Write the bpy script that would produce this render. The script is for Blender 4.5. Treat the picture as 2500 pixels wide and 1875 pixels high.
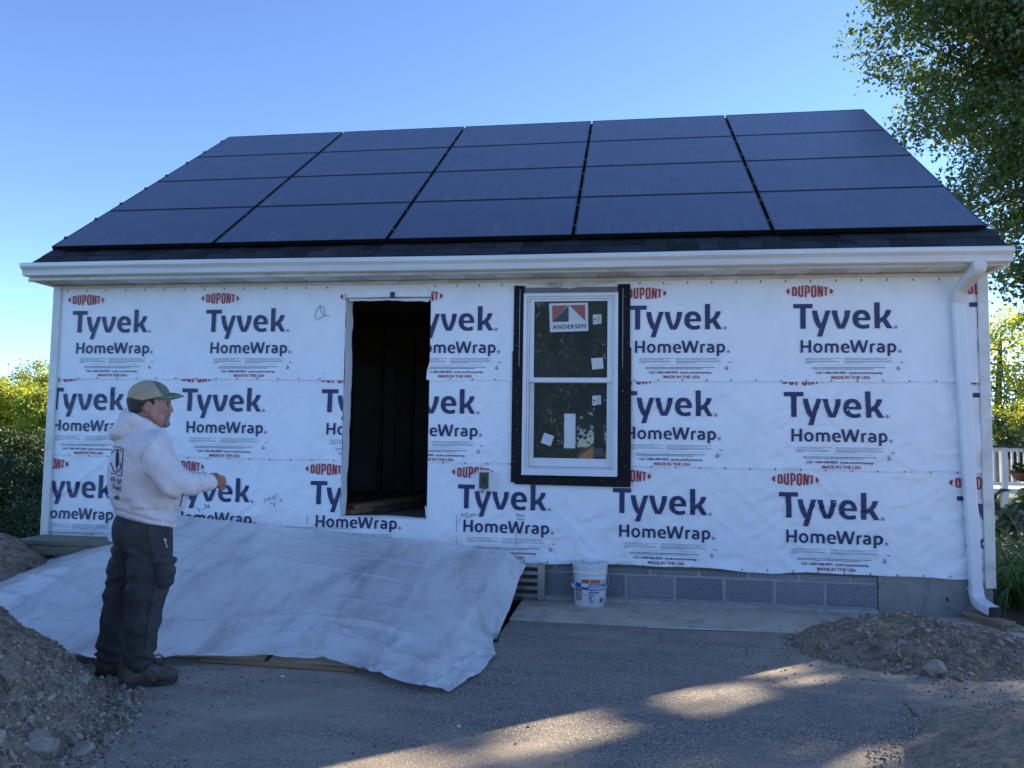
import bpy, bmesh, math, random
import numpy as np
from mathutils import Vector, Matrix
from mathutils.geometry import tessellate_polygon
from mathutils.bvhtree import BVHTree

scene = bpy.context.scene
for o in list(bpy.data.objects):
    bpy.data.objects.remove(o)
COL = scene.collection
PI = math.pi
R = math.radians

# ------------------------------------------------------------------ camera
CAM = np.array([5.55326, -6.91180, 1.38498])
FPX = 1929.57                      # focal length in pixels of the 2500 px wide photograph
YAW, PITCH, ROLL = R(8.3716), R(3.963), R(0.8493)
_f = np.array([-math.sin(YAW) * math.cos(PITCH), math.cos(YAW) * math.cos(PITCH), math.sin(PITCH)])
_r = np.array([math.cos(YAW), math.sin(YAW), 0.0])
_u = np.cross(_r, _f)
CR = math.cos(ROLL) * _r + math.sin(ROLL) * _u
CU = -math.sin(ROLL) * _r + math.cos(ROLL) * _u
CF = _f
cam_data = bpy.data.cameras.new("camera")
cam_data.sensor_width = 36.0
cam_data.lens = FPX / 2500 * 36
cam_data.clip_end = 2000
cam_data.clip_start = 0.05
cam = bpy.data.objects.new("camera", cam_data)
COL.objects.link(cam)
m = Matrix.Identity(4)
for i in range(3):
    m[i][0], m[i][1], m[i][2], m[i][3] = CR[i], CU[i], -CF[i], CAM[i]
cam.matrix_world = m
scene.camera = cam

# ------------------------------------------------------------------ sky, sun, exposure
SUN_AZ = R(41)        # from +X towards +Y: low, behind the house to the right
SUN_EL = R(23.5)
SUN = Vector((math.cos(SUN_EL) * math.cos(SUN_AZ), math.cos(SUN_EL) * math.sin(SUN_AZ), math.sin(SUN_EL)))
world = bpy.data.worlds.new("World")
scene.world = world
world.use_nodes = True
nt = world.node_tree
nt.nodes.clear()
wo = nt.nodes.new("ShaderNodeOutputWorld")
bg = nt.nodes.new("ShaderNodeBackground")
sky = nt.nodes.new("ShaderNodeTexSky")
sky.sky_type = 'NISHITA'
sky.sun_disc = False
sky.sun_elevation = SUN_EL
sky.sun_rotation = PI / 2 - SUN_AZ
sky.altitude = 200
sky.air_density = 0.3
sky.dust_density = 0.0
sky.ozone_density = 2.6
bg.inputs[1].default_value = 0.12
nt.links.new(sky.outputs[0], bg.inputs[0])
nt.links.new(bg.outputs[0], wo.inputs[0])
sun_data = bpy.data.lights.new("sun", 'SUN')
sun_data.energy = 3.5
sun_data.angle = R(0.53)
sun_data.color = (1.0, 0.86, 0.66)
sun = bpy.data.objects.new("sun", sun_data)
COL.objects.link(sun)
sun.rotation_euler = SUN.to_track_quat('Z', 'Y').to_euler()
scene.view_settings.view_transform = 'Standard'
scene.view_settings.look = 'None'
scene.view_settings.exposure = 2.42
scene.view_settings.gamma = 1.0
scene.render.engine = 'CYCLES'
scene.cycles.max_bounces = 8
scene.cycles.transparent_max_bounces = 12


# ------------------------------------------------------------------ pixel helpers (a pixel gives a direction, a surface gives the distance)
def ray(px, py):
    return CF + CR * (px - 1250) / FPX - CU * (py - 937.5) / FPX


def wy(px, py, Y=0.0):
    v = ray(px, py)
    return CAM + v * (Y - CAM[1]) / v[1]


def gz(px, py, Z=0.0):
    v = ray(px, py)
    return CAM + v * (Z - CAM[2]) / v[2]


# ------------------------------------------------------------------ numpy noise
_rs = np.random.RandomState(7)
_perm = _rs.permutation(512).astype(np.int64)
_perm = np.concatenate([_perm, _perm, _perm])
_val = _rs.rand(512) * 2 - 1


def vnoise(x, y, z=None):
    x = np.asarray(x, float)
    y = np.asarray(y, float)
    z = np.zeros_like(x) if z is None else np.asarray(z, float)
    xi, yi, zi = np.floor(x).astype(np.int64), np.floor(y).astype(np.int64), np.floor(z).astype(np.int64)
    xf, yf, zf = x - xi, y - yi, z - zi
    u, v, w = [t * t * t * (t * (t * 6 - 15) + 10) for t in (xf, yf, zf)]

    def h(a, b, c):
        return _val[_perm[_perm[_perm[(xi + a) & 511] + ((yi + b) & 511)] + ((zi + c) & 511)]]
    r = 0
    for a in (0, 1):
        for b in (0, 1):
            for c in (0, 1):
                r = r + h(a, b, c) * (u if a else 1 - u) * (v if b else 1 - v) * (w if c else 1 - w)
    return r


def fbm(x, y, z=None, o=4):
    x = np.asarray(x, float)
    y = np.asarray(y, float)
    z = np.zeros_like(x) if z is None else np.asarray(z, float)
    s, a, t = 0, 1.0, 0
    for i in range(o):
        k = 2.03 ** i
        s = s + a * vnoise(x * k + i * 17.3, y * k + i * 9.1, z * k + i * 5.7)
        t += a
        a *= 0.5
    return s / t


def sstep(a, b, x):
    t = np.clip((np.asarray(x, float) - a) / (b - a), 0, 1)
    return t * t * (3 - 2 * t)


# ------------------------------------------------------------------ materials
def mat_base(name):
    mt = bpy.data.materials.new(name)
    mt.use_nodes = True
    n = mt.node_tree
    n.nodes.clear()
    out = n.nodes.new("ShaderNodeOutputMaterial")
    return mt, n, out


def N(n, typ, **kw):
    nd = n.nodes.new(typ)
    for k, v in kw.items():
        if k.startswith('i_'):
            nd.inputs[k[2:].replace('_', ' ')].default_value = v
        else:
            setattr(nd, k, v)
    return nd


def rgba(c):
    return (c[0], c[1], c[2], 1.0)


def noise_mix(n, vec, c1, c2, scale, detail=4.0, lo=0.35, hi=0.65, rough=0.55):
    t = N(n, "ShaderNodeTexNoise")
    t.inputs['Scale'].default_value = scale
    t.inputs['Detail'].default_value = detail
    t.inputs['Roughness'].default_value = rough
    n.links.new(vec, t.inputs['Vector'])
    r = N(n, "ShaderNodeMapRange")
    r.inputs['From Min'].default_value = lo
    r.inputs['From Max'].default_value = hi
    n.links.new(t.outputs['Fac'], r.inputs['Value'])
    mx = N(n, "ShaderNodeMix", data_type='RGBA')
    n.links.new(r.outputs['Result'], mx.inputs[0])
    for c, i in ((c1, 6), (c2, 7)):
        if isinstance(c, tuple):
            mx.inputs[i].default_value = rgba(c)
        else:
            n.links.new(c, mx.inputs[i])
    return mx.outputs[2]


def pm(name, c1, c2=None, scale=8, rough=0.6, bump=0.0, bscale=60, bdist=0.01, metallic=0.0, spec=0.5, coat=0.0,
       detail=5.0, c3=None, scale3=40, rvar=0.0, stretch=None, world_co=False):
    """principled material, colour mottled by noise, optional noise relief"""
    mt, n, out = mat_base(name)
    b = N(n, "ShaderNodeBsdfPrincipled")
    n.links.new(b.outputs[0], out.inputs[0])
    if world_co:
        vec = N(n, "ShaderNodeNewGeometry").outputs['Position']
    else:
        vec = N(n, "ShaderNodeTexCoord").outputs['Object']
    if stretch:
        mp = N(n, "ShaderNodeMapping")
        mp.inputs['Scale'].default_value = stretch
        n.links.new(vec, mp.inputs['Vector'])
        vec = mp.outputs[0]
    if c2 is None:
        c2 = tuple(min(1, x * 1.15) for x in c1)
    col = noise_mix(n, vec, c1, c2, scale, detail)
    if c3 is not None:
        col = noise_mix(n, vec, col, c3, scale3, 3.0, 0.52, 0.75)
    n.links.new(col, b.inputs['Base Color'])
    b.inputs['Roughness'].default_value = rough
    b.inputs['Metallic'].default_value = metallic
    b.inputs['Specular IOR Level'].default_value = spec
    b.inputs['Coat Weight'].default_value = coat
    if rvar:
        t = N(n, "ShaderNodeTexNoise")
        t.inputs['Scale'].default_value = scale * 2
        t.inputs['Detail'].default_value = 4
        n.links.new(vec, t.inputs['Vector'])
        r = N(n, "ShaderNodeMapRange")
        r.inputs['To Min'].default_value = max(0.02, rough - rvar)
        r.inputs['To Max'].default_value = min(1, rough + rvar)
        n.links.new(t.outputs['Fac'], r.inputs['Value'])
        n.links.new(r.outputs[0], b.inputs['Roughness'])
    if bump:
        t = N(n, "ShaderNodeTexNoise")
        t.inputs['Scale'].default_value = bscale
        t.inputs['Detail'].default_value = 5
        n.links.new(vec, t.inputs['Vector'])
        bp = N(n, "ShaderNodeBump")
        bp.inputs['Strength'].default_value = bump
        bp.inputs['Distance'].default_value = bdist
        n.links.new(t.outputs['Fac'], bp.inputs['Height'])
        n.links.new(bp.outputs[0], b.inputs['Normal'])
    return mt


def leaf_mat(name, c1, c2, trans=0.45, gloss=0.06, c3=None):
    mt, n, out = mat_base(name)
    g = N(n, "ShaderNodeNewGeometry")
    ramp = N(n, "ShaderNodeMix", data_type='RGBA')
    ramp.inputs[6].default_value = rgba(c1)
    ramp.inputs[7].default_value = rgba(c2)
    n.links.new(g.outputs['Random Per Island'], ramp.inputs[0])
    col = ramp.outputs[2]
    d = N(n, "ShaderNodeBsdfDiffuse")
    t = N(n, "ShaderNodeBsdfTranslucent")
    hs = N(n, "ShaderNodeHueSaturation")
    hs.inputs['Hue'].default_value = 0.485
    hs.inputs['Saturation'].default_value = 1.1
    hs.inputs['Value'].default_value = 1.6
    n.links.new(col, hs.inputs['Color'])
    n.links.new(col, d.inputs['Color'])
    n.links.new(hs.outputs[0], t.inputs['Color'])
    m1 = N(n, "ShaderNodeMixShader")
    m1.inputs[0].default_value = trans
    n.links.new(d.outputs[0], m1.inputs[1])
    n.links.new(t.outputs[0], m1.inputs[2])
    gl = N(n, "ShaderNodeBsdfGlossy")
    gl.inputs['Roughness'].default_value = 0.42
    gl.inputs['Color'].default_value = (0.8, 0.8, 0.8, 1)
    m2 = N(n, "ShaderNodeMixShader")
    m2.inputs[0].default_value = gloss
    n.links.new(m1.outputs[0], m2.inputs[1])
    n.links.new(gl.outputs[0], m2.inputs[2])
    n.links.new(m2.outputs[0], out.inputs[0])
    return mt


# ------------------------------------------------------------------ objects
def props(o, label=None, cat=None, group=None, kind=None):
    if label:
        o["label"] = label
    if cat:
        o["category"] = cat
    if group:
        o["group"] = group
    if kind:
        o["kind"] = kind
    return o


def link(name, me, parent=None, mats=None):
    if mats is not None:
        for x in (mats if isinstance(mats, (list, tuple)) else [mats]):
            me.materials.append(x)
    o = bpy.data.objects.new(name, me)
    COL.objects.link(o)
    if parent is not None:
        o.parent = parent
    return o


def empty(name, loc, label, cat, group=None):
    o = bpy.data.objects.new(name, None)
    COL.objects.link(o)
    o.empty_display_size = 0.1
    o.location = loc
    return props(o, label, cat, group)


def mesh_np(name, V, F, mats=None, parent=None, smooth=False, mi=None, offset=None):
    """V (n,3); F list of lists or an int array (m,3|4)"""
    me = bpy.data.meshes.new(name)
    V = np.asarray(V, np.float32)
    if offset is not None:
        V = V - np.asarray(offset, np.float32)
    if isinstance(F, np.ndarray) and F.ndim == 2:
        k = F.shape[1]
        me.vertices.add(len(V))
        me.vertices.foreach_set("co", V.ravel())
        me.loops.add(F.size)
        me.loops.foreach_set("vertex_index", F.ravel().astype(np.int32))
        me.polygons.add(len(F))
        me.polygons.foreach_set("loop_start", (np.arange(len(F)) * k).astype(np.int32))
        me.polygons.foreach_set("loop_total", np.full(len(F), k, np.int32))
    else:
        me.from_pydata([tuple(map(float, v)) for v in V], [], [list(map(int, f)) for f in F])
    if mi is not None:
        me.polygons.foreach_set("material_index", np.asarray(mi, np.int32))
    if smooth:
        me.polygons.foreach_set("use_smooth", np.ones(len(me.polygons), bool))
    me.update(calc_edges=True)
    me.validate()
    return link(name, me, parent, mats)


class MB:
    """collects simple shapes into one mesh"""

    def __init__(self):
        self.V, self.F, self.M = [], [], []

    def add(self, V, F, mi=0):
        b = len(self.V)
        self.V += [tuple(v) for v in V]
        self.F += [[i + b for i in f] for f in F]
        self.M += [mi] * len(F)
        return self

    def box(self, x0, x1, y0, y1, z0, z1, c=0.0, mi=0, rot=None, piv=None):
        if c <= 0:
            V = [(x, y, z) for z in (z0, z1) for y in (y0, y1) for x in (x0, x1)]
            F = [(0, 2, 3, 1), (4, 5, 7, 6), (0, 1, 5, 4), (2, 6, 7, 3), (0, 4, 6, 2), (1, 3, 7, 5)]
        else:
            bm = bmesh.new()
            bmesh.ops.create_cube(bm, size=1.0)
            for v in bm.verts:
                v.co = ((x0 + x1) / 2 + v.co.x * (x1 - x0), (y0 + y1) / 2 + v.co.y * (y1 - y0), (z0 + z1) / 2 + v.co.z * (z1 - z0))
            bmesh.ops.bevel(bm, geom=bm.edges[:], offset=c, segments=1, affect='EDGES')
            bm.verts.index_update()
            V = [v.co[:] for v in bm.verts]
            F = [[v.index for v in f.verts] for f in bm.faces]
            bm.free()
        if rot is not None:
            p = Vector(piv if piv is not None else ((x0 + x1) / 2, (y0 + y1) / 2, (z0 + z1) / 2))
            V = [tuple(rot @ (Vector(v) - p) + p) for v in V]
        return self.add(V, F, mi)

    def tube(self, pts, rad, seg=10, mi=0, cap=True, square=None):
        pts = [Vector(p) for p in pts]
        n = len(pts)
        rads = rad if isinstance(rad, (list, tuple)) else [rad] * n
        V, F = [], []
        ref = None
        for i, p in enumerate(pts):
            t = (pts[min(i + 1, n - 1)] - pts[max(i - 1, 0)]).normalized()
            if ref is None:
                ref = Vector((0, 0, 1)) if abs(t.z) < 0.9 else Vector((1, 0, 0))
            a = (ref - t * ref.dot(t)).normalized()
            b = t.cross(a)
            ref = a
            for k in range(seg):
                an = 2 * PI * k / seg
                V.append(p + (a * math.cos(an) + b * math.sin(an)) * rads[i])
        for i in range(n - 1):
            for k in range(seg):
                k2 = (k + 1) % seg
                F.append((i * seg + k, i * seg + k2, (i + 1) * seg + k2, (i + 1) * seg + k))
        if cap:
            F.append(tuple(range(seg))[::-1])
            F.append(tuple((n - 1) * seg + k for k in range(seg)))
        return self.add(V, F, mi)

    def profile(self, prof, path, mi=0, closed=False, cap=True):
        """sweep a closed 2-D profile given per path point as list of 3-D rings"""
        n = len(path[0])
        V = [p for ring in path for p in ring]
        F = []
        for i in range(len(path) - 1):
            for k in range(n):
                k2 = (k + 1) % n
                F.append((i * n + k, i * n + k2, (i + 1) * n + k2, (i + 1) * n + k))
        if cap:
            F.append(tuple(range(n))[::-1])
            F.append(tuple((len(path) - 1) * n + k for k in range(n)))
        return self.add(V, F, mi)

    def lathe(self, prof, cx, cy, seg=32, mi=0):
        V, F = [], []
        for r, z in prof:
            for k in range(seg):
                a = 2 * PI * k / seg
                V.append((cx + r * math.cos(a), cy + r * math.sin(a), z))
        for i in range(len(prof) - 1):
            for k in range(seg):
                k2 = (k + 1) % seg
                F.append((i * seg + k, i * seg + k2, (i + 1) * seg + k2, (i + 1) * seg + k))
        return self.add(V, F, mi)

    def prism(self, poly, axis, d0, d1, mi=0):
        """extrude a 2-D polygon: axis 'y' -> poly is (x,z); 'x' -> (y,z); 'z' -> (x,y)"""
        def put(p, d):
            return {'y': (p[0], d, p[1]), 'x': (d, p[0], p[1]), 'z': (p[0], p[1], d)}[axis]
        n = len(poly)
        V = [put(p, d0) for p in poly] + [put(p, d1) for p in poly]
        F = [tuple(range(n)), tuple(range(2 * n - 1, n - 1, -1))]
        F += [(i, n + i, n + (i + 1) % n, (i + 1) % n) for i in range(n)]
        return self.add(V, F, mi)

    def build(self, name, mats, parent=None, smooth=False, loc=None, fix=True):
        me = bpy.data.meshes.new(name)
        V = self.V if loc is None else [(v[0] - loc[0], v[1] - loc[1], v[2] - loc[2]) for v in self.V]
        me.from_pydata([tuple(map(float, v)) for v in V], [], self.F)
        me.polygons.foreach_set("material_index", self.M)
        if fix:
            bm = bmesh.new()
            bm.from_mesh(me)
            bmesh.ops.recalc_face_normals(bm, faces=bm.faces[:])
            bm.to_mesh(me)
            bm.free()
        if smooth:
            me.polygons.foreach_set("use_smooth", [True] * len(me.polygons))
        me.update()
        o = link(name, me, parent, mats)
        if loc is not None:
            o.location = loc
        return o


def smooth_by_angle(o, ang=35):
    me = o.data
    me.polygons.foreach_set("use_smooth", [True] * len(me.polygons))
    bm = bmesh.new()
    bm.from_mesh(me)
    for e in bm.edges:
        if len(e.link_faces) == 2 and e.calc_face_angle(0) > R(ang):
            e.smooth = False
    bm.to_mesh(me)
    bm.free()
    return o


def copy_tree(o, parent=None):
    c = o.copy()
    COL.objects.link(c)
    if parent is not None:
        c.parent = parent
    for ch in list(o.children):
        copy_tree(ch, c)
    return c


def text_mesh(body, height, bold=0.0, spacing=1.0):
    """built-in font -> (verts (n,2), tris), cap height scaled to `height`, left/baseline at the origin"""
    cu = bpy.data.curves.new("t", 'FONT')
    cu.body = body
    cu.size = 1.0
    cu.resolution_u = 3
    cu.offset = bold
    cu.space_character = spacing
    ob = bpy.data.objects.new("t", cu)
    COL.objects.link(ob)
    dg = bpy.context.evaluated_depsgraph_get()
    dg.update()
    me = bpy.data.meshes.new_from_object(ob.evaluated_get(dg))
    V = np.array([v.co[:2] for v in me.vertices])
    F = []
    for p in me.polygons:
        vs = list(p.vertices)
        for i in range(1, len(vs) - 1):
            F.append((vs[0], vs[i], vs[i + 1]))
    bpy.data.objects.remove(ob)
    bpy.data.curves.remove(cu)
    bpy.data.meshes.remove(me)
    s = height / 0.70
    V = V * s
    V[:, 0] -= V[:, 0].min()
    return V, F

# ------------------------------------------------------------------ materials
def mat_asphalt():
    mt, n, out = mat_base("asphalt")
    b = N(n, "ShaderNodeBsdfPrincipled")
    n.links.new(b.outputs[0], out.inputs[0])
    pos = N(n, "ShaderNodeNewGeometry").outputs['Position']
    vo = N(n, "ShaderNodeTexVoronoi")
    vo.inputs['Scale'].default_value = 165
    vo.inputs['Randomness'].default_value = 1.0
    n.links.new(pos, vo.inputs['Vector'])
    sp = N(n, "ShaderNodeSeparateColor")
    n.links.new(vo.outputs['Color'], sp.inputs[0])
    cr = N(n, "ShaderNodeValToRGB")
    e = cr.color_ramp.elements
    e[0].position, e[0].color = 0.0, (0.085, 0.074, 0.062, 1)
    e[1].position, e[1].color = 1.0, (0.50, 0.45, 0.385, 1)
    k = e.new(0.5); k.color = (0.185, 0.158, 0.128, 1)
    k = e.new(0.85); k.color = (0.32, 0.278, 0.23, 1)
    n.links.new(sp.outputs[0], cr.inputs[0])
    col = noise_mix(n, pos, cr.outputs[0], (0.23, 0.20, 0.165), 2.2, 5, 0.4, 1.0)
    # settled dust and brown soil
    dust = N(n, "ShaderNodeTexNoise")
    dust.inputs['Scale'].default_value = 1.5
    dust.inputs['Detail'].default_value = 8
    dust.inputs['Roughness'].default_value = 0.68
    mp = N(n, "ShaderNodeMapping")
    mp.inputs['Rotation'].default_value = (0, 0, R(24))
    mp.inputs['Scale'].default_value = (0.55, 1.9, 1)
    n.links.new(pos, mp.inputs[0])
    n.links.new(mp.outputs[0], dust.inputs['Vector'])
    mr = N(n, "ShaderNodeMapRange")
    mr.inputs['From Min'].default_value = 0.46
    mr.inputs['From Max'].default_value = 0.70
    n.links.new(dust.outputs['Fac'], mr.inputs['Value'])
    last = mr.outputs[0]
    # more of it round the soil heaps
    for (cx, cy, r0, r1, amt) in ((7.35, -1.15, 0.65, 1.35, 0.95), (1.6, -3.9, 1.9, 3.1, 0.85), (3.6, -2.75, 0.2, 1.3, 0.55), (6.3, -1.75, 0.1, 0.75, 0.6)):
        d = N(n, "ShaderNodeVectorMath", operation='DISTANCE')
        d.inputs[1].default_value = (cx, cy, 0)
        n.links.new(pos, d.inputs[0])
        m2 = N(n, "ShaderNodeMapRange", interpolation_type='SMOOTHSTEP')
        m2.inputs['From Min'].default_value = r1
        m2.inputs['From Max'].default_value = r0
        m2.inputs['To Max'].default_value = amt
        n.links.new(d.outputs['Value'], m2.inputs['Value'])
        nz = N(n, "ShaderNodeTexNoise")
        nz.inputs['Scale'].default_value = 5
        nz.inputs['Detail'].default_value = 6
        n.links.new(mp.outputs[0], nz.inputs['Vector'])
        m3 = N(n, "ShaderNodeMath", operation='MULTIPLY')
        n.links.new(m2.outputs[0], m3.inputs[0])
        n.links.new(nz.outputs['Fac'], m3.inputs[1])
        ad = N(n, "ShaderNodeMath", operation='ADD', use_clamp=True)
        n.links.new(last, ad.inputs[0])
        n.links.new(m3.outputs[0], ad.inputs[1])
        last = ad.outputs[0]
    sc = N(n, "ShaderNodeMath", operation='MULTIPLY')
    sc.inputs[1].default_value = 0.72
    n.links.new(last, sc.inputs[0])
    dcol = noise_mix(n, pos, (0.44, 0.37, 0.29), (0.33, 0.265, 0.195), 3.0, 5)
    mx = N(n, "ShaderNodeMix", data_type='RGBA')
    n.links.new(sc.outputs[0], mx.inputs[0])
    n.links.new(col, mx.inputs[6])
    n.links.new(dcol, mx.inputs[7])
    n.links.new(mx.outputs[2], b.inputs['Base Color'])
    b.inputs['Roughness'].default_value = 0.82
    b.inputs['Specular IOR Level'].default_value = 0.35
    hm = N(n, "ShaderNodeMath", operation='ADD')
    n.links.new(vo.outputs['Distance'], hm.inputs[0])
    n.links.new(sp.outputs[1], hm.inputs[1])
    bp = N(n, "ShaderNodeBump")
    bp.inputs['Strength'].default_value = 0.45
    bp.inputs['Distance'].default_value = 0.004
    n.links.new(hm.outputs[0], bp.inputs['Height'])
    n.links.new(bp.outputs[0], b.inputs['Normal'])
    return mt


def mat_wrap(name, c=(0.83, 0.845, 0.85), rough=0.5, fine=True):
    mt, n, out = mat_base(name)
    b = N(n, "ShaderNodeBsdfPrincipled")
    n.links.new(b.outputs[0], out.inputs[0])
    pos = N(n, "ShaderNodeNewGeometry").outputs['Position']
    c2 = tuple(x * 0.9 for x in c)
    col = noise_mix(n, pos, c, c2, 3.0, 7, 0.42, 0.8, 0.65)
    n.links.new(col, b.inputs['Base Color'])
    b.inputs['Roughness'].default_value = rough
    b.inputs['Specular IOR Level'].default_value = 0.4
    t = N(n, "ShaderNodeTexNoise")
    t.inputs['Scale'].default_value = 16
    t.inputs['Detail'].default_value = 6
    t.inputs['Roughness'].default_value = 0.6
    t.inputs['Distortion'].default_value = 0.6
    n.links.new(pos, t.inputs['Vector'])
    bp = N(n, "ShaderNodeBump")
    bp.inputs['Strength'].default_value = 0.4
    bp.inputs['Distance'].default_value = 0.012
    n.links.new(t.outputs['Fac'], bp.inputs['Height'])
    n.links.new(bp.outputs[0], b.inputs['Normal'])
    return mt


def mat_solar():
    mt, n, out = mat_base("solar_glass")
    b = N(n, "ShaderNodeBsdfPrincipled")
    n.links.new(b.outputs[0], out.inputs[0])
    co = N(n, "ShaderNodeTexCoord").outputs['Object']
    sx = N(n, "ShaderNodeSeparateXYZ")
    n.links.new(co, sx.inputs[0])
    # shingled cells: fine lines along the long side
    ml = N(n, "ShaderNodeMath", operation='MULTIPLY')
    ml.inputs[1].default_value = 36.0
    n.links.new(sx.outputs['Y'], ml.inputs[0])
    fr = N(n, "ShaderNodeMath", operation='FRACT')
    n.links.new(ml.outputs[0], fr.inputs[0])
    lt = N(n, "ShaderNodeMath", operation='LESS_THAN')
    lt.inputs[1].default_value = 0.12
    n.links.new(fr.outputs[0], lt.inputs[0])
    base = noise_mix(n, co, (0.018, 0.026, 0.072), (0.026, 0.036, 0.088), 3, 6)
    mx = N(n, "ShaderNodeMix", data_type='RGBA')
    n.links.new(lt.outputs[0], mx.inputs[0])
    n.links.new(base, mx.inputs[6])
    mx.inputs[7].default_value = (0.055, 0.070, 0.125, 1)
    # dust that rain has pushed to the lower edge
    dn = N(n, "ShaderNodeTexNoise")
    mp = N(n, "ShaderNodeMapping")
    mp.inputs['Scale'].default_value = (16, 1.4, 1)
    oi = N(n, "ShaderNodeObjectInfo")
    ad = N(n, "ShaderNodeVectorMath", operation='ADD')
    cx = N(n, "ShaderNodeCombineXYZ")
    m7 = N(n, "ShaderNodeMath", operation='MULTIPLY')
    m7.inputs[1].default_value = 37.0
    n.links.new(oi.outputs['Random'], m7.inputs[0])
    n.links.new(m7.outputs[0], cx.inputs[2])
    n.links.new(co, ad.inputs[0])
    n.links.new(cx.outputs[0], ad.inputs[1])
    n.links.new(ad.outputs[0], mp.inputs[0])
    n.links.new(mp.outputs[0], dn.inputs['Vector'])
    dn.inputs['Scale'].default_value = 1.6
    dn.inputs['Detail'].default_value = 5
    dn.inputs['Roughness'].default_value = 0.62
    g = N(n, "ShaderNodeMapRange")
    g.inputs['From Min'].default_value = 0.55
    g.inputs['From Max'].default_value = -0.03
    n.links.new(sx.outputs['Y'], g.inputs['Value'])
    r = N(n, "ShaderNodeMapRange")
    r.inputs['From Min'].default_value = 0.5
    r.inputs['From Max'].default_value = 0.75
    r.inputs['To Max'].default_value = 0.75
    n.links.new(dn.outputs['Fac'], r.inputs['Value'])
    mm = N(n, "ShaderNodeMath", operation='MULTIPLY')
    n.links.new(g.outputs[0], mm.inputs[0])
    n.links.new(r.outputs[0], mm.inputs[1])
    m8 = N(n, "ShaderNodeMix", data_type='RGBA')
    n.links.new(mm.outputs[0], m8.inputs[0])
    n.links.new(mx.outputs[2], m8.inputs[6])
    m8.inputs[7].default_value = (0.16, 0.17, 0.19, 1)
    n.links.new(m8.outputs[2], b.inputs['Base Color'])
    rr = N(n, "ShaderNodeMapRange")
    rr.inputs['To Min'].default_value = 0.16
    rr.inputs['To Max'].default_value = 0.34
    n.links.new(dn.outputs['Fac'], rr.inputs['Value'])
    n.links.new(rr.outputs[0], b.inputs['Roughness'])
    b.inputs['IOR'].default_value = 1.75
    return mt


def mat_glass():
    mt, n, out = mat_base("window_glass")
    fr = N(n, "ShaderNodeFresnel")
    fr.inputs['IOR'].default_value = 1.5
    tr = N(n, "ShaderNodeBsdfTransparent")
    tr.inputs[0].default_value = (0.62, 0.68, 0.66, 1)
    gl = N(n, "ShaderNodeBsdfGlossy")
    gl.inputs['Roughness'].default_value = 0.015
    m1 = N(n, "ShaderNodeMixShader")
    n.links.new(fr.outputs[0], m1.inputs[0])
    n.links.new(tr.outputs[0], m1.inputs[1])
    n.links.new(gl.outputs[0], m1.inputs[2])
    # a film of site dust on the panes
    du = N(n, "ShaderNodeBsdfDiffuse")
    pos = N(n, "ShaderNodeNewGeometry").outputs['Position']
    n.links.new(noise_mix(n, pos, (0.30, 0.32, 0.27), (0.42, 0.44, 0.40), 5, 5), du.inputs[0])
    m2 = N(n, "ShaderNodeMixShader")
    m2.inputs[0].default_value = 0.10
    n.links.new(m1.outputs[0], m2.inputs[1])
    n.links.new(du.outputs[0], m2.inputs[2])
    n.links.new(m2.outputs[0], out.inputs[0])
    return mt


def mat_sheet():
    """dusty translucent polythene"""
    mt, n, out = mat_base("plastic_sheet")
    pos = N(n, "ShaderNodeNewGeometry").outputs['Position']
    col = noise_mix(n, pos, (0.90, 0.89, 0.88), (0.78, 0.74, 0.68), 2.2, 8, 0.42, 0.75, 0.65)
    mp = N(n, "ShaderNodeMapping")
    mp.inputs['Rotation'].default_value = (0, 0, R(-12))
    mp.inputs['Scale'].default_value = (2.6, 0.55, 1)
    n.links.new(pos, mp.inputs[0])
    col = noise_mix(n, mp.outputs[0], col, (0.50, 0.48, 0.47), 1.6, 9, 0.50, 0.72, 0.7)
    mp2 = N(n, "ShaderNodeMapping")
    mp2.inputs['Rotation'].default_value = (0, 0, R(20))
    mp2.inputs['Scale'].default_value = (0.7, 3.4, 1)
    n.links.new(pos, mp2.inputs[0])
    col = noise_mix(n, mp2.outputs[0], col, (0.42, 0.36, 0.28), 4, 9, 0.60, 0.80, 0.75)
    d = N(n, "ShaderNodeBsdfPrincipled")
    n.links.new(col, d.inputs['Base Color'])
    d.inputs['Roughness'].default_value = 0.24
    d.inputs['Specular IOR Level'].default_value = 0.5
    t = N(n, "ShaderNodeBsdfTranslucent")
    n.links.new(col, t.inputs['Color'])
    m0 = N(n, "ShaderNodeMixShader")
    m0.inputs[0].default_value = 0.10
    n.links.new(d.outputs[0], m0.inputs[1])
    n.links.new(t.outputs[0], m0.inputs[2])
    tr = N(n, "ShaderNodeBsdfTransparent")
    tr.inputs[0].default_value = (0.95, 0.96, 1, 1)
    m1 = N(n, "ShaderNodeMixShader")
    m1.inputs[0].default_value = 0.17
    n.links.new(m0.outputs[0], m1.inputs[1])
    n.links.new(tr.outputs[0], m1.inputs[2])
    n.links.new(m1.outputs[0], out.inputs[0])
    tn = N(n, "ShaderNodeTexNoise")
    tn.inputs['Scale'].default_value = 7
    tn.inputs['Detail'].default_value = 7
    tn.inputs['Distortion'].default_value = 0.8
    n.links.new(pos, tn.inputs['Vector'])
    bp = N(n, "ShaderNodeBump")
    bp.inputs['Strength'].default_value = 0.22
    bp.inputs['Distance'].default_value = 0.012
    n.links.new(tn.outputs['Fac'], bp.inputs['Height'])
    n.links.new(bp.outputs[0], d.inputs['Normal'])
    return mt


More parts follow.
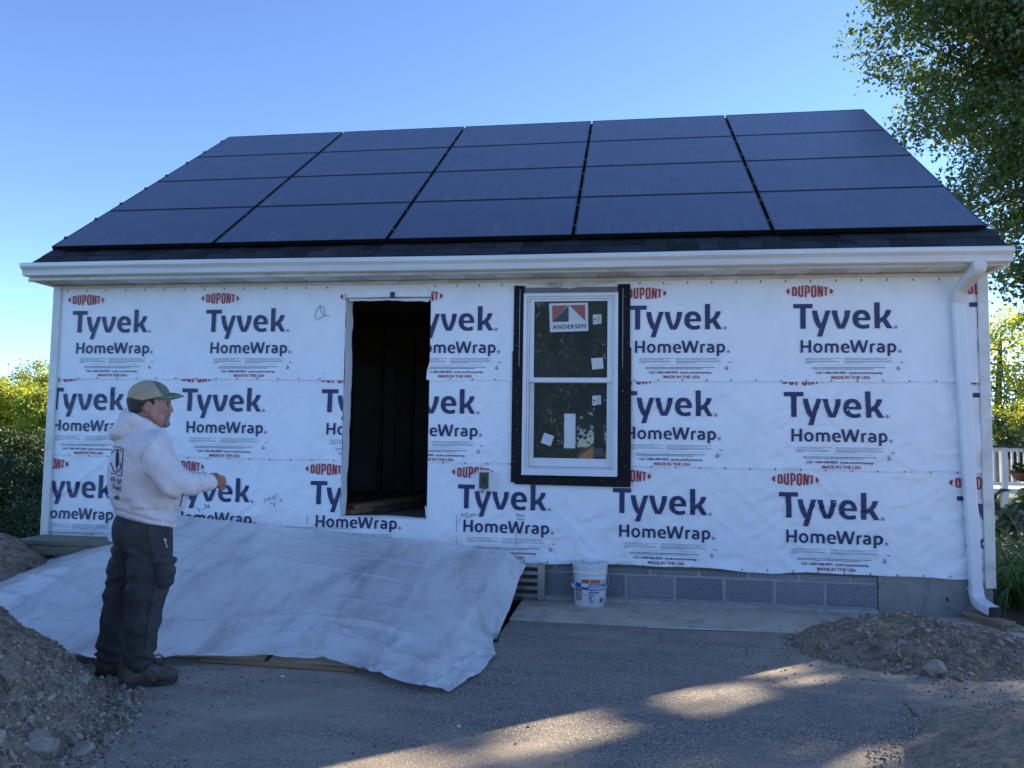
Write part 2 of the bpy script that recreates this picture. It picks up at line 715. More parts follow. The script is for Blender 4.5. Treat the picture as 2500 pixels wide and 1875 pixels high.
def mat_vent():
    mt, n, out = mat_base("perforated_vinyl")
    b = N(n, "ShaderNodeBsdfPrincipled")
    n.links.new(b.outputs[0], out.inputs[0])
    pos = N(n, "ShaderNodeNewGeometry").outputs['Position']
    vo = N(n, "ShaderNodeTexVoronoi")
    vo.inputs['Scale'].default_value = 62
    vo.inputs['Randomness'].default_value = 0.0
    n.links.new(pos, vo.inputs['Vector'])
    lt = N(n, "ShaderNodeMath", operation='LESS_THAN')
    lt.inputs[1].default_value = 0.34
    n.links.new(vo.outputs['Distance'], lt.inputs[0])
    mx = N(n, "ShaderNodeMix", data_type='RGBA')
    n.links.new(lt.outputs[0], mx.inputs[0])
    mx.inputs[6].default_value = (0.70, 0.69, 0.65, 1)
    mx.inputs[7].default_value = (0.05, 0.05, 0.05, 1)
    n.links.new(mx.outputs[2], b.inputs['Base Color'])
    b.inputs['Roughness'].default_value = 0.5
    return mt


def mat_random(name, c1, c2, rough=0.85, bump=0.4, bscale=120, island=False):
    """colour differs from copy to copy (Object Info random)"""
    mt, n, out = mat_base(name)
    b = N(n, "ShaderNodeBsdfPrincipled")
    n.links.new(b.outputs[0], out.inputs[0])
    oi = N(n, "ShaderNodeObjectInfo")
    pos = N(n, "ShaderNodeNewGeometry").outputs['Position']
    mx = N(n, "ShaderNodeMix", data_type='RGBA')
    gi = N(n, "ShaderNodeNewGeometry")
    n.links.new(gi.outputs['Random Per Island'] if island else oi.outputs['Random'], mx.inputs[0])
    mx.inputs[6].default_value = rgba(c1)
    mx.inputs[7].default_value = rgba(c2)
    dk = N(n, "ShaderNodeMix", data_type='RGBA', blend_type='MULTIPLY')
    dk.inputs[0].default_value = 1.0
    n.links.new(mx.outputs[2], dk.inputs[6])
    col = noise_mix(n, pos, (0.68, 0.68, 0.68), (1.25, 1.25, 1.25), bscale * 0.4, 6, 0.3, 0.7)
    n.links.new(col, dk.inputs[7])
    n.links.new(dk.outputs[2], b.inputs['Base Color'])
    b.inputs['Roughness'].default_value = rough
    b.inputs['Specular IOR Level'].default_value = 0.3
    t = N(n, "ShaderNodeTexNoise")
    t.inputs['Scale'].default_value = bscale
    t.inputs['Detail'].default_value = 5
    n.links.new(pos, t.inputs['Vector'])
    bp = N(n, "ShaderNodeBump")
    bp.inputs['Strength'].default_value = bump
    bp.inputs['Distance'].default_value = 0.008
    n.links.new(t.outputs['Fac'], bp.inputs['Height'])
    n.links.new(bp.outputs[0], b.inputs['Normal'])
    return mt


MT = dict(
    asphalt=mat_asphalt(),
    wrap=mat_wrap("house_wrap"),
    navy=pm("print_navy", (0.018, 0.026, 0.085), (0.026, 0.036, 0.11), 9, 0.5, world_co=True),
    red=pm("print_red", (0.33, 0.022, 0.03), (0.42, 0.035, 0.04), 9, 0.5, world_co=True),
    grey_print=pm("print_grey", (0.36, 0.38, 0.42), (0.46, 0.48, 0.52), 30, 0.55, world_co=True),
    faint=pm("print_faint", (0.64, 0.655, 0.665), (0.68, 0.695, 0.705), 30, 0.5, world_co=True),
    pencil=pm("pencil", (0.16, 0.17, 0.19), (0.3, 0.31, 0.33), 60, 0.6, world_co=True),
    solar=mat_solar(),
    solar_frame=pm("black_anodised", (0.008, 0.008, 0.010), (0.014, 0.014, 0.017), 20, 0.35, metallic=0.6),
    clamp=pm("clamp_metal", (0.05, 0.05, 0.055), (0.09, 0.09, 0.1), 40, 0.4, metallic=0.8),
    glass=mat_glass(),
    white_vinyl=pm("white_vinyl", (0.72, 0.73, 0.73), (0.66, 0.67, 0.68), 5, 0.38, rvar=0.08),
    trim=pm("cream_trim", (0.70, 0.69, 0.64), (0.60, 0.585, 0.53), 4, 0.42, rvar=0.1, world_co=True, c3=(0.5, 0.48, 0.42), scale3=7),
    gutter=pm("gutter_enamel", (0.70, 0.70, 0.67), (0.60, 0.60, 0.57), 3, 0.32, rvar=0.1, stretch=(0.4, 4, 4), c3=(0.58, 0.575, 0.54), scale3=9),
    vent=mat_vent(),
    soffit=pm("soffit_vinyl", (0.70, 0.70, 0.68), (0.62, 0.62, 0.60), 6, 0.5),
    shingle=mat_random("shingle_granules", (0.012, 0.014, 0.019), (0.042, 0.046, 0.055), 0.92, 0.6, 260),
    roof_base=pm("roof_granules", (0.014, 0.016, 0.02), (0.03, 0.032, 0.038), 60, 0.95, bump=0.4, bscale=200),
    block=mat_random("concrete_block", (0.20, 0.205, 0.22), (0.28, 0.285, 0.295), 0.9, 0.7, 190),
    mortar=pm("mortar", (0.42, 0.40, 0.36), (0.32, 0.305, 0.275), 18, 0.95, bump=0.5, bscale=150, world_co=True),
    parge=pm("poured_concrete", (0.27, 0.265, 0.24), (0.21, 0.205, 0.185), 4, 0.9, bump=0.25, bscale=60, c3=(0.16, 0.155, 0.14), scale3=9, world_co=True),
    slab=pm("slab_concrete", (0.42, 0.36, 0.285), (0.52, 0.455, 0.365), 3.5, 0.92, bump=0.3, bscale=170, c3=(0.28, 0.24, 0.19), scale3=6, detail=8, world_co=True),
    soil=pm("soil", (0.185, 0.135, 0.09), (0.34, 0.265, 0.19), 9, 0.98, bump=1.0, bscale=55, bdist=0.03, c3=(0.09, 0.063, 0.043), scale3=14, detail=9, world_co=True),
    soil_dark=pm("damp_soil", (0.045, 0.033, 0.024), (0.09, 0.067, 0.048), 7, 0.98, bump=0.9, bscale=45, bdist=0.03, detail=8, world_co=True),
    sand=pm("sandy_soil", (0.24, 0.185, 0.135), (0.36, 0.29, 0.215), 16, 0.98, bump=0.9, bscale=75, bdist=0.02, c3=(0.13, 0.1, 0.078), scale3=30, detail=9, world_co=True),
    stone=mat_random("shale_stone", (0.18, 0.145, 0.108), (0.38, 0.325, 0.26), 0.9, 0.5, 70),
    chips=mat_random("stone_chips", (0.14, 0.104, 0.073), (0.42, 0.355, 0.275), 0.9, 0.5, 70, island=True),
    sand_chips=mat_random("sand_chips", (0.17, 0.125, 0.085), (0.52, 0.44, 0.34), 0.95, 0.4, 90, island=True),
    white_stone=mat_random("white_stone", (0.5, 0.49, 0.46), (0.62, 0.61, 0.58), 0.8, 0.3, 70),
    plywood=pm("plywood", (0.60, 0.44, 0.30), (0.42, 0.29, 0.19), 2.2, 0.7, stretch=(1, 7, 7), c3=(0.27, 0.165, 0.1), scale3=5, detail=7),
    lumber=pm("lumber", (0.40, 0.25, 0.13), (0.28, 0.165, 0.085), 2.5, 0.7, stretch=(1.0, 9, 9), bump=0.15, bscale=40),
    lumber_wet=pm("treated_lumber", (0.30, 0.22, 0.13), (0.20, 0.14, 0.08), 3, 0.75, stretch=(1.0, 9, 9), bump=0.2, bscale=40),
    red_paint=pm("red_end_paint", (0.26, 0.03, 0.03), (0.2, 0.025, 0.025), 20, 0.6),
    bench=pm("weathered_wood", (0.22, 0.2, 0.13), (0.13, 0.13, 0.09), 3, 0.85, stretch=(1.2, 8, 8), bump=0.3, bscale=40, c3=(0.08, 0.1, 0.07), scale3=8),
    sheet=mat_sheet(),
    alu=pm("aluminium", (0.48, 0.48, 0.47), (0.36, 0.36, 0.36), 8, 0.38, metallic=0.85, rvar=0.12, stretch=(1, 6, 6)),
    pail=pm("white_plastic", (0.70, 0.71, 0.70), (0.60, 0.60, 0.58), 6, 0.4, c3=(0.5, 0.48, 0.44), scale3=12),
    pail_in=pm("dried_compound", (0.42, 0.4, 0.36), (0.52, 0.5, 0.46), 10, 0.85, bump=0.3, bscale=40),
    orange=pm("label_orange", (0.52, 0.11, 0.035), (0.46, 0.10, 0.035), 14, 0.5),
    blue=pm("label_blue", (0.025, 0.075, 0.33), (0.03, 0.09, 0.38), 14, 0.5),
    purple=pm("label_purple", (0.10, 0.02, 0.13), (0.13, 0.025, 0.12), 14, 0.5),
    black=pm("black_rubber", (0.012, 0.012, 0.014), (0.02, 0.02, 0.022), 20, 0.6),
    tape=pm("flashing_tape", (0.004, 0.0045, 0.007), (0.008, 0.0085, 0.012), 6, 0.6, bump=0.2, bscale=14, spec=.22),
    flange=pm("grey_flange", (0.13, 0.135, 0.13), (0.17, 0.172, 0.165), 9, 0.5),
    sticker_red=pm("sticker_red", (0.34, 0.10, 0.085), (0.30, 0.085, 0.075), 9, 0.5),
    label=pm("paper_label", (0.62, 0.63, 0.61), (0.55, 0.56, 0.54), 9, 0.6),
    sticker_dark=pm("sticker_dark", (0.035, 0.045, 0.045), (0.05, 0.06, 0.06), 9, 0.5),
    staple=pm("staple", (0.6, 0.6, 0.6), (0.5, 0.5, 0.5), 9, 0.35, metallic=0.9),
    olive=pm("olive_cover", (0.045, 0.05, 0.03), (0.06, 0.065, 0.04), 12, 0.35),
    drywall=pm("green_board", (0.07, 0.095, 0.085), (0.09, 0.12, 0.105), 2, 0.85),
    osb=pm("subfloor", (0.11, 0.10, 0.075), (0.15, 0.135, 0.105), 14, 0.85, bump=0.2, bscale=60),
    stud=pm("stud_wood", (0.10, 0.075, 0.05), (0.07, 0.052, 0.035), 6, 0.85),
    grass=pm("lawn", (0.09, 0.13, 0.03), (0.16, 0.20, 0.06), 0.8, 0.95, bump=0.8, bscale=60, bdist=0.05, c3=(0.03, 0.055, 0.012), scale3=6, world_co=True),
    mulch=pm("mulch", (0.04, 0.03, 0.022), (0.075, 0.055, 0.038), 24, 0.98, bump=1.0, bscale=60, bdist=0.03, world_co=True),
    bark=pm("bark", (0.05, 0.042, 0.034), (0.095, 0.082, 0.068), 10, 0.95, bump=0.8, bscale=30, stretch=(3, 3, 0.7)),
    deck_white=pm("deck_paint", (0.68, 0.68, 0.66), (0.6, 0.6, 0.58), 5, 0.5),
    deck_dark=pm("dark_rail", (0.035, 0.028, 0.024), (0.05, 0.04, 0.034), 8, 0.55),
)

# ------------------------------------------------------------------ ground, driveway, apron, pit
PX0, PX1, PY0 = 1.5, 4.655, -1.50
xs = [-700, -120, -40, PX0, PX1, 40, 120, 700]
ys = [-700, -120, -60, -14, PY0, 0.0, 40, 120, 700]


def ground_z(y):
    return -0.014 - 5.0 * float(sstep(-16, -60, y))


V = [(x, y, ground_z(y)) for y in ys for x in xs]
F = []
for j in range(len(ys) - 1):
    for i in range(len(xs) - 1):
        if xs[i] == PX0 and ys[j] == PY0:
            continue
        a = j * len(xs) + i
        F.append((a, a + 1, a + 1 + len(xs), a + len(xs)))
props(mesh_np("ground", V, F, MT['grass']), kind="structure")

# asphalt: one sheet with a ragged edge round the pit and along the apron
AX = np.concatenate([np.linspace(0.3, 3.9, 10), np.linspace(4.0, 9.4, 110), np.linspace(9.8, 16, 8)])
AY = [-15, -9, -6, -5, -4, -3, -2.4, -2.0, -1.75, PY0]
bm = bmesh.new()
g = [[bm.verts.new((x, y + (0.02 * float(fbm(x * 7, 3.1)) if y == PY0 and x < 4.66 else 0), 0.0)) for x in AX] for y in AY]
for j in range(len(AY) - 1):
    for i in range(len(AX) - 1):
        bm.faces.new((g[j][i], g[j][i + 1], g[j + 1][i + 1], g[j + 1][i]))
i0 = int(np.searchsorted(AX, 4.66))
rows = [g[-1]]
for yy in (-1.25, -1.0, -0.835):
    rows.append([None] * len(AX))
    for i in range(i0, len(AX)):
        x = AX[i] + (0.025 * float(fbm(yy * 9, 1.7)) + (-0.03 if yy > -1.3 else 0) if i == i0 else 0)
        y = yy + (0.006 * float(fbm(AX[i] * 9, 8.0)) if yy == -0.835 else 0)
        rows[-1][i] = bm.verts.new((x, y, 0.0))
for j in range(len(rows) - 1):
    for i in range(i0, len(AX) - 1):
        bm.faces.new((rows[j][i], rows[j][i + 1], rows[j + 1][i + 1], rows[j + 1][i]))
me = bpy.data.meshes.new("driveway")
bm.to_mesh(me)
bm.free()
driveway = props(link("driveway", me, None, MT['asphalt']), kind="structure")

# crack that wanders from the right-hand heap towards the camera
cpts = [gz(*p) for p in ((2203, 1714), (2222, 1733), (2235, 1751), (2262, 1772), (2283, 1790), (2306, 1812), (2330, 1824))]
rng = random.Random(3)
mb = MB()
for i in range(len(cpts) - 1):
    for k in range(4):
        a = cpts[i] + (cpts[i + 1] - cpts[i]) * k / 4
        b = cpts[i] + (cpts[i + 1] - cpts[i]) * (k + 1) / 4
        d = (b - a)[:2] / np.linalg.norm((b - a)[:2])
        nrm = np.array([-d[1], d[0]]) * rng.uniform(0.003, 0.007)
        j = np.array([rng.uniform(-.006, .006), rng.uniform(-.006, .006)])
        mb.add([(a[0] - nrm[0] + j[0], a[1] - nrm[1] + j[1], 0.003), (a[0] + nrm[0] + j[0], a[1] + nrm[1] + j[1], 0.003),
                (b[0] + nrm[0], b[1] + nrm[1], 0.003), (b[0] - nrm[0], b[1] - nrm[1], 0.003)], [(0, 1, 2, 3)])
mb.build("crack", MT['black'], driveway)

mb = MB()
mb.box(PX1 + 0.005, 9.0, -0.815, -0.001, -0.10, 0.010, 0.006)
apron = props(mb.build("concrete_apron", MT['slab']), kind="structure")
mb = MB()
mb.add([gz(1948, 1545, 0.006), gz(1580, 1533, 0.006), gz(1580, 1531, 0.006), gz(1948, 1542, 0.006)], [(0, 1, 2, 3)])
mb.build("joint_strip", MT['label'], driveway)

mb = MB()
d = -0.62
mb.add([(PX0, PY0, d), (PX1, PY0, d), (PX1, 0.0, d), (PX0, 0.0, d), (PX0, PY0, -0.014), (PX1, PY0, -0.014), (PX1, 0.0, -0.014), (PX0, 0.0, -0.014)],
       [(0, 1, 2, 3), (0, 4, 5, 1), (1, 5, 6, 2), (2, 6, 7, 3), (3, 7, 4, 0)])
props(mb.build("pit", MT['soil_dark'], fix=False), kind="structure")
# planting bed on the right
mb = MB()
P = [(8.62, -0.55), (9.2, -0.8), (10.2, -0.75), (16, -0.6), (20, 10), (8.55, 10), (8.55, -0.3)]
mb.add([(x, y, 0.012) for x, y in P], [tuple(range(len(P)))])
props(mb.build("planting_bed", MT['mulch']), kind="structure")

# ------------------------------------------------------------------ the house
HX0, HX1, HD = 0.022, 8.46, 6.55
DOOR = (2.985, 3.788, 0.665, 2.655)
WIN = (4.64, 5.466, 1.081, 2.667)
SLOPE = R(35.806)
TS, CS, SS = math.tan(SLOPE), math.cos(SLOPE), math.sin(SLOPE)
RY, RZ = -0.335, 2.905               # shingle edge at the eave
RIDGE_Y = 3.31
house = empty("house", (HX0, 0, 0),
              "small gabled house clad in white printed house wrap with solar panels on its dark roof", "house")


def H(o):
    """parent a part built in world coordinates to the house"""
    o.parent = house
    o.matrix_parent_inverse = house.matrix_basis.inverted()
    return o


def under(o, parent):
    o.parent = parent
    return o


ZT = 2.812
mb = MB()
T = 0.14
xs = [HX0 + .01, DOOR[0], DOOR[1], WIN[0] + 0.03, WIN[1] - 0.03, HX1 - .01]
zs = [0.30, DOOR[2], WIN[2] + 0.03, DOOR[3], WIN[3] - 0.03, ZT]
mb.box(xs[0], xs[1], 0.0, T, 0.30, ZT)
mb.box(xs[1], xs[2], 0.0, T, 0.30, DOOR[2] - 0.004)
mb.box(xs[1], xs[2], 0.0, T, DOOR[3], ZT)
mb.box(xs[2], xs[3], 0.0, T, 0.30, ZT)
mb.box(xs[3], xs[4], 0.0, T, 0.30, WIN[2] + 0.03)
mb.box(xs[3], xs[4], 0.0, T, WIN[3] - 0.03, ZT)
mb.box(xs[4], xs[5], 0.0, T, 0.30, ZT)
H(mb.build("front_wall", MT['osb']))
for nm, x0, x1 in (("gable_wall", HX0 + 0.012, HX0 + 0.14), ("gable_wall", HX1 - 0.14, HX1 - 0.012)):
    mb = MB()
    zr = RZ - 0.16
    mb.prism([(T + .002, 0.0), (HD, 0.0), (HD, zr + (0.3) * TS), (RIDGE_Y, zr + (RIDGE_Y - RY) * TS - .05), (T + .002, zr + (T - RY) * TS - .02)], 'x', x0, x1)
    H(mb.build(nm, MT['wrap']))
mb = MB()
mb.box(HX0 + .14, HX1 - .14, HD - .14, HD, 0, 3.2)
H(mb.build("back_wall", MT['wrap']))
mb = MB()
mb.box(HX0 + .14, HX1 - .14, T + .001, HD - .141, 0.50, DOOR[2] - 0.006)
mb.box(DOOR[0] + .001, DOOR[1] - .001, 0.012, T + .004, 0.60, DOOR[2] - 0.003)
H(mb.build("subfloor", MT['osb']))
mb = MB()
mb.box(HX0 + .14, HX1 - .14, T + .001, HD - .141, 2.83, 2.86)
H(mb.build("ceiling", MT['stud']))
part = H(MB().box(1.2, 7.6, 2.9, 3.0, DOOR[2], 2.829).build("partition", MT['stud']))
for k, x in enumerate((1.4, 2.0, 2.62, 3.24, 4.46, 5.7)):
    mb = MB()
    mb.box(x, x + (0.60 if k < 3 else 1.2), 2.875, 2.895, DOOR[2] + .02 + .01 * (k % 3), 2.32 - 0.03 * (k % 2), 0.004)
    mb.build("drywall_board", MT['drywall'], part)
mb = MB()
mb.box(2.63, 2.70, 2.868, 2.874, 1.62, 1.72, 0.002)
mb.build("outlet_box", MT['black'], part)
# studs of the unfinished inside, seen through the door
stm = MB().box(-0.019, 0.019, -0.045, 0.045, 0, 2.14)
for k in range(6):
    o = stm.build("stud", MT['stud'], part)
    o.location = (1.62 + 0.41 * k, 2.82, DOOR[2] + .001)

# --- house wrap: three courses, wrinkled, cut out round door and window
def wrinkle(x, z):
    x = np.asarray(x, float)
    z = np.asarray(z, float)
    low = sstep(2.3, 0.9, z)
    right = sstep(3.6, 6.6, x)
    amp = 0.0016 + 0.0036 * low + 0.0125 * right * sstep(2.15, 1.5, z)
    # diagonal pull folds
    u = x * math.cos(0.42) + z * math.sin(0.42)
    v = -x * math.sin(0.42) + z * math.cos(0.42)
    wx = fbm(x * 1.3, z * 1.3, None, 3) * 1.3
    r1 = 1 - np.abs(fbm(u * 1.5 + wx, v * 6.0 + wx, None, 3)) * 3.0
    u2 = x * math.cos(-0.75) + z * math.sin(-0.75)
    v2 = -x * math.sin(-0.75) + z * math.cos(-0.75)
    r2 = 1 - np.abs(fbm(u2 * 1.9 + 9 + wx, v2 * 6.5 + 4, None, 3)) * 3.0
    s = np.clip(r1, 0, 1) ** 3 * 1.5 + np.clip(r2, 0, 1) ** 3 * 1.1 + 0.5 * (fbm(x * 5, z * 5 + 3, None, 3) + 1)
    # folds fanning out under the window corner and sagging seams
    near = sstep(4.42, 4.54, x) * sstep(5.70, 5.58, x) * sstep(.86, .98, z) + sstep(2.86, 2.98, x) * sstep(3.90, 3.80, x) * sstep(.5, .6, z)
    return np.clip(amp * s * 1.25, 0, 0.024) * (1 - .8 * np.clip(near, 0, 1))


def spaced(a, b, step, must=()):
    pts = sorted([a, b] + [m for m in must if a < m < b])
    out = []
    for p, q in zip(pts[:-1], pts[1:]):
        n = max(1, int(math.ceil((q - p) / step)))
        out += list(np.linspace(p, q, n, endpoint=False))
    return np.array(out + [pts[-1]])


WX0, WX1 = 0.10, 8.40
HOLES = [DOOR, (WIN[0] + .02, WIN[1] - .02, WIN[2] + .02, WIN[3] - .02)]


def sheet_d(off, z0, wav, X, Z):
    e = sstep(z0 + 0.06, z0, Z)
    return off + wrinkle(X, Z) + e * wav * 0.25 * (1 + fbm(X * 3.3, Z * 0 + z0 * 3, None, 2))


SPEC = [(0.003, 0.312, 0.03), (0.010, 1.168, 0.012), (0.017, 1.897, 0.010)]


def wrap_sheet(z0, z1, off, wav):
    xs = spaced(WX0, WX1, 0.021, [h for H_ in HOLES for h in H_[:2]])
    zs = spaced(z0, z1, 0.021, [h for H_ in HOLES for h in H_[2:]])
    X, Z = np.meshgrid(xs, zs)
    # the lower edge hangs a little loose and wavy
    e = sstep(z0 + 0.06, z0, Z)
    Zm = Z + e * wav * (fbm(X * 2.1, Z * 0 + z0 * 7, None, 3))
    D = sheet_d(off, z0, wav, X, Z)
    Vv = np.stack([X, -D, Zm], -1).reshape(-1, 3)
    nx = len(xs)
    F = []
    for j in range(len(zs) - 1):
        zc = (zs[j] + zs[j + 1]) / 2
        for i in range(nx - 1):
            xc = (xs[i] + xs[i + 1]) / 2
            if any(h[0] < xc < h[1] and h[2] < zc < h[3] for h in HOLES):
                continue
            a = j * nx + i
            F.append((a, a + 1, a + 1 + nx, a + nx))
    return H(mesh_np("house_wrap", Vv, np.array(F), MT['wrap'], None, True))


COURSE = [wrap_sheet(z0, zt, off, wav) for (off, z0, wav), zt in zip(SPEC, (1.33, 2.06, 2.788))]

# --- printed lettering, drawn as outlines in the pixels of one enlarged print and laid onto the wall plane
def zpx(x, y):
    return wy(1900 + x / 6.9125, 680 + y / 6.9125)


A0 = zpx(245, 443)


def zp(x, y):
    p = zpx(x, y) - A0
    return (p[0], p[2])


def ell(cx, cy, rx, ry, n=28):
    return [(cx + rx * math.cos(2 * PI * k / n), cy + ry * math.sin(2 * PI * k / n)) for k in range(n)]


E_OUT = [(1540, 717), (1335, 717), (1345, 755), (1375, 785), (1420, 795), (1470, 790), (1513, 775), (1530, 838), (1480, 855), (1420, 860), (1350, 850),
         (1290, 815), (1252, 760), (1240, 695), (1252, 625), (1285, 573), (1335, 545), (1395, 538), (1455, 548), (1505, 585), (1535, 635), (1543, 680)]
E_IN = [(1333, 672), (1342, 640), (1365, 612), (1395, 603), (1430, 612), (1452, 640), (1458, 672)]


def remap(pts):
    return [(1044 + (x - 1240) * 151 / 303, 1103 + (y - 538) * 163 / 322) for x, y in pts]


NAVY = [
    [[(245, 443), (568, 440), (568, 513), (453, 514), (455, 857), (366, 858), (361, 515), (245, 515)]],
    [[(560, 552), (647, 552), (655, 600), (672, 665), (690, 725), (712, 778), (745, 690), (770, 612), (788, 550), (873, 550), (850, 620), (805, 755), (765, 880),
      (733, 990), (645, 990), (690, 855), (668, 855), (630, 800), (595, 720), (573, 640)]],
    [[(890, 550), (980, 549), (988, 610), (1005, 680), (1030, 750), (1049, 795), (1080, 725), (1102, 650), (1113, 549), (1203, 548), (1195, 620), (1175, 695),
      (1145, 775), (1103, 857), (1000, 857), (955, 770), (920, 680), (900, 610)]],
    [E_OUT, E_IN],
    [[(1605, 415), (1697, 412), (1700, 682), (1745, 655), (1780, 610), (1805, 540), (1893, 540), (1880, 590), (1850, 645), (1810, 685), (1860, 765), (1917, 850),
      (1823, 851), (1785, 795), (1745, 733), (1702, 757), (1702, 851), (1615, 852)]],
    [ell(1970, 830, 30, 29), ell(1970, 830, 24, 23)],
    [[(1960, 817), (1974, 817), (1981, 824), (1976, 832), (1983, 843), (1976, 843), (1970, 833), (1966, 833), (1966, 843), (1960, 843)]],
    [[(366, 1052), (410, 1052), (410, 1140), (500, 1140), (500, 1051), (547, 1051), (547, 1260), (500, 1260), (500, 1177), (410, 1178), (410, 1262), (368, 1262)]],
    [ell(660, 1183, 79, 82), ell(660, 1183, 37, 47)],
    [[(775, 1118), (815, 1104), (860, 1103), (890, 1115), (930, 1103), (970, 1105), (1000, 1128), (1012, 1165), (1012, 1260), (968, 1260), (968, 1165), (958, 1145),
      (940, 1140), (912, 1145), (915, 1165), (915, 1260), (872, 1260), (872, 1165), (862, 1145), (845, 1140), (817, 1145), (817, 1260), (775, 1260)]],
    [remap(E_OUT), remap(E_IN)],
    [[(1198, 1049), (1243, 1049), (1262, 1125), (1278, 1195), (1332, 1049), (1373, 1049), (1424, 1195), (1445, 1120), (1462, 1049), (1506, 1049), (1480, 1150),
      (1447, 1260), (1395, 1260), (1350, 1125), (1303, 1260), (1253, 1260), (1220, 1150)]],
    [[(1533, 1118), (1580, 1104), (1622, 1103), (1614, 1140), (1590, 1140), (1577, 1146), (1577, 1260), (1533, 1260)]],
    [[(1662, 1108), (1710, 1100), (1755, 1110), (1780, 1140), (1785, 1180), (1785, 1248), (1740, 1260), (1700, 1262), (1662, 1248), (1645, 1213), (1658, 1178),
      (1695, 1163), (1742, 1163), (1738, 1145), (1715, 1138), (1668, 1145)], [(1742, 1198), (1708, 1197), (1690, 1212), (1698, 1228), (1720, 1232), (1742, 1228)]],
    [[(1827, 1115), (1870, 1102), (1920, 1102), (1960, 1125), (1982, 1175), (1970, 1225), (1930, 1258), (1873, 1255), (1873, 1315), (1830, 1315)],
     [(1873, 1142), (1905, 1138), (1930, 1152), (1938, 1180), (1930, 1210), (1905, 1224), (1873, 1220)]],
    [ell(2037, 1236, 29, 28), ell(2037, 1236, 23, 22)],
    [[(2027, 1223), (2041, 1223), (2048, 1230), (2043, 1238), (2050, 1249), (2043, 1249), (2037, 1239), (2033, 1239), (2033, 1249), (2027, 1249)]],
    [[(2009, 1478), (2046, 1541), (1973, 1541)], [(2009, 1496), (1987, 1532), (2032, 1532)]],
    [[(1990, 1549), (2028, 1549), (2028, 1556), (1990, 1556)]],
]
REDS = [
    [[(225, 160), (270, 150), (300, 165), (310, 195), (310, 280), (298, 305), (270, 312), (225, 302)], [(255, 183), (272, 182), (278, 195), (278, 275), (270, 285), (255, 283)]],
    [[(330, 142), (360, 137), (360, 285), (372, 298), (384, 285), (384, 134), (415, 130), (415, 290), (400, 320), (372, 328), (345, 320), (330, 290)]],
    [[(440, 130), (490, 127), (515, 140), (525, 170), (525, 225), (512, 255), (470, 265), (470, 330), (440, 330)], [(470, 155), (485, 157), (495, 170), (495, 225), (485, 235), (470, 236)]],
    [[(545, 165), (555, 140), (590, 124), (625, 138), (635, 165), (635, 290), (622, 322), (590, 333), (557, 322), (545, 290)], [(577, 165), (590, 152), (603, 165), (603, 290), (590, 303), (577, 290)]],
    [[(655, 132), (690, 136), (715, 235), (715, 142), (745, 146), (745, 312), (712, 318), (685, 220), (685, 323), (655, 325)]],
    [[(762, 148), (828, 162), (828, 185), (808, 182), (808, 300), (778, 304), (778, 178), (762, 176)]],
    [[(125, 230), (140, 200), (180, 180), (180, 282), (145, 262)]],
    [[(862, 180), (900, 198), (917, 228), (905, 255), (862, 278)]],
]


def tess(contours, fn):
    cs = [[Vector((*fn(*p), 0)) for p in c] for c in contours]
    tris = tessellate_polygon(cs)
    return [(v.x, v.y) for c in cs for v in c], tris


def bar(x0, x1, y0, y1):
    return [[(x0, y0), (x1, y0), (x1, y1), (x0, y1)]]


PV, PF, PM = [], [], []


def padd(V, F, m):
    b = len(PV)
    PV.extend(V)
    PF.extend([tuple(i + b for i in f) for f in F])
    PM.extend([m] * len(F))


def flush(name):
    """what was collected becomes one source mesh, refined so that the print follows the folds of the sheet"""
    bm = bmesh.new()
    bv = [bm.verts.new((x, 0, y)) for x, y in PV]
    for f, mi in zip(PF, PM):
        try:
            fc = bm.faces.new([bv[i] for i in f])
            fc.material_index = mi
        except ValueError:
            pass
    for it in range(5):
        es = [e for e in bm.edges if e.calc_length() > 0.026]
        if not es:
            break
        bmesh.ops.subdivide_edges(bm, edges=es, cuts=1)
        bmesh.ops.triangulate(bm, faces=[f for f in bm.faces if len(f.verts) > 3])
    me = bpy.data.meshes.new(name)
    bm.to_mesh(me)
    bm.free()
    PV.clear(), PF.clear(), PM.clear()
    return me


SRC = []
for c in REDS:
    padd(*tess(c, zp), 1)
SRC.append(("printed_emblem", flush("p1")))
for c in NAVY[:7]:
    padd(*tess(c, zp), 0)
SRC.append(("printed_headline", flush("p2")))
for c in NAVY[7:17]:
    padd(*tess(c, zp), 0)
SRC.append(("printed_subtitle", flush("p3")))
prng = random.Random(5)


def wordline(x0, x1, y, h, m, lo=18, hi=60, gap=6):
    x = x0
    while x < x1:
        w = min(prng.uniform(lo, hi), x1 - x)
        padd(*tess(bar(x, x + w, y - h / 2, y + h / 2), zp), m)
        x += w + gap


for x0, xa in ((447, (1050, 885, 1000, 1035, 560)), (1100, (1900, 1830, 1890, 1905, 1465))):
    for y, x1 in zip((1355, 1373, 1401, 1417, 1433), xa):
        wordline(x0, x1, y, 9, 2, 60, 160, 4)
wordline(640, 1735, 1469, 5, 2, 60, 160, 4)
wordline(560, 1795, 1513, 10, 0, 14, 44, 7)
wordline(560, 1585, 1537, 9, 0, 14, 44, 7)


def ptext(s, x0, x1, ybase, hp, m, bold=0.0):
    V, F = text_mesh(s, 1.0, bold)
    a, b = zp(x0, ybase), zp(x1, ybase)
    V = V * [(b[0] - a[0]) / V[:, 0].max(), abs(zp(x0, ybase - hp)[1] - a[1])]
    padd([(a[0] + v[0], a[1] + v[1]) for v in V], F, m)


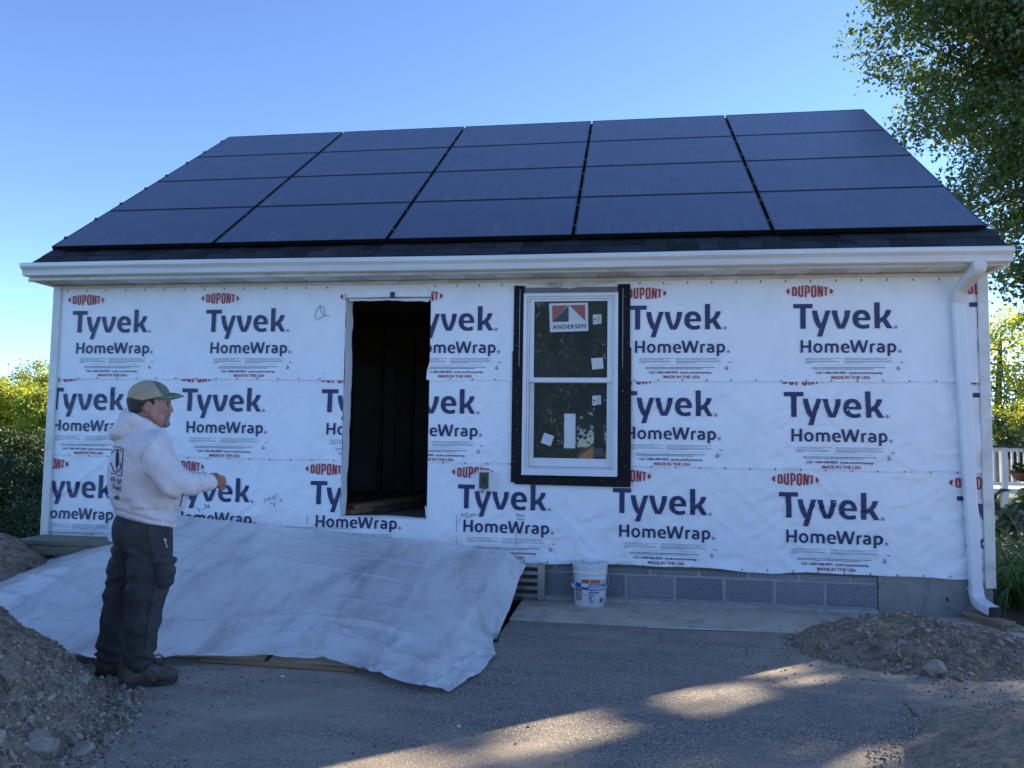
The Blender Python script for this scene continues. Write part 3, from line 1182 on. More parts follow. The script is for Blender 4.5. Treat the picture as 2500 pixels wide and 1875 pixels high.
ptext("TM", 888, 918, 304, 18, 2, 0.02)
for c in NAVY[17:]:
    padd(*tess(c, zp), 0)
ptext("USA", 2035, 2097, 1434, 20, 0, 0.02)
ptext("Call 1-800-448-9835  tyvek.com/homewrap", 620, 1743, 1617, 40, 0, 0.018)
ptext("MADE IN THE USA", 884, 1533, 1700, 48, 1, 0.024)
SRC.append(("fine_print", flush("p4")))
KOFF = zp(1605, 415)


def clip_bm(bm, x0=None, x1=None, z0=None, z1=None):
    for val, ax, sg in ((x0, 0, 1), (x1, 0, -1), (z0, 2, 1), (z1, 2, -1)):
        if val is None:
            continue
        co = Vector((0, 0, 0))
        co[ax] = val
        no = Vector((0, 0, 0))
        no[ax] = sg
        bmesh.ops.bisect_plane(bm, geom=bm.verts[:] + bm.edges[:] + bm.faces[:], plane_co=co, plane_no=no, clear_inner=True)


def lay_flat(name, src, dx, dz, course, mats, clips, lift=0.0058):
    for c in clips:
        bm = bmesh.new()
        bm.from_mesh(src)
        for v in bm.verts:
            v.co.x += dx
            v.co.z += dz
        clip_bm(bm, *c)
        if len(bm.faces) == 0:
            bm.free()
            continue
        X = np.array([v.co.x for v in bm.verts])
        Z = np.array([v.co.z for v in bm.verts])
        D = sheet_d(*SPEC[course], X, Z) + lift
        for v, d in zip(bm.verts, D):
            v.co.y = -d
        bmesh.ops.recalc_face_normals(bm, faces=bm.faces[:])
        for f in bm.faces:
            if f.normal.y > 0:
                f.normal_flip()
        me = bpy.data.meshes.new(name)
        bm.to_mesh(me)
        bm.free()
        o = link(name, me, COURSE[course], mats)
        if name in ("fine_print", "edge_marks", "handwriting"):
            o["kind"] = "stuff"


FULL = [(WX0 + .004, WX1 - .004, None, None)]
LEFT = [(WX0 + .004, DOOR[0], None, None)]
RIGHT = [(DOOR[1], WX1, None, None)]
BELOW = [(WX0 + .004, DOOR[0], None, None), (DOOR[0], DOOR[1], None, DOOR[2] - .002), (DOOR[1], WX1, None, None)]
row1z = wy(1935.3, 743.5)[2]
row2z = wy(1912.3, 957.1)[2]
row3z = wy(1900, 1200.4)[2]


def TX(px, py):
    return wy(px, py)[0]


def KX(px, py):
    return wy(px, py)[0] - KOFF[0]


PRM = [MT['navy'], MT['red'], MT['grey_print']]
p2x = TX(507.2, 757.3)
for course, z, x, cl in (
        (2, row1z, TX(182.5, 761.4), FULL), (2, row1z, p2x, FULL), (2, row1z, p2x + 1.37, LEFT), (2, row1z, KX(1167.9, 750.7), RIGHT),
        (2, row1z, KX(1720.2, 744.7), FULL), (2, row1z, TX(1935.3, 743.5), FULL), (2, row1z, TX(2363.5, 741), FULL),
        (1, row2z, KX(273.6, 941.4), FULL), (1, row2z, TX(448.7, 944.5), FULL), (1, row2z, TX(788.2, 946), LEFT), (1, row2z, KX(1124, 948.3), RIGHT),
        (1, row2z, KX(1697.6, 955.8), [(WIN[1], WX1, None, None)]), (1, row2z, TX(1912.3, 957.1), FULL), (1, row2z, TX(2371.6, 959.4), FULL),
        (0, row3z, KX(244, 1162), FULL), (0, row3z, KX(578.1, 1168.6), FULL), (0, row3z, TX(760.8, 1174.3), BELOW), (0, row3z, TX(1119.2, 1180), FULL),
        (0, row3z, TX(1496.5, 1189.8), FULL), (0, row3z, TX(1900, 1200.4), FULL), (0, row3z, TX(2333.2, 1210.3), FULL)):
    for nm, src in SRC:
        lay_flat(nm, src, x, z, course, PRM, cl)
for nm, src in SRC:
    bpy.data.meshes.remove(src)

# tick marks along the edges of each course (every 8 inches) and the small roll number
def marks(course, z, x0, mat, m1=None, skip=(), h=0.021, w=0.008):
    bm = bmesh.new()
    x = x0
    while x < WX1 - 0.02:
        if not any(a < x < b for a, b in skip):
            vs = [bm.verts.new((x + a * w / 2, 0, z + b * h / 2)) for a, b in ((-1, -1), (1, -1), (1, 1), (-1, 1))]
            bm.faces.new(vs)
        x += 0.2032
    me = bpy.data.meshes.new("m")
    bm.to_mesh(me)
    bm.free()
    lay_flat("edge_marks", me, 0, 0, course, [mat], FULL, 0.0045)
    bpy.data.meshes.remove(me)


DW = (DOOR[0] - .05, DOOR[1] + .02)
WW = (WIN[0] - .09, WIN[1] + .1)
marks(2, wy(1945, 687.5)[2], 0.165, MT['navy'], skip=(DW, WW))
TK = zp(884, 1733)[1]
marks(2, row1z + TK, 0.12, MT['navy'], skip=(DW, WW), h=.017)
marks(1, row2z + TK, 0.27, MT['navy'], skip=(DW, WW), h=.017)
marks(0, row3z + TK, 0.2, MT['navy'], h=.017)


def polyface(name, pts, course, mat, lift):
    bm = bmesh.new()
    bm.faces.new([bm.verts.new((p[0], 0, p[1])) for p in pts])
    me = bpy.data.meshes.new(name)
    bm.to_mesh(me)
    bm.free()
    lay_flat(name, me, 0, 0, course, [mat], FULL, lift)
    bpy.data.meshes.remove(me)


def scribble(name, strokes, sx, sy, ox, oy, course, mat, w=0.004):
    """handwriting: strokes in zoom pixels -> thin ribbons on the sheet"""
    bm = bmesh.new()
    for st in strokes:
        P = [wy(ox + x / sx, oy + y / sy) for x, y in st]
        for a, b in zip(P[:-1], P[1:]):
            d = np.array([b[0] - a[0], b[2] - a[2]])
            L = np.linalg.norm(d)
            if L < 1e-6:
                continue
            nn = np.array([-d[1], d[0]]) / L * w / 2
            bm.faces.new([bm.verts.new((q[0], 0, q[1])) for q in
                          ((a[0] - nn[0], a[2] - nn[1]), (b[0] - nn[0], b[2] - nn[1]), (b[0] + nn[0], b[2] + nn[1]), (a[0] + nn[0], a[2] + nn[1]))])
    me = bpy.data.meshes.new(name)
    bm.to_mesh(me)
    bm.free()
    lay_flat(name, me, 0, 0, course, [mat], [(WX0, WX1, None, None)], 0.005)
    bpy.data.meshes.remove(me)


# "3 RISES 7 1/8" +-", "END Foundation", "END HOLE", the drawn loop and the setting-out lines
scribble("handwriting", [
    [(988, 572), (1008, 560), (1012, 575), (1000, 588), (1016, 588), (1012, 608), (996, 616)],
    [(1036, 590), (1038, 556), (1056, 548), (1058, 566), (1040, 574), (1060, 588)], [(1074, 545), (1078, 582)],
    [(1104, 534), (1088, 540), (1096, 556), (1104, 562), (1094, 578)], [(1132, 522), (1112, 530), (1116, 568), (1138, 558)], [(1114, 548), (1130, 542)],
    [(1160, 500), (1142, 510), (1154, 530), (1158, 542), (1144, 552)],
    [(1062, 618), (1086, 606), (1074, 640)], [(1112, 600), (1112, 618)], [(1104, 624), (1126, 616)], [(1116, 628), (1108, 640), (1124, 644), (1114, 656), (1110, 642), (1122, 628)],
    [(1136, 590), (1138, 600)], [(1178, 582), (1202, 572)], [(1188, 568), (1192, 586)], [(1176, 606), (1216, 574)]], 4.8087, 4.8087, 440, 1100, 0, MT['pencil'], 0.0045)
scribble("handwriting", [
    [(182, 790), (160, 796), (164, 832), (186, 826)], [(162, 814), (178, 810)], [(194, 824), (192, 788), (216, 818), (214, 782)], [(230, 816), (232, 776), (254, 780), (256, 800), (230, 816)],
    [(228, 866), (226, 832), (244, 826)], [(226, 848), (240, 844)], [(254, 836), (262, 850), (274, 838), (262, 826), (254, 836)], [(278, 828), (282, 846), (292, 838)],
    [(296, 836), (298, 796), (314, 800), (300, 816), (318, 820), (298, 836)], [(322, 826), (330, 806), (336, 824)], [(344, 780), (346, 820)], [(338, 798), (354, 794)],
    [(360, 818), (362, 800), (372, 802), (380, 822)]], 5.927, 5.927, 1100, 1120, 0, MT['pencil'], 0.0042)
scribble("handwriting", [
    [(988, 790), (964, 798), (960, 826), (992, 824)], [(964, 812), (982, 808)], [(1002, 832), (1006, 804), (1024, 834), (1030, 806)], [(1044, 838), (1048, 812), (1070, 820), (1066, 836), (1044, 838)],
    [(974, 856), (972, 880)], [(992, 856), (990, 882)], [(974, 868), (992, 868)], [(1002, 870), (1010, 882), (1020, 872), (1010, 860), (1002, 870)], [(1030, 858), (1028, 884), (1044, 882)],
    [(1058, 862), (1052, 884), (1080, 872)]], 5.927, 5.927, 1100, 1120, 0, MT['pencil'], 0.0042)
scribble("pencil_line", [[(92, 806), (92, 960), (88, 1235)], [(92, 955), (150, 856)], [(946, 1000), (954, 1260)]], 5.927, 5.927, 1100, 1120, 0, MT['pencil'], 0.0045)
scribble("pencil_line", [[(1497, 758), (1497, 935)], [(1240, 893), (1560, 905), (2000, 916)], [(40, 60)]], 4.8087, 4.8087, 440, 1100, 0, MT['pencil'], 0.004)
scribble("pencil_loop", [[(2032, 378), (2005, 420), (1998, 452), (2015, 468), (2050, 450), (2064, 420), (2050, 390), (2030, 380), (2036, 420), (2062, 446), (2094, 444)]],
         2.592, 2.592, 0, 600, 2, MT['pencil'], 0.006)
scribble("handwriting", [[(205, 665), (215, 680), (225, 672)], [(222, 700), (240, 690), (232, 712)], [(268, 690), (280, 686)], [(290, 630), (305, 642), (312, 625)],
                         [(300, 660), (318, 650), (310, 672)], [(330, 632), (345, 640)], [(322, 662), (355, 648), (335, 672)], [(282, 682), (298, 676)]],
         4.8087, 4.8087, 440, 1100, 0, MT['navy'], 0.005)

# --- loose wrap folded round the door opening
def ribbon(name, A, B, mat, parent, nu=40, nv=4, amp=0.006, thick=False, seed=0.0):
    A = [np.array(a, float) for a in A]
    B = [np.array(b, float) for b in B]

    def samp(P, t):
        s = t * (len(P) - 1)
        i = min(int(s), len(P) - 2)
        return P[i] + (P[i + 1] - P[i]) * (s - i)
    V = []
    for i in range(nu + 1):
        for j in range(nv + 1):
            p = samp(A, i / nu) * (1 - j / nv) + samp(B, i / nu) * (j / nv)
            p = p + amp * np.array([fbm(p[2] * 9 + seed, p[0] * 9, None, 2), fbm(p[2] * 8 + 5 + seed, p[0] * 8 + 2, None, 2), 0.6 * fbm(p[2] * 9, p[0] * 9 + 7 + seed, None, 2)])
            V.append(p)
    F = [(i * (nv + 1) + j, (i + 1) * (nv + 1) + j, (i + 1) * (nv + 1) + j + 1, i * (nv + 1) + j + 1) for i in range(nu) for j in range(nv)]
    return mesh_np(name, V, np.array(F), mat, parent, True)


d0, d1, dz0, dz1 = DOOR
H(ribbon("wrap_return", [(d0 + .006, -0.016, dz0 - .01), (d0 + .006, -0.02, dz0 + 1), (d0 + .006, -0.02, dz1)],
         [(d0 + .014, 0.10, dz0 - .0), (d0 + .024, 0.12, dz0 + 1), (d0 + .016, 0.135, dz1)], MT['wrap'], None, 60, 5, 0.008))
H(ribbon("wrap_return", [(d0, -0.014, dz0 - .002), ((d0 + d1) / 2, -0.012, dz0 - .004), (d1, -0.014, dz0 - .003)],
         [(d0 + .03, 0.05, dz0 + .006), ((d0 + d1) / 2, 0.045, dz0 + .014), (d1 - .02, 0.03, dz0 + .004)], MT['wrap'], None, 40, 3, 0.010, seed=3))
H(ribbon("wrap_return", [(d1 + .002, -0.012, dz0 - .01), (d1, -0.012, dz0 + .09)], [(d1 - .004, -0.006, dz0 + .0), (d1 - .028, 0.02, dz0 + .115)], MT['wrap'], None, 8, 3, 0.004, seed=5))
H(ribbon("wrap_return", [(d0 + .01, 0.02, dz1 + .01), ((d0 + d1) / 2, 0.02, dz1 + .01), (d1 - .005, 0.02, dz1 + .01)],
         [(d0 + .03, 0.0, dz1 - .03), ((d0 + d1) / 2, 0.01, dz1 - .022), (d1 - .03, 0.0, dz1 - .04)], MT['wrap'], None, 50, 3, 0.012, seed=8))
fl = H(ribbon("wrap_flap", [wy(870, 697, -.022), wy(960, 696, -.024), wy(1040, 694, -.022)], [wy(868, 724, -.022), wy(960, 724, -.03), wy(1046, 723, -.024)], MT['wrap'], None, 30, 6, 0.004, seed=2))
mb = MB()
a, b = wy(953, 713, -.034), wy(963.5, 726, -.034)
mb.box(a[0], b[0], -.038, -.032, b[2], a[2])
mb.build("tape_tab", MT['navy'], fl)
# a torn corner hanging left of the middle course on the right jamb
H(ribbon("wrap_flap", [wy(1051, 880, -.016), wy(1051, 905, -.016), wy(1051, 928, -.016)], [wy(1050, 880, -.02), wy(1043, 905, -.03), wy(1041, 926, -.028)], MT['wrap'], None, 10, 3, 0.004, seed=4))

# --- corner posts, frieze, soffit, fascia, gutter
for x0, x1 in ((HX0, HX0 + .083), (HX1 - .083, HX1)):
    mb = MB()
    mb.box(x0, x1, -0.040, 0.060, 0.25, 2.803, 0.004)
    H(mb.build("corner_post", MT['trim']))
mb = MB()
mb.box(HX0 + .084, HX1 - .084, -0.030, -0.001, 2.772, 2.806, 0.003)
H(mb.build("frieze_board", MT['trim']))
sof = H(MB().box(HX0 - .02, HX1 + .03, -0.30, 0.02, 2.824, 2.83).build("soffit", MT['black']))
px_, k = HX0 - .005, 0
while px_ < HX1:
    w = min(0.292, HX1 + .005 - px_)
    mb = MB()
    if w > 0.05:
        mb.box(px_, px_ + w * .93, -0.297, -0.003, 2.809, 2.819, 0.002)
        mb.box(px_ + w * .93, px_ + w, -0.297, -0.003, 2.814, 2.82, 0.0)
        mb.build("soffit_panel", MT['vent'] if k % 2 == 0 else MT['soffit'], sof)
    px_ += 0.2935
    k += 1
mb = MB()
mb.box(HX0 - .03, HX1 + .04, -0.325, -0.300, 2.796, 2.935, 0.003)
mb.box(HX0 - .03, HX1 + .04, -0.302, -0.282, 2.796, 2.805, 0.002)
H(mb.build("fascia", MT['trim']))
GP = [(-.327, 2.928), (-.327, 2.822), (-.333, 2.816), (-.392, 2.816), (-.402, 2.822), (-.405, 2.846), (-.412, 2.866), (-.428, 2.882), (-.440, 2.892), (-.443, 2.906), (-.443, 2.922),
      (-.436, 2.930), (-.428, 2.926), (-.434, 2.918), (-.430, 2.896), (-.400, 2.872), (-.394, 2.826), (-.340, 2.826), (-.335, 2.928)]
gx0, gx1 = wy(50, 641, -.435)[0], wy(2478, 600, -.435)[0]
mb = MB()
n = 40
rings = []
for i in range(n + 1):
    x = gx0 + (gx1 - gx0) * i / n
    sag = 0.004 * math.sin(i / n * PI * 3) - 0.018 * (i / n) + 0.010
    rings.append([(x, y, z + sag) for y, z in GP])
mb.profile(None, rings)
for x in (gx0, gx1 - .003):
    sg = 0.010 if x == gx0 else -0.008
    mb.prism([(y, z + sg) for y, z in GP[:11]] + [(-.335, 2.928 + sg)], 'x', x - .002, x + .004)
gut = H(smooth_by_angle(mb.build("gutter", MT['gutter']), 25))

# downspout: outlet, two elbows, straight run, shoe
def ds_ring(c, t, w=0.043, d=0.032, side=Vector((1, 0, 0))):
    t = Vector(t).normalized()
    s = (side - t * side.dot(t)).normalized()
    b = t.cross(s)
    out = []
    for a, q in ((-1, -.8), (-.85, -1), (.85, -1), (1, -.8), (1, .8), (.85, 1), (-.85, 1), (-1, .8)):
        out.append(tuple(Vector(c) + s * a * w + b * q * d))
    return out


def spline(P, n=8):
    P = [Vector(p) for p in P]
    out = []
    for i in range(len(P) - 1):
        p0, p1, p2, p3 = P[max(i - 1, 0)], P[i], P[i + 1], P[min(i + 2, len(P) - 1)]
        for k in range(n):
            t = k / n
            out.append(0.5 * ((2 * p1) + (-p0 + p2) * t + (2 * p0 - 5 * p1 + 4 * p2 - p3) * t * t + (-p0 + 3 * p1 - 3 * p2 + p3) * t ** 3))
    out.append(P[-1])
    return out


q1, q2 = wy(2338, 722, -.075), wy(2384, 1450, -.075)
o1 = wy(2388, 634, -.37)
path = [Vector(o1), Vector(o1) + Vector((0, 0.005, -.07)), Vector(o1) * .62 + Vector(q1) * .38 + Vector((0.0, 0, -.035)), Vector(o1) * .18 + Vector(q1) * .82 + Vector((0, 0, 0.012)), Vector(q1) + Vector((0, 0, -.05))]
pts = spline(path, 7)
rings = []
for i, p in enumerate(pts):
    t = pts[min(i + 1, len(pts) - 1)] - pts[max(i - 1, 0)]
    rip = 1 + 0.05 * (i % 2)
    rings.append(ds_ring(p, t, 0.046 * rip, 0.035 * rip))
mb = MB()
mb.profile(None, rings)
H(smooth_by_angle(mb.build("downspout_elbow", MT['trim']), 40))
mb = MB()
mb.profile(None, [ds_ring(Vector(q1) + Vector((0, 0, -.03)), Vector(q2) - Vector(q1)), ds_ring(q2, Vector(q2) - Vector(q1))])
H(smooth_by_angle(mb.build("downspout", MT['white_vinyl']), 40))
sh = [Vector(q2) + Vector((0, 0, .05)), Vector(q2), Vector(q2) + Vector((.008, -.03, -.055)), Vector(q2) + Vector((.03, -.12, -.085)), Vector(q2) + Vector((.045, -.20, -.095))]
pts = spline(sh, 6)
rings = []
for i, p in enumerate(pts):
    t = pts[min(i + 1, len(pts) - 1)] - pts[max(i - 1, 0)]
    rip = 1 + 0.045 * (i % 2)
    rings.append(ds_ring(p, t, 0.046 * rip, 0.035 * rip))
mb = MB()
mb.profile(None, rings, cap=False)
mb.profile(None, [[(Vector(q) * .9 + p * .1) for q, p in ((r, pts[-1]) for r in rings[-1])], [Vector(q) * .88 + pts[-2] * .12 for q in rings[-2]]])
mb.M[-10:] = [1] * 10
H(smooth_by_angle(mb.build("downspout_shoe", [MT['white_vinyl'], MT['black']]), 40))
mb = MB()
zc = q2[2] + 0.02
mb.box(q2[0] - .042, q2[0] + .044, -.108, -.004, zc, zc + .012)
H(mb.build("pipe_strap", MT['white_vinyl']))

# --- roof
RX0, RX1 = -0.045, 8.51
rz_ridge = RZ + (RIDGE_Y - RY) * TS
by = 2 * RIDGE_Y - RY
mb = MB()
mb.prism([(RY, RZ), (RIDGE_Y, rz_ridge), (by, RZ), (by, RZ - .14), (RIDGE_Y, rz_ridge - .15), (-.300, RZ + .035 * TS - .045), (RY + .005, RZ - .015)], 'x', RX0, RX1)
roof = H(mb.build("roof", MT['roof_base']))
# courses of shingles below and beside the panels
srng = random.Random(11)
shm = {}
for wd in (0.16, 0.21, 0.26):
    mb = MB()
    mb.box(0, wd - .004, 0, 0.19, 0.0, 0.006, 0.0015)
    shm[wd] = mb.build("shingle", MT['shingle'], roof)
protos = list(shm.values())
for c in range(3):
    x = RX0 - (0.07 * c)
    while x < RX1:
        wd = srng.choice([0.16, 0.21, 0.26])
        o = shm[wd].copy()
        COL.objects.link(o)
        s = -0.012 + 0.142 * c
        lift = 0.004 + (0.004 if srng.random() < .4 else 0)
        xx = max(x, RX0 - .012)
        o.location = (xx, RY + s * CS - lift * SS, RZ + s * SS + lift * CS)
        o.rotation_euler = (SLOPE - 0.028, 0, 0)
        if xx + wd > RX1 + .03:
            o.scale.x = max(.1, (RX1 + .012 - xx) / wd)
        x = xx + wd
for o in protos:
    bpy.data.objects.remove(o)
# ridge caps
cap = MB()
cap.add([(0, -.13, -.13 * TS + .012), (.31, -.13, -.13 * TS + .006), (.31, 0, .010), (0, 0, .018), (.31, .13, -.13 * TS + .006), (0, .13, -.13 * TS + .012)], [(0, 1, 2, 3), (3, 2, 4, 5)])
cp = cap.build("ridge_cap", MT['shingle'], roof)
x = RX0
k = 0
while x < RX1 - .02:
    o = cp if k == 0 else cp.copy()
    if k:
        COL.objects.link(o)
    o.location = (x, RIDGE_Y, rz_ridge + .004)
    if x + .31 > RX1:
        o.scale.x = (RX1 - x) / .31
    x += 0.21
    k += 1
# rake boards and the boxed eave return at both gables
for x0, x1 in ((HX0 - .055, HX0 + .01), (HX1 - .01, HX1 + .045)):
    mb = MB()
    mb.prism([(-.30, RZ - .085), (RIDGE_Y, rz_ridge - .16), (RIDGE_Y, rz_ridge - .30), (-.30, RZ - .12)], 'x', x0, x1)
    mb.prism([(-.30, RZ - .106), (0.06, RZ - .106), (0.06, RZ + .02), (-.30, RZ - .09)], 'x', x0 + .002, x1 - .002)
    H(mb.build("rake_board", MT['trim']))

# --- foundation: courses of block, a poured section on the right, a ledge at the foot
FY = 0.012
fnd = H(MB().box(HX0 + .03, 7.575, FY + .005, FY + .2, -0.6, 0.36).build("foundation", MT['mortar']))
bmesh_blocks = []
mbb = MB().box(0, 0.384, 0, 0.05, 0, 0.184, 0.006)
blk = mbb.build("block", MT['block'], fnd)
first = True
jx = [onx for onx in (wy(1775, 1440)[0], wy(1895, 1440)[0], wy(2007, 1440)[0])]
b0 = jx[1]
for row, (z, sh) in enumerate(((0.052, 0.0), (0.252, 0.2))):
    for kx in range(-15, 3):
        x = b0 + kx * 0.4064 + sh
        w = 0.384
        if x + w < HX0 + .1 or x > 7.55:
            continue
        o = blk if first else blk.copy()
        if not first:
            COL.objects.link(o)
        first = False
        o.location = (x, FY + srng.uniform(-.003, .002), z)
        if x + w > 7.565:
            o.scale.x = (7.565 - x) / w
        if row == 1:
            o.scale.z = 0.5
mb = MB()
mb.box(4.66, 7.572, FY - .055, FY + .02, -.09, 0.040, 0.006)
mb.build("ledge", MT['mortar'], fnd)
mb = MB()
mb.box(7.582, HX1 - .01, -0.001, 0.2, -.3, 0.335, 0.004)
mb.build("poured_section", MT['parge'], fnd)
mb = MB()
a = wy(1650 + 1724 / 2.602, 1240 + 583 / 2.602, -.022)
mb.box(a[0] - .006, a[0] + .006, -.03, -.018, a[2] - .015, a[2] + .02, .001)
mb.build("anchor_stub", MT['black'], fnd)

# --- window
win = empty("window", (WIN[0], -0.02, WIN[2]), None, None)
win.parent = house
win.matrix_parent_inverse = house.matrix_basis.inverted()
win["label"] = "new white double-hung window with stickers on its panes and black flashing tape"


def Wp(o):
    o.parent = win
    o.matrix_parent_inverse = (house.matrix_basis @ Matrix.Identity(4)).inverted() if False else win.matrix_basis.inverted()
    return o


def ring(name, x0, x1, z0, z1, t, y0, y1, mat, c=0.002, tb=None, tt=None):
    tb = t if tb is None else tb
    tt = t if tt is None else tt
    mb = MB()
    mb.box(x0, x0 + t, y0, y1, z0, z1, c)
    mb.box(x1 - t, x1, y0, y1, z0, z1, c)
    mb.box(x0 + t, x1 - t, y0, y1, z1 - tt, z1, c)
    mb.box(x0 + t, x1 - t, y0, y1, z0, z0 + tb, c)
    return mb.build(name, mat)


wx0, wx1, wz0, wz1 = WIN
Wp(ring("frame", wx0, wx1, wz0, wz1, 0.032, -0.070, 0.06, MT['white_vinyl'], tb=0.050, tt=.030))
Wp(ring("frame_stop", wx0 + .033, wx1 - .033, wz0 + .051, wz1 - .031, 0.018, -0.058, 0.05, MT['white_vinyl'], tb=.012))
zm0, zm1 = 1.883, 1.924
up = Wp(ring("upper_sash", wx0 + .052, wx1 - .052, zm0, wz1 - .05, 0.040, -0.046, -0.012, MT['white_vinyl'], tb=zm1 - zm0, tt=.020))
lo = Wp(ring("lower_sash", wx0 + .052, wx1 - .052, wz0 + .066, zm1 - .004, 0.042, -0.009, 0.024, MT['white_vinyl'], tb=.075, tt=.040))
Wp(MB().box(wx0 + .095, wx1 - .089, -0.032, -0.029, zm1 - .004, 2.602).build("pane", MT['glass']))
Wp(MB().box(wx0 + .094, wx1 - .092, 0.006, 0.009, 1.218, zm0 + .002).build("pane", MT['glass']))
mb = MB()
mb.add([(wx0 + .002, -.090, wz0 + .006), (wx1 - .002, -.090, wz0 + .006), (wx1 - .002, -.06, wz0 + .05), (wx0 + .002, -.06, wz0 + .05), (wx0 + .002, -.090, wz0 - .006), (wx1 - .002, -.090, wz0 - .006),
        (wx1 - .002, -.03, wz0 - .006), (wx0 + .002, -.03, wz0 - .006), (wx1 - .002, -.03, wz0 + .05), (wx0 + .002, -.03, wz0 + .05)],
       [(0, 1, 2, 3), (0, 4, 5, 1), (4, 7, 6, 5), (1, 5, 6, 8, 2), (0, 3, 9, 7, 4), (2, 8, 9, 3)])
Wp(mb.build("sill", MT['white_vinyl']))
# flashing tape: two side strips, a sill strip, the grey head flange
for nm, P in (("flashing_tape", [(4.549, 2.745), (4.643, 2.740), (4.646, 1.060), (4.640, 1.01), (4.543, 1.004), (4.541, 2.16), (4.548, 2.158)]),
              ("flashing_tape", [(5.462, 2.744), (5.569, 2.746), (5.569, 2.19), (5.580, 2.187), (5.580, 1.000), (5.462, 1.04)]),
              ("flashing_tape", [(4.577, 1.074), (5.576, 1.072), (5.578, 0.985), (4.577, 0.990)])):
    mb = MB()
    mb.prism(P, 'y', -0.0330 if P[0][1] > 2 else -0.0375, -0.0305 if P[0][1] > 2 else -0.034)
    Wp(mb.build(nm, MT['tape']))
Wp(MB().box(4.650, 5.460, -0.038, -0.03, 2.672, 2.722, 0.001).build("head_flange", MT['flange']))
mb = MB()
strng = random.Random(8)
for k in range(16):
    for xx in (4.585, 5.53):
        z = 1.06 + k * .105 + strng.uniform(-.02, .02)
        x = xx + strng.uniform(-.03, .03)
        a = strng.uniform(-.8, .8)
        dx, dz = .006 * math.cos(a), .006 * math.sin(a)
        mb.add([(x - dx, -.0342, z - dz), (x + dx, -.0342, z + dz), (x + dx, -.0342, z + dz + .002), (x - dx, -.0342, z - dz + .002)], [(0, 1, 2, 3)])
for k in range(7):
    x = 4.66 + k * .135
    mb.add([(x, -.0386, 1.03), (x + .008, -.0386, 1.036), (x + .008, -.0386, 1.038), (x, -.0386, 1.032)], [(0, 1, 2, 3)])
for x in (4.60, 5.505):
    mb.add([(x, -.0342, 2.02), (x + .003, -.0342, 2.02), (x + .003, -.0342, 2.71), (x, -.0342, 2.71)], [(0, 1, 2, 3)])
Wp(mb.build("staples", MT['staple'], fix=False))["kind"] = "stuff"
# stickers on the outside of the glass
YS = -0.0325
YS2 = 0.0055


def wz_(x, y, Y):
    return wy(1230 + x / 3.19, 680 + y / 3.19, Y)


def quad(mb, pts, Y, mi=0, lift=0.0):
    P = [wz_(x, y, Y) for x, y in pts]
    mb.add([(p[0], Y - lift, p[2]) for p in P], [(0, 1, 2, 3) if len(pts) == 4 else tuple(range(len(pts)))], mi)


mb = MB()
quad(mb, [(352, 193), (655, 187), (658, 408), (360, 418)], YS, 0)
quad(mb, [(377, 212), (500, 208), (378, 338)], YS, 1, .0006)
quad(mb, [(378, 338), (505, 208), (505, 336)], YS, 2, .0007)
quad(mb, [(508, 208), (635, 204), (635, 330)], YS, 1, .0006)
quad(mb, [(508, 208), (635, 330), (508, 336)], YS, 0, .0007)
Vt, Ft = text_mesh("ANDERSEN", 1.0, 0.03, 1.15)
a, b = wz_(380, 393, YS), wz_(638, 385, YS)
hh = wz_(380, 362, YS)[2] - a[2]
Vt = Vt * [(b[0] - a[0]) / Vt[:, 0].max(), hh]
mb.add([(a[0] + v[0], YS - .0008, a[2] + v[1] + (b[2] - a[2]) * v[0] / (b[0] - a[0])) for v in Vt], Ft, 2)
Wp(mb.build("sticker", [MT['label'], MT['sticker_red'], MT['sticker_dark']], fix=False))
for pts, Y in (([(694, 282), (760, 279), (760, 350), (726, 352), (724, 357), (694, 357)], YS), ([(690, 914), (755, 911), (757, 980), (722, 981), (720, 988), (690, 988)], YS2)):
    mb = MB()
    quad(mb, pts, Y)
    x0, y0 = pts[0]
    for k in range(8):
        quad(mb, [(x0 + 34, y0 + 8 + k * 7), (x0 + 60 - (k % 3) * 6, y0 + 8 + k * 7), (x0 + 60 - (k % 3) * 6, y0 + 11 + k * 7), (x0 + 34, y0 + 11 + k * 7)], Y, 1, .0007)
    for r, cx, cy in ((10, 16, 36), (6, 12, 58)):
        P = [(x0 + cx + r * math.cos(t), y0 + cy + r * math.sin(t)) for t in np.linspace(0, 2 * PI, 12, endpoint=False)]
        quad(mb, P, Y, 1, .0007)
    Wp(mb.build("sticker", [MT['label'], MT['flange']], fix=False))
for pts, Y in (([(680, 622), (770, 615), (777, 700), (690, 710)], YS), ([(472, 1052), (558, 1054), (556, 1322), (469, 1320)], YS2), ([(315, 1200), (392, 1228), (365, 1306), (287, 1278)], YS2)):
    mb = MB()
    quad(mb, pts, Y)
    Wp(mb.build("sticker", MT['label'], fix=False))
mb = MB()
quad(mb, [(698, 1322), (775, 1322), (775, 1388), (700, 1388)], YS2)
for k in range(4):
    quad(mb, [(704, 1330 + k * 14), (770, 1330 + k * 14), (770, 1332 + k * 14), (704, 1332 + k * 14)], YS2, 1, .0006)
Wp(mb.build("sticker", [MT['sticker_dark'], MT['flange']], fix=False))
# crumpled film above the window
H(ribbon("loose_film", [wy(1285, 690, -.02), wy(1390, 688, -.03), wy(1510, 686, -.02)], [wy(1290, 693, -.03), wy(1390, 705, -.06), wy(1500, 691, -.03)], MT['sheet'], None, 30, 5, 0.012, seed=1))

# --- covered outlet box on the wall, with a patch of film behind it
def r3(x, y, Y=-.03):
    return wy(1100 + x / 5.927, 1120 + y / 5.927, Y)


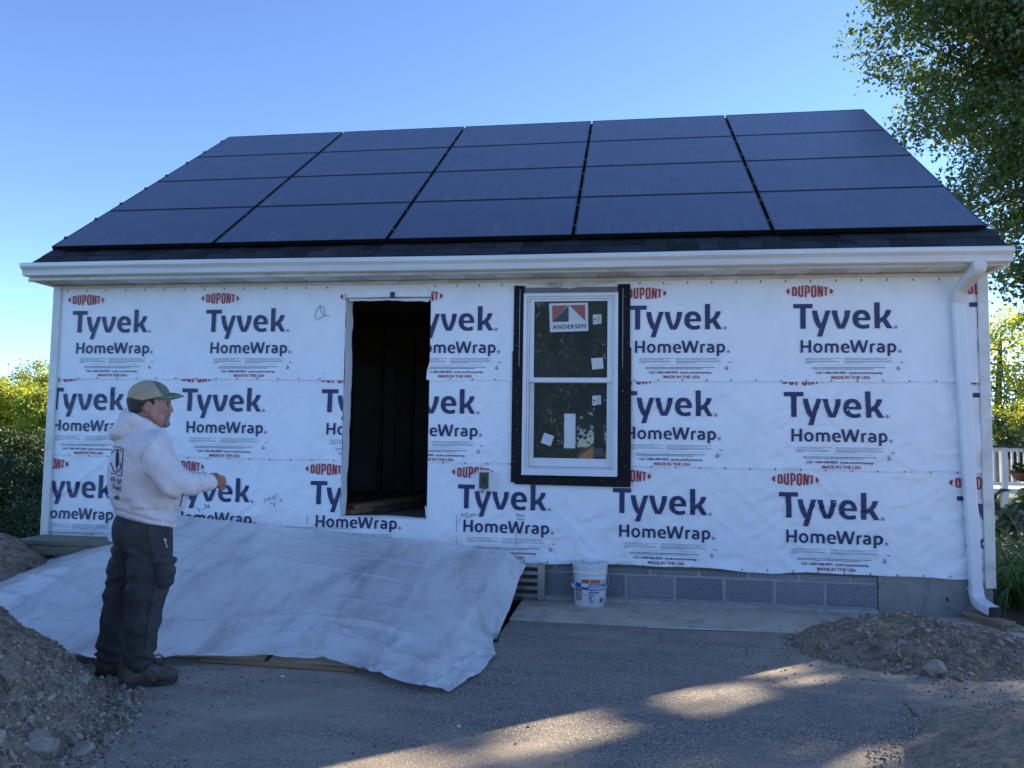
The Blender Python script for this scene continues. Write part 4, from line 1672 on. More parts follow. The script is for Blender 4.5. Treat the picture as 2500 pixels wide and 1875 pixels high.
ob_ = H(ribbon("patch", [r3(350, 200, -.02), r3(350, 460, -.02)], [r3(665, 185, -.02), r3(655, 462, -.02)], MT['wrap'], None, 8, 8, 0.003))
a, b = r3(398, 455), r3(568, 165)
box = MB().box(a[0], b[0], -.045, -.018, a[2], b[2], 0.004).build("outlet_box", MT['white_vinyl'])
H(box)
a, b = r3(418, 428, -.05), r3(556, 197, -.05)
mb = MB()
mb.box(a[0], b[0], -.075, -.046, a[2], b[2], 0.006)
mb.build("cover", MT['olive'], box)
mb = MB()
for (x0, y0, x1, y1) in ((468, 315, 520, 270), (470, 368, 520, 325)):
    p, q = r3(x0, y0, -.076), r3(x1, y1, -.076)
    mb.box(p[0], q[0], -.079, -.0752, p[2], q[2], .001)
mb.build("receptacle", MT['black'], box)
p, q = r3(470, 442, -.06), r3(500, 426, -.06)
MB().box(p[0], q[0], -.07, -.05, p[2], q[2] - .002, .001).build("latch", MT['olive'], box)
p, q = r3(452, 500, -.03), r3(468, 458, -.03)
MB().box(p[0], q[0], -.04, -.02, p[2], q[2], .002).build("drain_stub", MT['black'], box)

# ------------------------------------------------------------------ solar panels: 5 columns x 4 rows
PY_, PZ_ = -0.0834, 3.1788
PW, PH, PITX, PITY = 1.666, 0.999, 1.690, 1.015
gm = MB().box(0.012, PW - .012, 0.012, PH - .012, -.004, 0.0).build("glass", MT['solar'])
fm = MB()
for b_ in ((0, PW, 0, .012), (0, PW, PH - .012, PH), (0, .012, .012, PH - .012), (PW - .012, PW, .012, PH - .012)):
    fm.box(b_[0], b_[1], b_[2], b_[3], -.036, 0.002, .001)
fm.box(.012, PW - .012, .012, PH - .012, -.034, -.03)
fm = fm.build("frame", MT['solar_frame'])
cm = MB().box(-.024, .008, -.018, .018, -.03, 0.006, .002)
cm.tube([(-.009, 0, .005), (-.009, 0, .012)], .006, 6)
cm = cm.build("clamp", MT['clamp'])
cm2 = MB().box(-.006, .020, -.018, .018, -.03, 0.008, .002)
cm2.tube([(0, 0, .007), (0, 0, .015)], .007, 6)
cm2 = cm2.build("clamp", MT['clamp'])
ROWN = ["bottom", "second lowest", "second highest", "top"]
COLN = ["leftmost", "second from left", "middle", "second from right", "rightmost"]
for r in range(4):
    for c in range(5):
        e = bpy.data.objects.new("solar_panel", None)
        COL.objects.link(e)
        e.empty_display_size = .1
        e.location = (c * PITX + .012, PY_ + (r * PITY) * CS, PZ_ + (r * PITY) * SS)
        e.rotation_euler = (SLOPE, 0, 0)
        props(e, "dark blue framed solar panel, %s in the %s row on the roof" % (COLN[c], ROWN[r]), "solar panel", "solar panels on the roof")
        for src in (gm, fm):
            o = src.copy()
            COL.objects.link(o)
            o.parent = e
        for yy in (0.23, 0.76):
            o = (cm2 if c == 0 else cm).copy()
            COL.objects.link(o)
            o.parent = e
            o.location = (-.004, yy, 0)
for o in (gm, fm, cm, cm2):
    bpy.data.objects.remove(o)
# mounting rails under the panels
for r in range(4):
    for yy in (0.23, 0.76):
        s = r * PITY + yy
        y, z = PY_ + s * CS + .05 * SS, PZ_ + s * SS - .05 * CS
        mb = MB()
        mb.box(0, 8.47, -.018, .018, -.016, .0135)
        o = mb.build("mounting_rail", MT['solar_frame'], roof)
        o.location = (.0, y, z)
        o.rotation_euler = (SLOPE, 0, 0)

# ------------------------------------------------------------------ plywood over the pit and the polythene drawn over it
def ply_z(x, y):
    x = np.asarray(x, float)
    y = np.asarray(y, float)
    zt = 0.60 - 0.0718 * (x - 1.48)
    return np.maximum(zt * (1 - (-y - 0.12) / 2.15), 0.0)


plyn = ["plywood sheet under the polythene nearest the doorway end", "plywood sheet in the middle under the polythene, its raw edge showing", "plywood sheet under the right end of the polythene by the pit"]
for k, (x0, x1) in enumerate(((1.20, 2.25), (2.285, 3.36), (3.40, 4.50))):
    y0, y1 = -0.06, -2.235 - 0.02 * k
    V = []
    for (x, y) in ((x0, y0), (x1, y0), (x1 - 0.03 * (k == 2), y1), (x0 + (1.02 if k == 0 else 0), y1)):
        z = float(ply_z(x, y))
        V.append((x, y, z - .014 if z > .03 else z + .0185))
    V += [(v[0], v[1], v[2] - .018) for v in V]
    o = MB().add(V, [(0, 3, 2, 1), (4, 5, 6, 7), (0, 1, 5, 4), (1, 2, 6, 5), (2, 3, 7, 6), (3, 0, 4, 7)]).build("plywood_sheet", MT['plywood'])
    props(o, plyn[k], "plywood", "plywood sheets over the pit")
for k, xk in enumerate((2.62, 3.88, 4.12)):
    V = []
    for y in (-.2, -1.95):
        for x in (xk, xk + .04):
            V.append((x, y, float(ply_z(x, y)) + (.004 if y > -1 else .009)))
    V = V + [(v[0], v[1], v[2] - .016) for v in V]
    o = MB().add(V, [(0, 1, 3, 2), (4, 6, 7, 5), (0, 4, 5, 1), (2, 3, 7, 6), (0, 2, 6, 4), (1, 5, 7, 3)]).build("batten", MT['stud'])
    props(o, ("dark batten showing through the polythene behind the man's hand", "left of two dark battens showing through the right half of the polythene", "right of two dark battens showing through the right half of the polythene")[k], "batten", "battens under the polythene")
mb = MB()
mb.add([(2.98, -2.325, .004), (3.97, -2.345, .004), (3.97, -2.30, .004), (2.98, -2.285, .004), (2.98, -2.325, .018), (3.97, -2.345, .018), (3.97, -2.30, .018), (2.98, -2.285, .018)],
       [(0, 3, 2, 1), (4, 5, 6, 7), (0, 1, 5, 4), (1, 2, 6, 5), (2, 3, 7, 6), (3, 0, 4, 7)])
props(mb.build("wood_strip", MT['lumber']), "thin bare lumber strip lying along the front edge of the polythene", "lumber")

TOPE = [(1.482, -.10), (2.447, -.10), (3.2, -.10), (3.733, -.10), (4.2, -.10), (4.55, -.10)]
BOTE = [(-0.45, -1.22), (0.15, -1.75), (0.9, -2.10), (1.6, -2.38), (2.2, -2.52), (2.5, -2.53), (2.79, -2.45), (3.2, -2.31), (3.6, -2.275), (3.93, -2.34), (4.2, -2.50), (4.42, -2.62)]
OUTE = [(4.70, -.13, .30), (4.665, -.35, .20), (4.655, -.8, .06), (4.645, -1.25, -.03), (4.66, -1.56, .012), (4.735, -1.86, .012), (4.70, -2.25, .012), (4.60, -2.62, .012)]


def samp(P, t):
    P = np.array(P, float)
    d = np.concatenate([[0], np.cumsum(np.linalg.norm(np.diff(P, axis=0), axis=1))])
    t = np.asarray(t) * d[-1]
    return np.stack([np.interp(t, d, P[:, i]) for i in range(P.shape[1])], -1)


nu, nv, nd = 210, 130, 26
S = np.linspace(0, 1, nu + 1)
Tt = np.linspace(0, 1, nv + 1)
A, B = samp(TOPE, S), samp(BOTE, S)
XY = A[:, None, :] * (1 - Tt[None, :, None]) + B[:, None, :] * Tt[None, :, None]
X, Y = XY[..., 0], XY[..., 1]
fall = np.clip((X + 0.12) / 1.42, 0, 1)
Z = ply_z(X, Y) * np.where(X < 1.3, fall, 1.0)
Z = np.maximum(Z, 0) + 0.030
ridge = lambda a: np.clip(1 - np.abs(a) * 2.4, 0, 1) ** 2
wx = fbm(X * 1.1, Y * 1.1, None, 3)
skirt = sstep(0.72, 0.92, Tt)[None, :] * np.ones_like(X)
Z = Z + 0.006 * ridge(fbm(X * 1.2 + wx, Y * 4.5 + X * 1.3, None, 3)) + (0.003 + 0.022 * skirt) * ridge(fbm(X * 2.8 + 5, Y * 3.1 + wx * 2, None, 3)) + 0.003 * fbm(X * 9, Y * 9, None, 3)
# roll of slack along the foot of the boards
foldt = 0.80 + 0.035 * np.sin(S * 7.0) - 0.05 * S
fr = np.exp(-((Tt[None, :] - foldt[:, None]) / 0.013) ** 2) * (1 - sstep(0.86, 0.97, S))[:, None]
Z = Z + 0.045 * fr * (0.7 + 0.6 * fbm(X * 1.7, Y * 0 + 2, None, 2))
fr2 = np.exp(-((Tt[None, :] - (0.885 - 0.09 * (S[:, None] - .9) ** 2)) / 0.013) ** 2) * sstep(0.70, 0.80, S)[:, None]
Z = Z + 0.045 * fr2
for (xa, ya, xb, yb, hh) in ((1.5, -.5, 4.5, -1.1, .007), (1.2, -1.0, 3.2, -.2, .006), (2.2, -.2, 4.4, -.75, .006), (3.1, -.3, 3.3, -2.0, .006), (3.9, -.2, 4.05, -1.9, .006), (1.6, -1.5, 4.2, -1.75, .008), (2.6, -.7, 4.5, -.45, .005), (3.4, -1.7, 4.6, -2.3, .012), (0.2, -.9, 2.3, -1.9, .012)):
    L_ = math.hypot(xb - xa, yb - ya)
    t_ = ((X - xa) * (xb - xa) + (Y - ya) * (yb - ya)) / L_ ** 2
    dd_ = ((X - xa) * (yb - ya) - (Y - ya) * (xb - xa)) / L_ + .03 * fbm(t_ * 3 + xa, t_ * 0 + ya, None, 2)
    Z = Z + hh * 1.5 * np.exp(-np.abs(dd_) / .013) * sstep(-.02, .12, t_) * sstep(1.02, .88, t_)
Z = np.maximum(Z, 0.010)
Z = Z - 0.006 * (Tt[None, :] > 0.985)
Z = Z + 0.016 * sstep(.96, 1, Tt)[None, :] * (1 + fbm(X * 3.0, Y * 0 + 8, None, 2))
main = np.stack([X, Y, Z], -1)
OE = samp(OUTE, Tt)
U = np.linspace(0, 1, nd + 1)[1:]
edge = main[-1]
dr = edge[None] * (1 - U[:, None, None]) + OE[None] * U[:, None, None]
sagz = np.minimum(edge[None, :, 2] - OE[None, :, 2], .3)
dr[..., 2] += -0.55 * sagz * (U[:, None] * (1 - U[:, None])) * 1.6
bil = (U * (1 - U) * 4)[:, None]
dr[..., 0] += bil * (0.02 * fbm(dr[..., 1] * 5, dr[..., 2] * 6, None, 3) + .018)
dr[..., 2] += 0.02 * ridge(fbm(dr[..., 0] * 6 + 3, dr[..., 1] * 3, None, 3)) * sstep(0.0, .3, U)[:, None]
OEmin = np.where(dr[..., 1] < -1.52, 0.012, -1)
dr[..., 2] = np.maximum(dr[..., 2], OEmin)
G = np.concatenate([main, dr], 0)
na, nb = G.shape[:2]
I, J = np.meshgrid(np.arange(na - 1), np.arange(nb - 1), indexing='ij')
a = (I * nb + J).ravel()
F = np.stack([a, a + 1, a + nb + 1, a + nb], -1)
o = mesh_np("polythene_sheet", G.reshape(-1, 3), F, MT['sheet'], None, True)
props(o, "big milky polythene sheet spread over plywood from the wall down to the driveway", "plastic sheet")

# ------------------------------------------------------------------ trestle bench behind the sheet, on the left
bench = empty("bench", (0.75, -0.5, 0), "weathered wooden bench against the wrapped wall, half under the plastic sheet", "bench")


def B_(o):
    o.parent = bench
    o.matrix_parent_inverse = bench.matrix_basis.inverted()
    return o


for k, (y0, y1) in enumerate(((-.76, -.64), (-.635, -.515), (-.51, -.39))):
    B_(MB().box(0.36 - .01 * k, 1.42, y0, y1, 0.425, 0.462, 0.004).build("plank", MT['bench']))
B_(MB().box(0.42, 1.40, -.74, -.70, 0.34, 0.423, 0.003).build("apron", MT['bench']))
for x in (0.50, 1.30):
    for s in (-1, 1):
        mb = MB()
        yc = -.575
        mb.box(x - .02, x + .02, yc + s * .10 - .035, yc + s * .10 + .035, 0.0, 0.424, 0.003, rot=Matrix.Rotation(s * 0.22, 3, 'X'), piv=(x, yc + s * .10, .424))
        B_(mb.build("leg", MT['bench']))

# ------------------------------------------------------------------ aluminium scaffold plank standing on edge
sp = empty("scaffold_plank", (4.1, -.06, 0.0), "slatted aluminium scaffold plank on edge against the block foundation, sticking out from the sheet", "scaffold plank")


def SPp(o):
    o.parent = sp
    o.matrix_parent_inverse = sp.matrix_basis.inverted()
    return o


for z in (0.302, 0.238, 0.174, 0.110, 0.047):
    mb = MB()
    mb.box(3.3, 4.805, -.085, -.052, z - .016, z + .016, .003)
    for k in range(3):
        mb.box(3.3, 4.803, -.0875, -.0845, z - .011 + k * .008, z - .007 + k * .008)
    SPp(mb.build("rail", MT['alu']))
SPp(MB().box(4.792, 4.858, -.092, -.045, 0.014, 0.326, .003).build("end_plate", MT['alu']))
SPp(MB().box(3.32, 4.79, -.050, -.044, 0.03, 0.31, .0).build("backing_board", MT['stud']))
for z in (0.302, 0.238, 0.174, 0.110, 0.047):
    for x in (4.808, 4.841):
        mb = MB()
        mb.lathe([(0.0075, 0), (0.0065, .004), (0.003, .006), (0.0003, .0064)], 0, 0, 10)
        o = mb.build("rivet", MT['alu'], smooth=True)
        o.rotation_euler = (PI / 2, 0, 0)
        o.location = (x, -.092, z)
        SPp(o)

# ------------------------------------------------------------------ joint compound bucket
BX, BY, BZ = 5.245, -0.150, 0.010
bucket = empty("bucket", (BX, BY, BZ), "dirty white plastic bucket with orange and blue label by the block wall", "bucket")


def rb(z):
    return 0.128 + 0.016 * z / 0.36


mb = MB()
prof = [(0.0, 0.004), (.118, .004), (.124, .0), (.128, .006)] + [(rb(z), z) for z in (0.03, .1, .2, .262)] + \
       [(.1425, .262), (.146, .266), (.146, .276), (.1425, .280), (.142, .300), (.1455, .302), (.1455, .310), (.142, .313), (.142, .322), (.150, .325), (.151, .352), (.147, .356), (.140, .356), (.139, .345), (.136, .33), (.133, .15)]
mb.lathe(prof, 0, 0, 48)
body = smooth_by_angle(mb.build("body", MT['pail'], bucket), 40)
mb = MB()
mb.lathe([(.135, .318), (.09, .312), (.04, .316), (0.0005, .313)], 0, 0, 32)
mb.build("contents", MT['pail_in'], bucket, smooth=True)
MB().box(-.02, .02, -.158, -.146, .322, .336, .002).build("lid_tab", MT['pail'], bucket)
camang = math.atan2(CAM[1] - BY, CAM[0] - BX)


def patch(mb, x0, x1, y0, y1, mi, lift, poly=None):
    """zoom pixels of the bucket picture -> a patch bent round the wall"""
    n = 10
    V = []
    for y in (y1, y0):
        z = 0.36 * (876 - y) / (876 - 205)
        for k in range(n + 1):
            x = x0 + (x1 - x0) * k / n
            s = max(-.98, min(.98, (x - 1516) / 252))
            an = camang + math.asin(s)
            r = rb(z) + lift
            V.append((r * math.cos(an), r * math.sin(an), z))
    mb.add(V, [(k, k + 1, n + 2 + k, n + 1 + k) for k in range(n)], mi)


def patch_text(mb, s, x0, x1, ybase, h, mi, lift, bold=.03):
    V, F = text_mesh(s, 1.0, bold)
    V = V / [V[:, 0].max(), 1.0]
    out = []
    for v in V:
        x, y = x0 + v[0] * (x1 - x0), ybase - v[1] * h
        z = 0.36 * (876 - y) / (876 - 205)
        an = camang + math.asin(max(-.98, min(.98, (x - 1516) / 252)))
        r = rb(z) + lift
        out.append((r * math.cos(an), r * math.sin(an), z))
    mb.add(out, F, mi)


mb = MB()
patch(mb, 1388, 1768, 455, 513, 0, .0006)
for x in (1510, 1665, 1690):
    patch(mb, x, x + 12, 455, 513, 2, .0010)
patch(mb, 1497, 1762, 520, 572, 1, .0006)
patch(mb, 1385, 1497, 570, 612, 1, .0006)
patch(mb, 1303, 1383, 512, 590, 1, .0006)
patch(mb, 1303, 1383, 602, 778, 4, .0006)
patch(mb, 1318, 1370, 622, 765, 2, .0010)
for k in range(9):
    patch(mb, 1325, 1364, 632 + k * 14, 639 + k * 14, 4, .0014)
patch(mb, 1672, 1737, 735, 806, 3, .0006)
for k in range(5):
    patch(mb, 1500, 1500 + (70, 95, 60, 88, 50)[k], 675 + k * 9, 679 + k * 9, 1, .0006)
patch(mb, 1500, 1540, 725, 752, 1, .0006)
patch(mb, 1500, 1568, 768, 786, 1, .0006)
patch(mb, 1500, 1600, 800, 806, 1, .0006)
patch_text(mb, "SHEETROCK", 1508, 1712, 562, 30, 2, .0012)
patch_text(mb, "Lightweight All Purpose", 1503, 1752, 615, 26, 1, .0008, .05)
patch_text(mb, "Joint Compound", 1503, 1692, 655, 24, 1, .0008, .05)
patch_text(mb, "3", 1700, 1728, 796, 48, 2, .0012, .05)
mb.build("printed_label", [MT['orange'], MT['blue'], MT['label'], MT['purple'], MT['black']], bucket, fix=False)["kind"] = "stuff"
mb = MB()
hp = []
for k in range(25):
    t = k / 24
    an = camang - PI / 2 - .08 + (PI + .16) * t
    r = .150 + .018 * math.sin(PI * t)
    hp.append((r * math.cos(an), r * math.sin(an), .235 - .125 * math.sin(PI * t) ** .8))
mb.tube(hp, .0022, 6)
hd = mb.build("handle", MT['staple'], bucket, smooth=True)
for k0, k1 in ((3, 5), (15, 17)):
    MB().tube([hp[k0], hp[k0 + 1], hp[k1]], .0075, 10).build("grip", MT['white_vinyl'], hd, smooth=True)

# ------------------------------------------------------------------ boards below the downspout
for k, (cx, cy, z, L, lab) in enumerate(((8.335, -0.245, 0.0, 0.46, "lower of two short brown boards stacked beneath the downspout"), (8.315, -0.225, 0.032, 0.40, "upper of two short brown boards stacked beneath the downspout"))):
    mb = MB()
    mb.box(-L / 2, L / 2, -.062, .062, 0, .030, .002)
    o = mb.build("board", MT['lumber_wet'])
    o.location = (cx, cy, z + .0105 if k == 0 else z + .011)
    o.rotation_euler = (0, 0, R(-74 + 3 * k))
    props(o, lab, "board", "boards under the downspout")

# lumber lying inside the doorway
for k, (x, y, z, rz, mat, lab) in enumerate(((3.16, 1.02, .663, -14, 'lumber', "bottom board of the lumber pile just inside the dark doorway"), (3.17, 1.04, .706, -14.6, 'red_paint', "red-ended top board of the lumber pile just inside the dark doorway"),
                                             (3.47, 1.35, .663, -19, 'stud', "dark board lying loose on the floor inside the doorway"))):
    mb = MB()
    mb.box(-.075, .075, -.85, .85, 0, .04, .002, mi=0)
    mb.box(-.0755, .0755, -.852, -.82, -.0004, .0404, .001, mi=1)
    o = mb.build("floor_board", [MT['lumber'] if k < 2 else MT['stud'], MT[mat]])
    o.location = (x, y, z)
    o.rotation_euler = (0, 0, R(rz))
    props(o, lab, "lumber", "lumber on the floor inside")

# ------------------------------------------------------------------ heaps of excavated soil
def hull_stone(seed, flat):
    rr = np.random.RandomState(seed)
    bm = bmesh.new()
    for k in range(24):
        v = rr.normal(size=3)
        v /= np.linalg.norm(v)
        v *= rr.uniform(.84, 1.0)
        bm.verts.new((v[0] * rr.uniform(.9, 1.1), v[1] * .78, v[2] * flat))
    bmesh.ops.convex_hull(bm, input=bm.verts[:])
    for v in [v for v in bm.verts if not v.link_faces]:
        bm.verts.remove(v)
    me = bpy.data.meshes.new("stone")
    bm.to_mesh(me)
    bm.free()
    me.materials.append(MT['stone'])
    return me


STONES = [hull_stone(s, f) for s, f in zip(range(30, 44), (.35, .6, .3, .75, .45, .55, .28, .65, .5, .38, .7, .42, .32, .58))]
STV = [(np.array([v.co[:] for v in me.vertices]), np.array([p.vertices[:] for p in me.polygons if len(p.vertices) == 3])) for me in STONES]


def rot_np(rr, n, tilt=1.0):
    q = rr.normal(size=(n, 4)) * [1, tilt, tilt, 1]
    q /= np.linalg.norm(q, axis=1)[:, None]
    w, x, y, z = q.T
    return np.stack([np.stack([1 - 2 * (y * y + z * z), 2 * (x * y - z * w), 2 * (x * z + y * w)], -1),
                     np.stack([2 * (x * y + z * w), 1 - 2 * (x * x + z * z), 2 * (y * z - x * w)], -1),
                     np.stack([2 * (x * z - y * w), 2 * (y * z + x * w), 1 - 2 * (x * x + y * y)], -1)], 1)


def gravel(name, P, sizes, mat, parent, rr, tilt=.6):
    Vs, Fs, b = [], [], 0
    Rm = rot_np(rr, len(P), tilt)
    idx = rr.randint(0, len(STV), len(P))
    for k in range(len(STV)):
        sel = np.where(idx == k)[0]
        if not len(sel):
            continue
        v, f = STV[k]
        W = np.einsum('nij,vj->nvi', Rm[sel], v) * sizes[sel][:, None, None] + P[sel][:, None, :]
        Vs.append(W.reshape(-1, 3))
        Fs.append((f[None] + (b + np.arange(len(sel)) * len(v))[:, None, None]).reshape(-1, 3))
        b += len(sel) * len(v)
    return mesh_np(name, np.concatenate(Vs), np.concatenate(Fs), mat, parent, False)


def heap(name, label, cx, cy, rx, ry, h, amp, seed, mat, nst, ngr, smin, smax, gmin, gmax, power=1.0, res=.03, toe=.5, bias=None, stm='stone', gst='chips', group="heaps of excavated soil", wobk=.16):
    root = empty(name, (cx, cy, 0), label, "dirt pile", group)
    rr = np.random.RandomState(seed)

    def hz(x, y):
        wob = 1 + wobk * fbm(x * 1.3 + seed, y * 1.3, None, 3)
        r = np.sqrt(((x - cx) / rx) ** 2 + ((y - cy) / ry) ** 2) / wob
        base = h * np.maximum(1 - r, -.15) ** 1 if power == 1 else h * (np.sign(1 - r) * np.abs(np.clip(1 - r ** power, -.2, 1)))
        m = np.clip((1.06 - r) * 6, 0, 1)
        return base + m * amp * (fbm(x * 3.1 + seed, y * 3.1, None, 4) + .75 * np.abs(fbm(x * 11, y * 11 + seed, None, 3)) + .40 * np.abs(fbm(x * 27, y * 27, None, 3)))
    gx = np.arange(cx - rx * 1.3, cx + rx * 1.3, res)
    gy = np.arange(cy - ry * 1.3, cy + ry * 1.3, res)
    Xg, Yg = np.meshgrid(gx, gy)
    Zg = hz(Xg, Yg) + .004
    nx = len(gx)
    I, J = np.meshgrid(np.arange(len(gy) - 1), np.arange(nx - 1), indexing='ij')
    a = (I * nx + J).ravel()
    F = np.stack([a, a + 1, a + nx + 1, a + nx], -1)
    zz = Zg.ravel()
    F = F[(zz[F] > -.012).any(1)]
    used = np.unique(F)
    rm = -np.ones(len(zz), int)
    rm[used] = np.arange(len(used))
    Vv = np.stack([Xg.ravel(), Yg.ravel(), zz], -1)[used]
    Vv[:, 2] = np.maximum(Vv[:, 2], -.02)
    mesh_np("soil", Vv, rm[F], mat, root, True, offset=(cx, cy, 0))

    def spots(n, edge):
        out = []
        while len(out) < n:
            m = n * 3
            an = rr.uniform(0, 2 * PI, m)
            rad = rr.uniform(0, 1, m) ** (edge) * 1.12
            x, y = cx + rx * rad * np.cos(an), cy + ry * rad * np.sin(an)
            ok = np.ones(m, bool)
            if bias is not None:
                ok = bias(x, y)
            z = np.maximum(hz(x, y), 0)
            out += [q for q, k in zip(np.stack([x, y, z], -1), ok) if k]
        return np.array(out[:n])
    P = spots(nst, toe)
    sz = smin * (smax / smin) ** (rr.uniform(0, 1, nst) ** 2.2)
    Rm = rot_np(rr, nst, .35)
    for k in range(nst):
        o = bpy.data.objects.new("stone", STONES[rr.randint(len(STONES))])
        COL.objects.link(o)
        o.parent = root
        M4 = Matrix([list(r_) for r_ in Rm[k]]).to_4x4()
        o.matrix_local = Matrix.Translation((P[k][0] - cx, P[k][1] - cy, P[k][2] + sz[k] * .12)) @ M4 @ Matrix.Diagonal((sz[k], sz[k], sz[k], 1))
    if ngr:
        Pg = spots(ngr, toe)
        sg = gmin * (gmax / gmin) ** rr.uniform(0, 1, ngr)
        Pg[:, 2] += sg * .1
        g = gravel("gravel", Pg - [cx, cy, 0], sg, MT[gst], root, rr)
        g["kind"] = "stuff"
    return root, hz


big, bigz = heap("dirt_pile", "large rocky heap of dug soil in the foreground behind the man's heels", 1.22, -4.15, 1.94, 1.94, 1.72, .06, 21, MT['soil'], 292, 10500, .016, .056, .005, .019,
                 res=.018, toe=.42, bias=lambda x, y: (x > 1.5) & (y > -4.7) & (x + 1.0 * (y + 4.0) > .9), wobk=.07)
# the two slabs of stone that stand out in it
for k, (px, py, s, fl) in enumerate(((98, 1822, .085, 3), (208, 1838, .062, 7), (12, 1655, .06, 1), (170, 1815, .045, 5), (120, 1710, .035, 4), (305, 1725, .05, 9), (272, 1782, .045, 6))):
    v = ray(px, py)
    t = 1.0
    p = CAM.copy()
    for i in range(900):
        p = CAM + v * (1.0 + i * .006)
        if p[2] < max(0, float(bigz(p[0], p[1]))):
            break
    o = bpy.data.objects.new("stone", STONES[fl])
    COL.objects.link(o)
    o.parent = big
    o.location = (p[0] - 1.22, p[1] + 4.15, p[2] + .005)
    o.rotation_euler = (R(50 - 20 * (k % 3)), R(8 * k), R(20 + 47 * k))
    o.scale = (s, s * 1.1, s * 1.1)
heap("dirt_pile", "damp brown soil heap at the left edge beyond the plastic sheet", 0.02, -0.95, 0.95, 0.75, .56, .05, 5, MT['soil'], 90, 900, .012, .04, .005, .012, power=2.0)
heap("dirt_pile", "low stony soil heap on the driveway in front of the downspout", 7.52, -1.12, .80, .60, .20, .05, 9, MT['soil'], 285, 6000, .013, .042, .004, .016, power=1.6, res=.018, toe=.55)
for k, (px, py, s, fl, rz) in enumerate(((2285, 1624, .075, 3, 160), (2341, 1645, .045, 7, 30), (2155, 1588, .045, 1, 80), (2190, 1528, .04, 9, 40), (2082, 1540, .035, 5, 10))):
    p = gz(px, py, .07)
    o = bpy.data.objects.new("large_stone", STONES[fl])
    COL.objects.link(o)
    o.location = (p[0], p[1], p[2] - .02)
    o.rotation_euler = (R(12), R(20), R(rz))
    o.scale = (s, s, s)
    props(o, ("biggest flat grey stone at the foot of the right-hand heap", "rounded stone in front of the biggest one by the right-hand heap", "brown stone half buried on the left slope of the right-hand heap",
              "pale stone near the top of the right-hand heap below the poured wall", "grey stone on the upper left of the right-hand heap")[k], "stone", "larger stones on the right-hand heap")
heap("dirt_pile", "sandy soil heap cut off by the lower right corner of the photo", 8.05, -3.45, 1.33, 1.22, .42, .03, 13, MT['sand'], 40, 9000, .008, .02, .003, .010, power=1.5, res=.018, toe=.5,
     bias=lambda x, y: (x < 8.0) & (y > -4.3), gst='sand_chips')
mb = MB()
rr = np.random.RandomState(4)
sc = [gz(*p, .012) for p in ((2275, 1832), (2320, 1812), (2345, 1795), (2380, 1776), (2400, 1762), (2440, 1752))]
for k, p in enumerate(sc):
    n = 9
    V = [(p[0] + (.05 + .02 * rr.rand()) * math.cos(t) * rr.uniform(.6, 1.3), p[1] + .035 * math.sin(t) * rr.uniform(.6, 1.3), .010 + .02 * rr.rand()) for t in np.linspace(0, 2 * PI, n, endpoint=False)]
    mb.add(V + [(p[0], p[1], .028)], [(i, (i + 1) % n, n) for i in range(n)])
props(mb.build("plastic_scraps", MT['sheet'], fix=False), "crumpled scraps of clear plastic along the lower right soil heap", "plastic scraps")

# loose stones and chips lying on the driveway
rr = np.random.RandomState(17)
P = []
for (cx, cy, sx, sy, n) in ((3.35, -2.55, .22, .10, 90), (2.95, -3.2, .32, .35, 620), (3.3, -3.7, .25, .3, 260), (6.55, -1.35, .32, .30, 380), (7.3, -1.85, .5, .16, 420), (5.5, -2.2, 1.6, .9, 160), (4.0, -3.1, .9, .6, 120), (3.6, -3.75, .10, .06, 60),
                            (5.2, -.5, .6, .25, 40)):
    P.append(np.stack([rr.normal(cx, sx, n), rr.normal(cy, sy, n)], -1))
P = np.concatenate(P)
P = P[~((P[:, 0] < 4.7) & (P[:, 1] > -2.3))]
P = np.concatenate([P, np.full((len(P), 1), .002)], 1)
sg = .003 * 4.0 ** (rr.rand(len(P)) ** 1.6)
P[:, 2] += np.where(P[:, 1] > -.83, .011, 0)
props(gravel("loose_gravel", P, sg, MT['chips'], None, rr, .3), "grey stone chips scattered over the driveway", "gravel", kind="stuff")
for k, (px, py, s, lab) in enumerate(((1121, 1773, .014, "single white pebble on the bare asphalt in front of the plastic sheet"), (690, 1653, .018, "white pebble by the stone chips along the wooden strip"),
                                      (250, 1655, .02, "upright white chip beside the man's rear boot"), (2030, 1598, .018, "white stone at the left foot of the right-hand heap"))):
    p = gz(px, py, 0.005)
    o = bpy.data.objects.new("pebble", STONES[(k * 3 + 1) % 14].copy())
    o.data.materials.clear()
    o.data.materials.append(MT['white_stone'])
    COL.objects.link(o)
    o.location = (p[0], p[1], .006)
    o.rotation_euler = (.2, .3, k)
    o.scale = (s, s, s)
    props(o, lab, "pebble", "white pebbles on the driveway")

# ------------------------------------------------------------------ the man: smooth distance fields meshed with surface nets
FOOT = gz(360, 1672)
_e = FOOT[:2] - CAM[:2]
EY = np.array([_e[0], _e[1], 0]) / np.linalg.norm(_e)
EX = np.array([EY[1], -EY[0], 0])
EZ = np.array([0, 0, 1.0])


def mp(px, py, dep=0.0):
    """pixel + depth behind the near boot -> (right, away, up) in the man's own frame"""
    v = ray(px, py)
    o = FOOT + EY * dep
    t = ((o - CAM) @ EY) / (v @ EY)
    p = CAM + v * t - FOOT
    return np.array([p @ EX, p @ EY, p @ EZ])


def to_world(V):
    V = np.asarray(V)
    return FOOT + V[:, :1] * EX + V[:, 1:2] * EY + V[:, 2:] * EZ


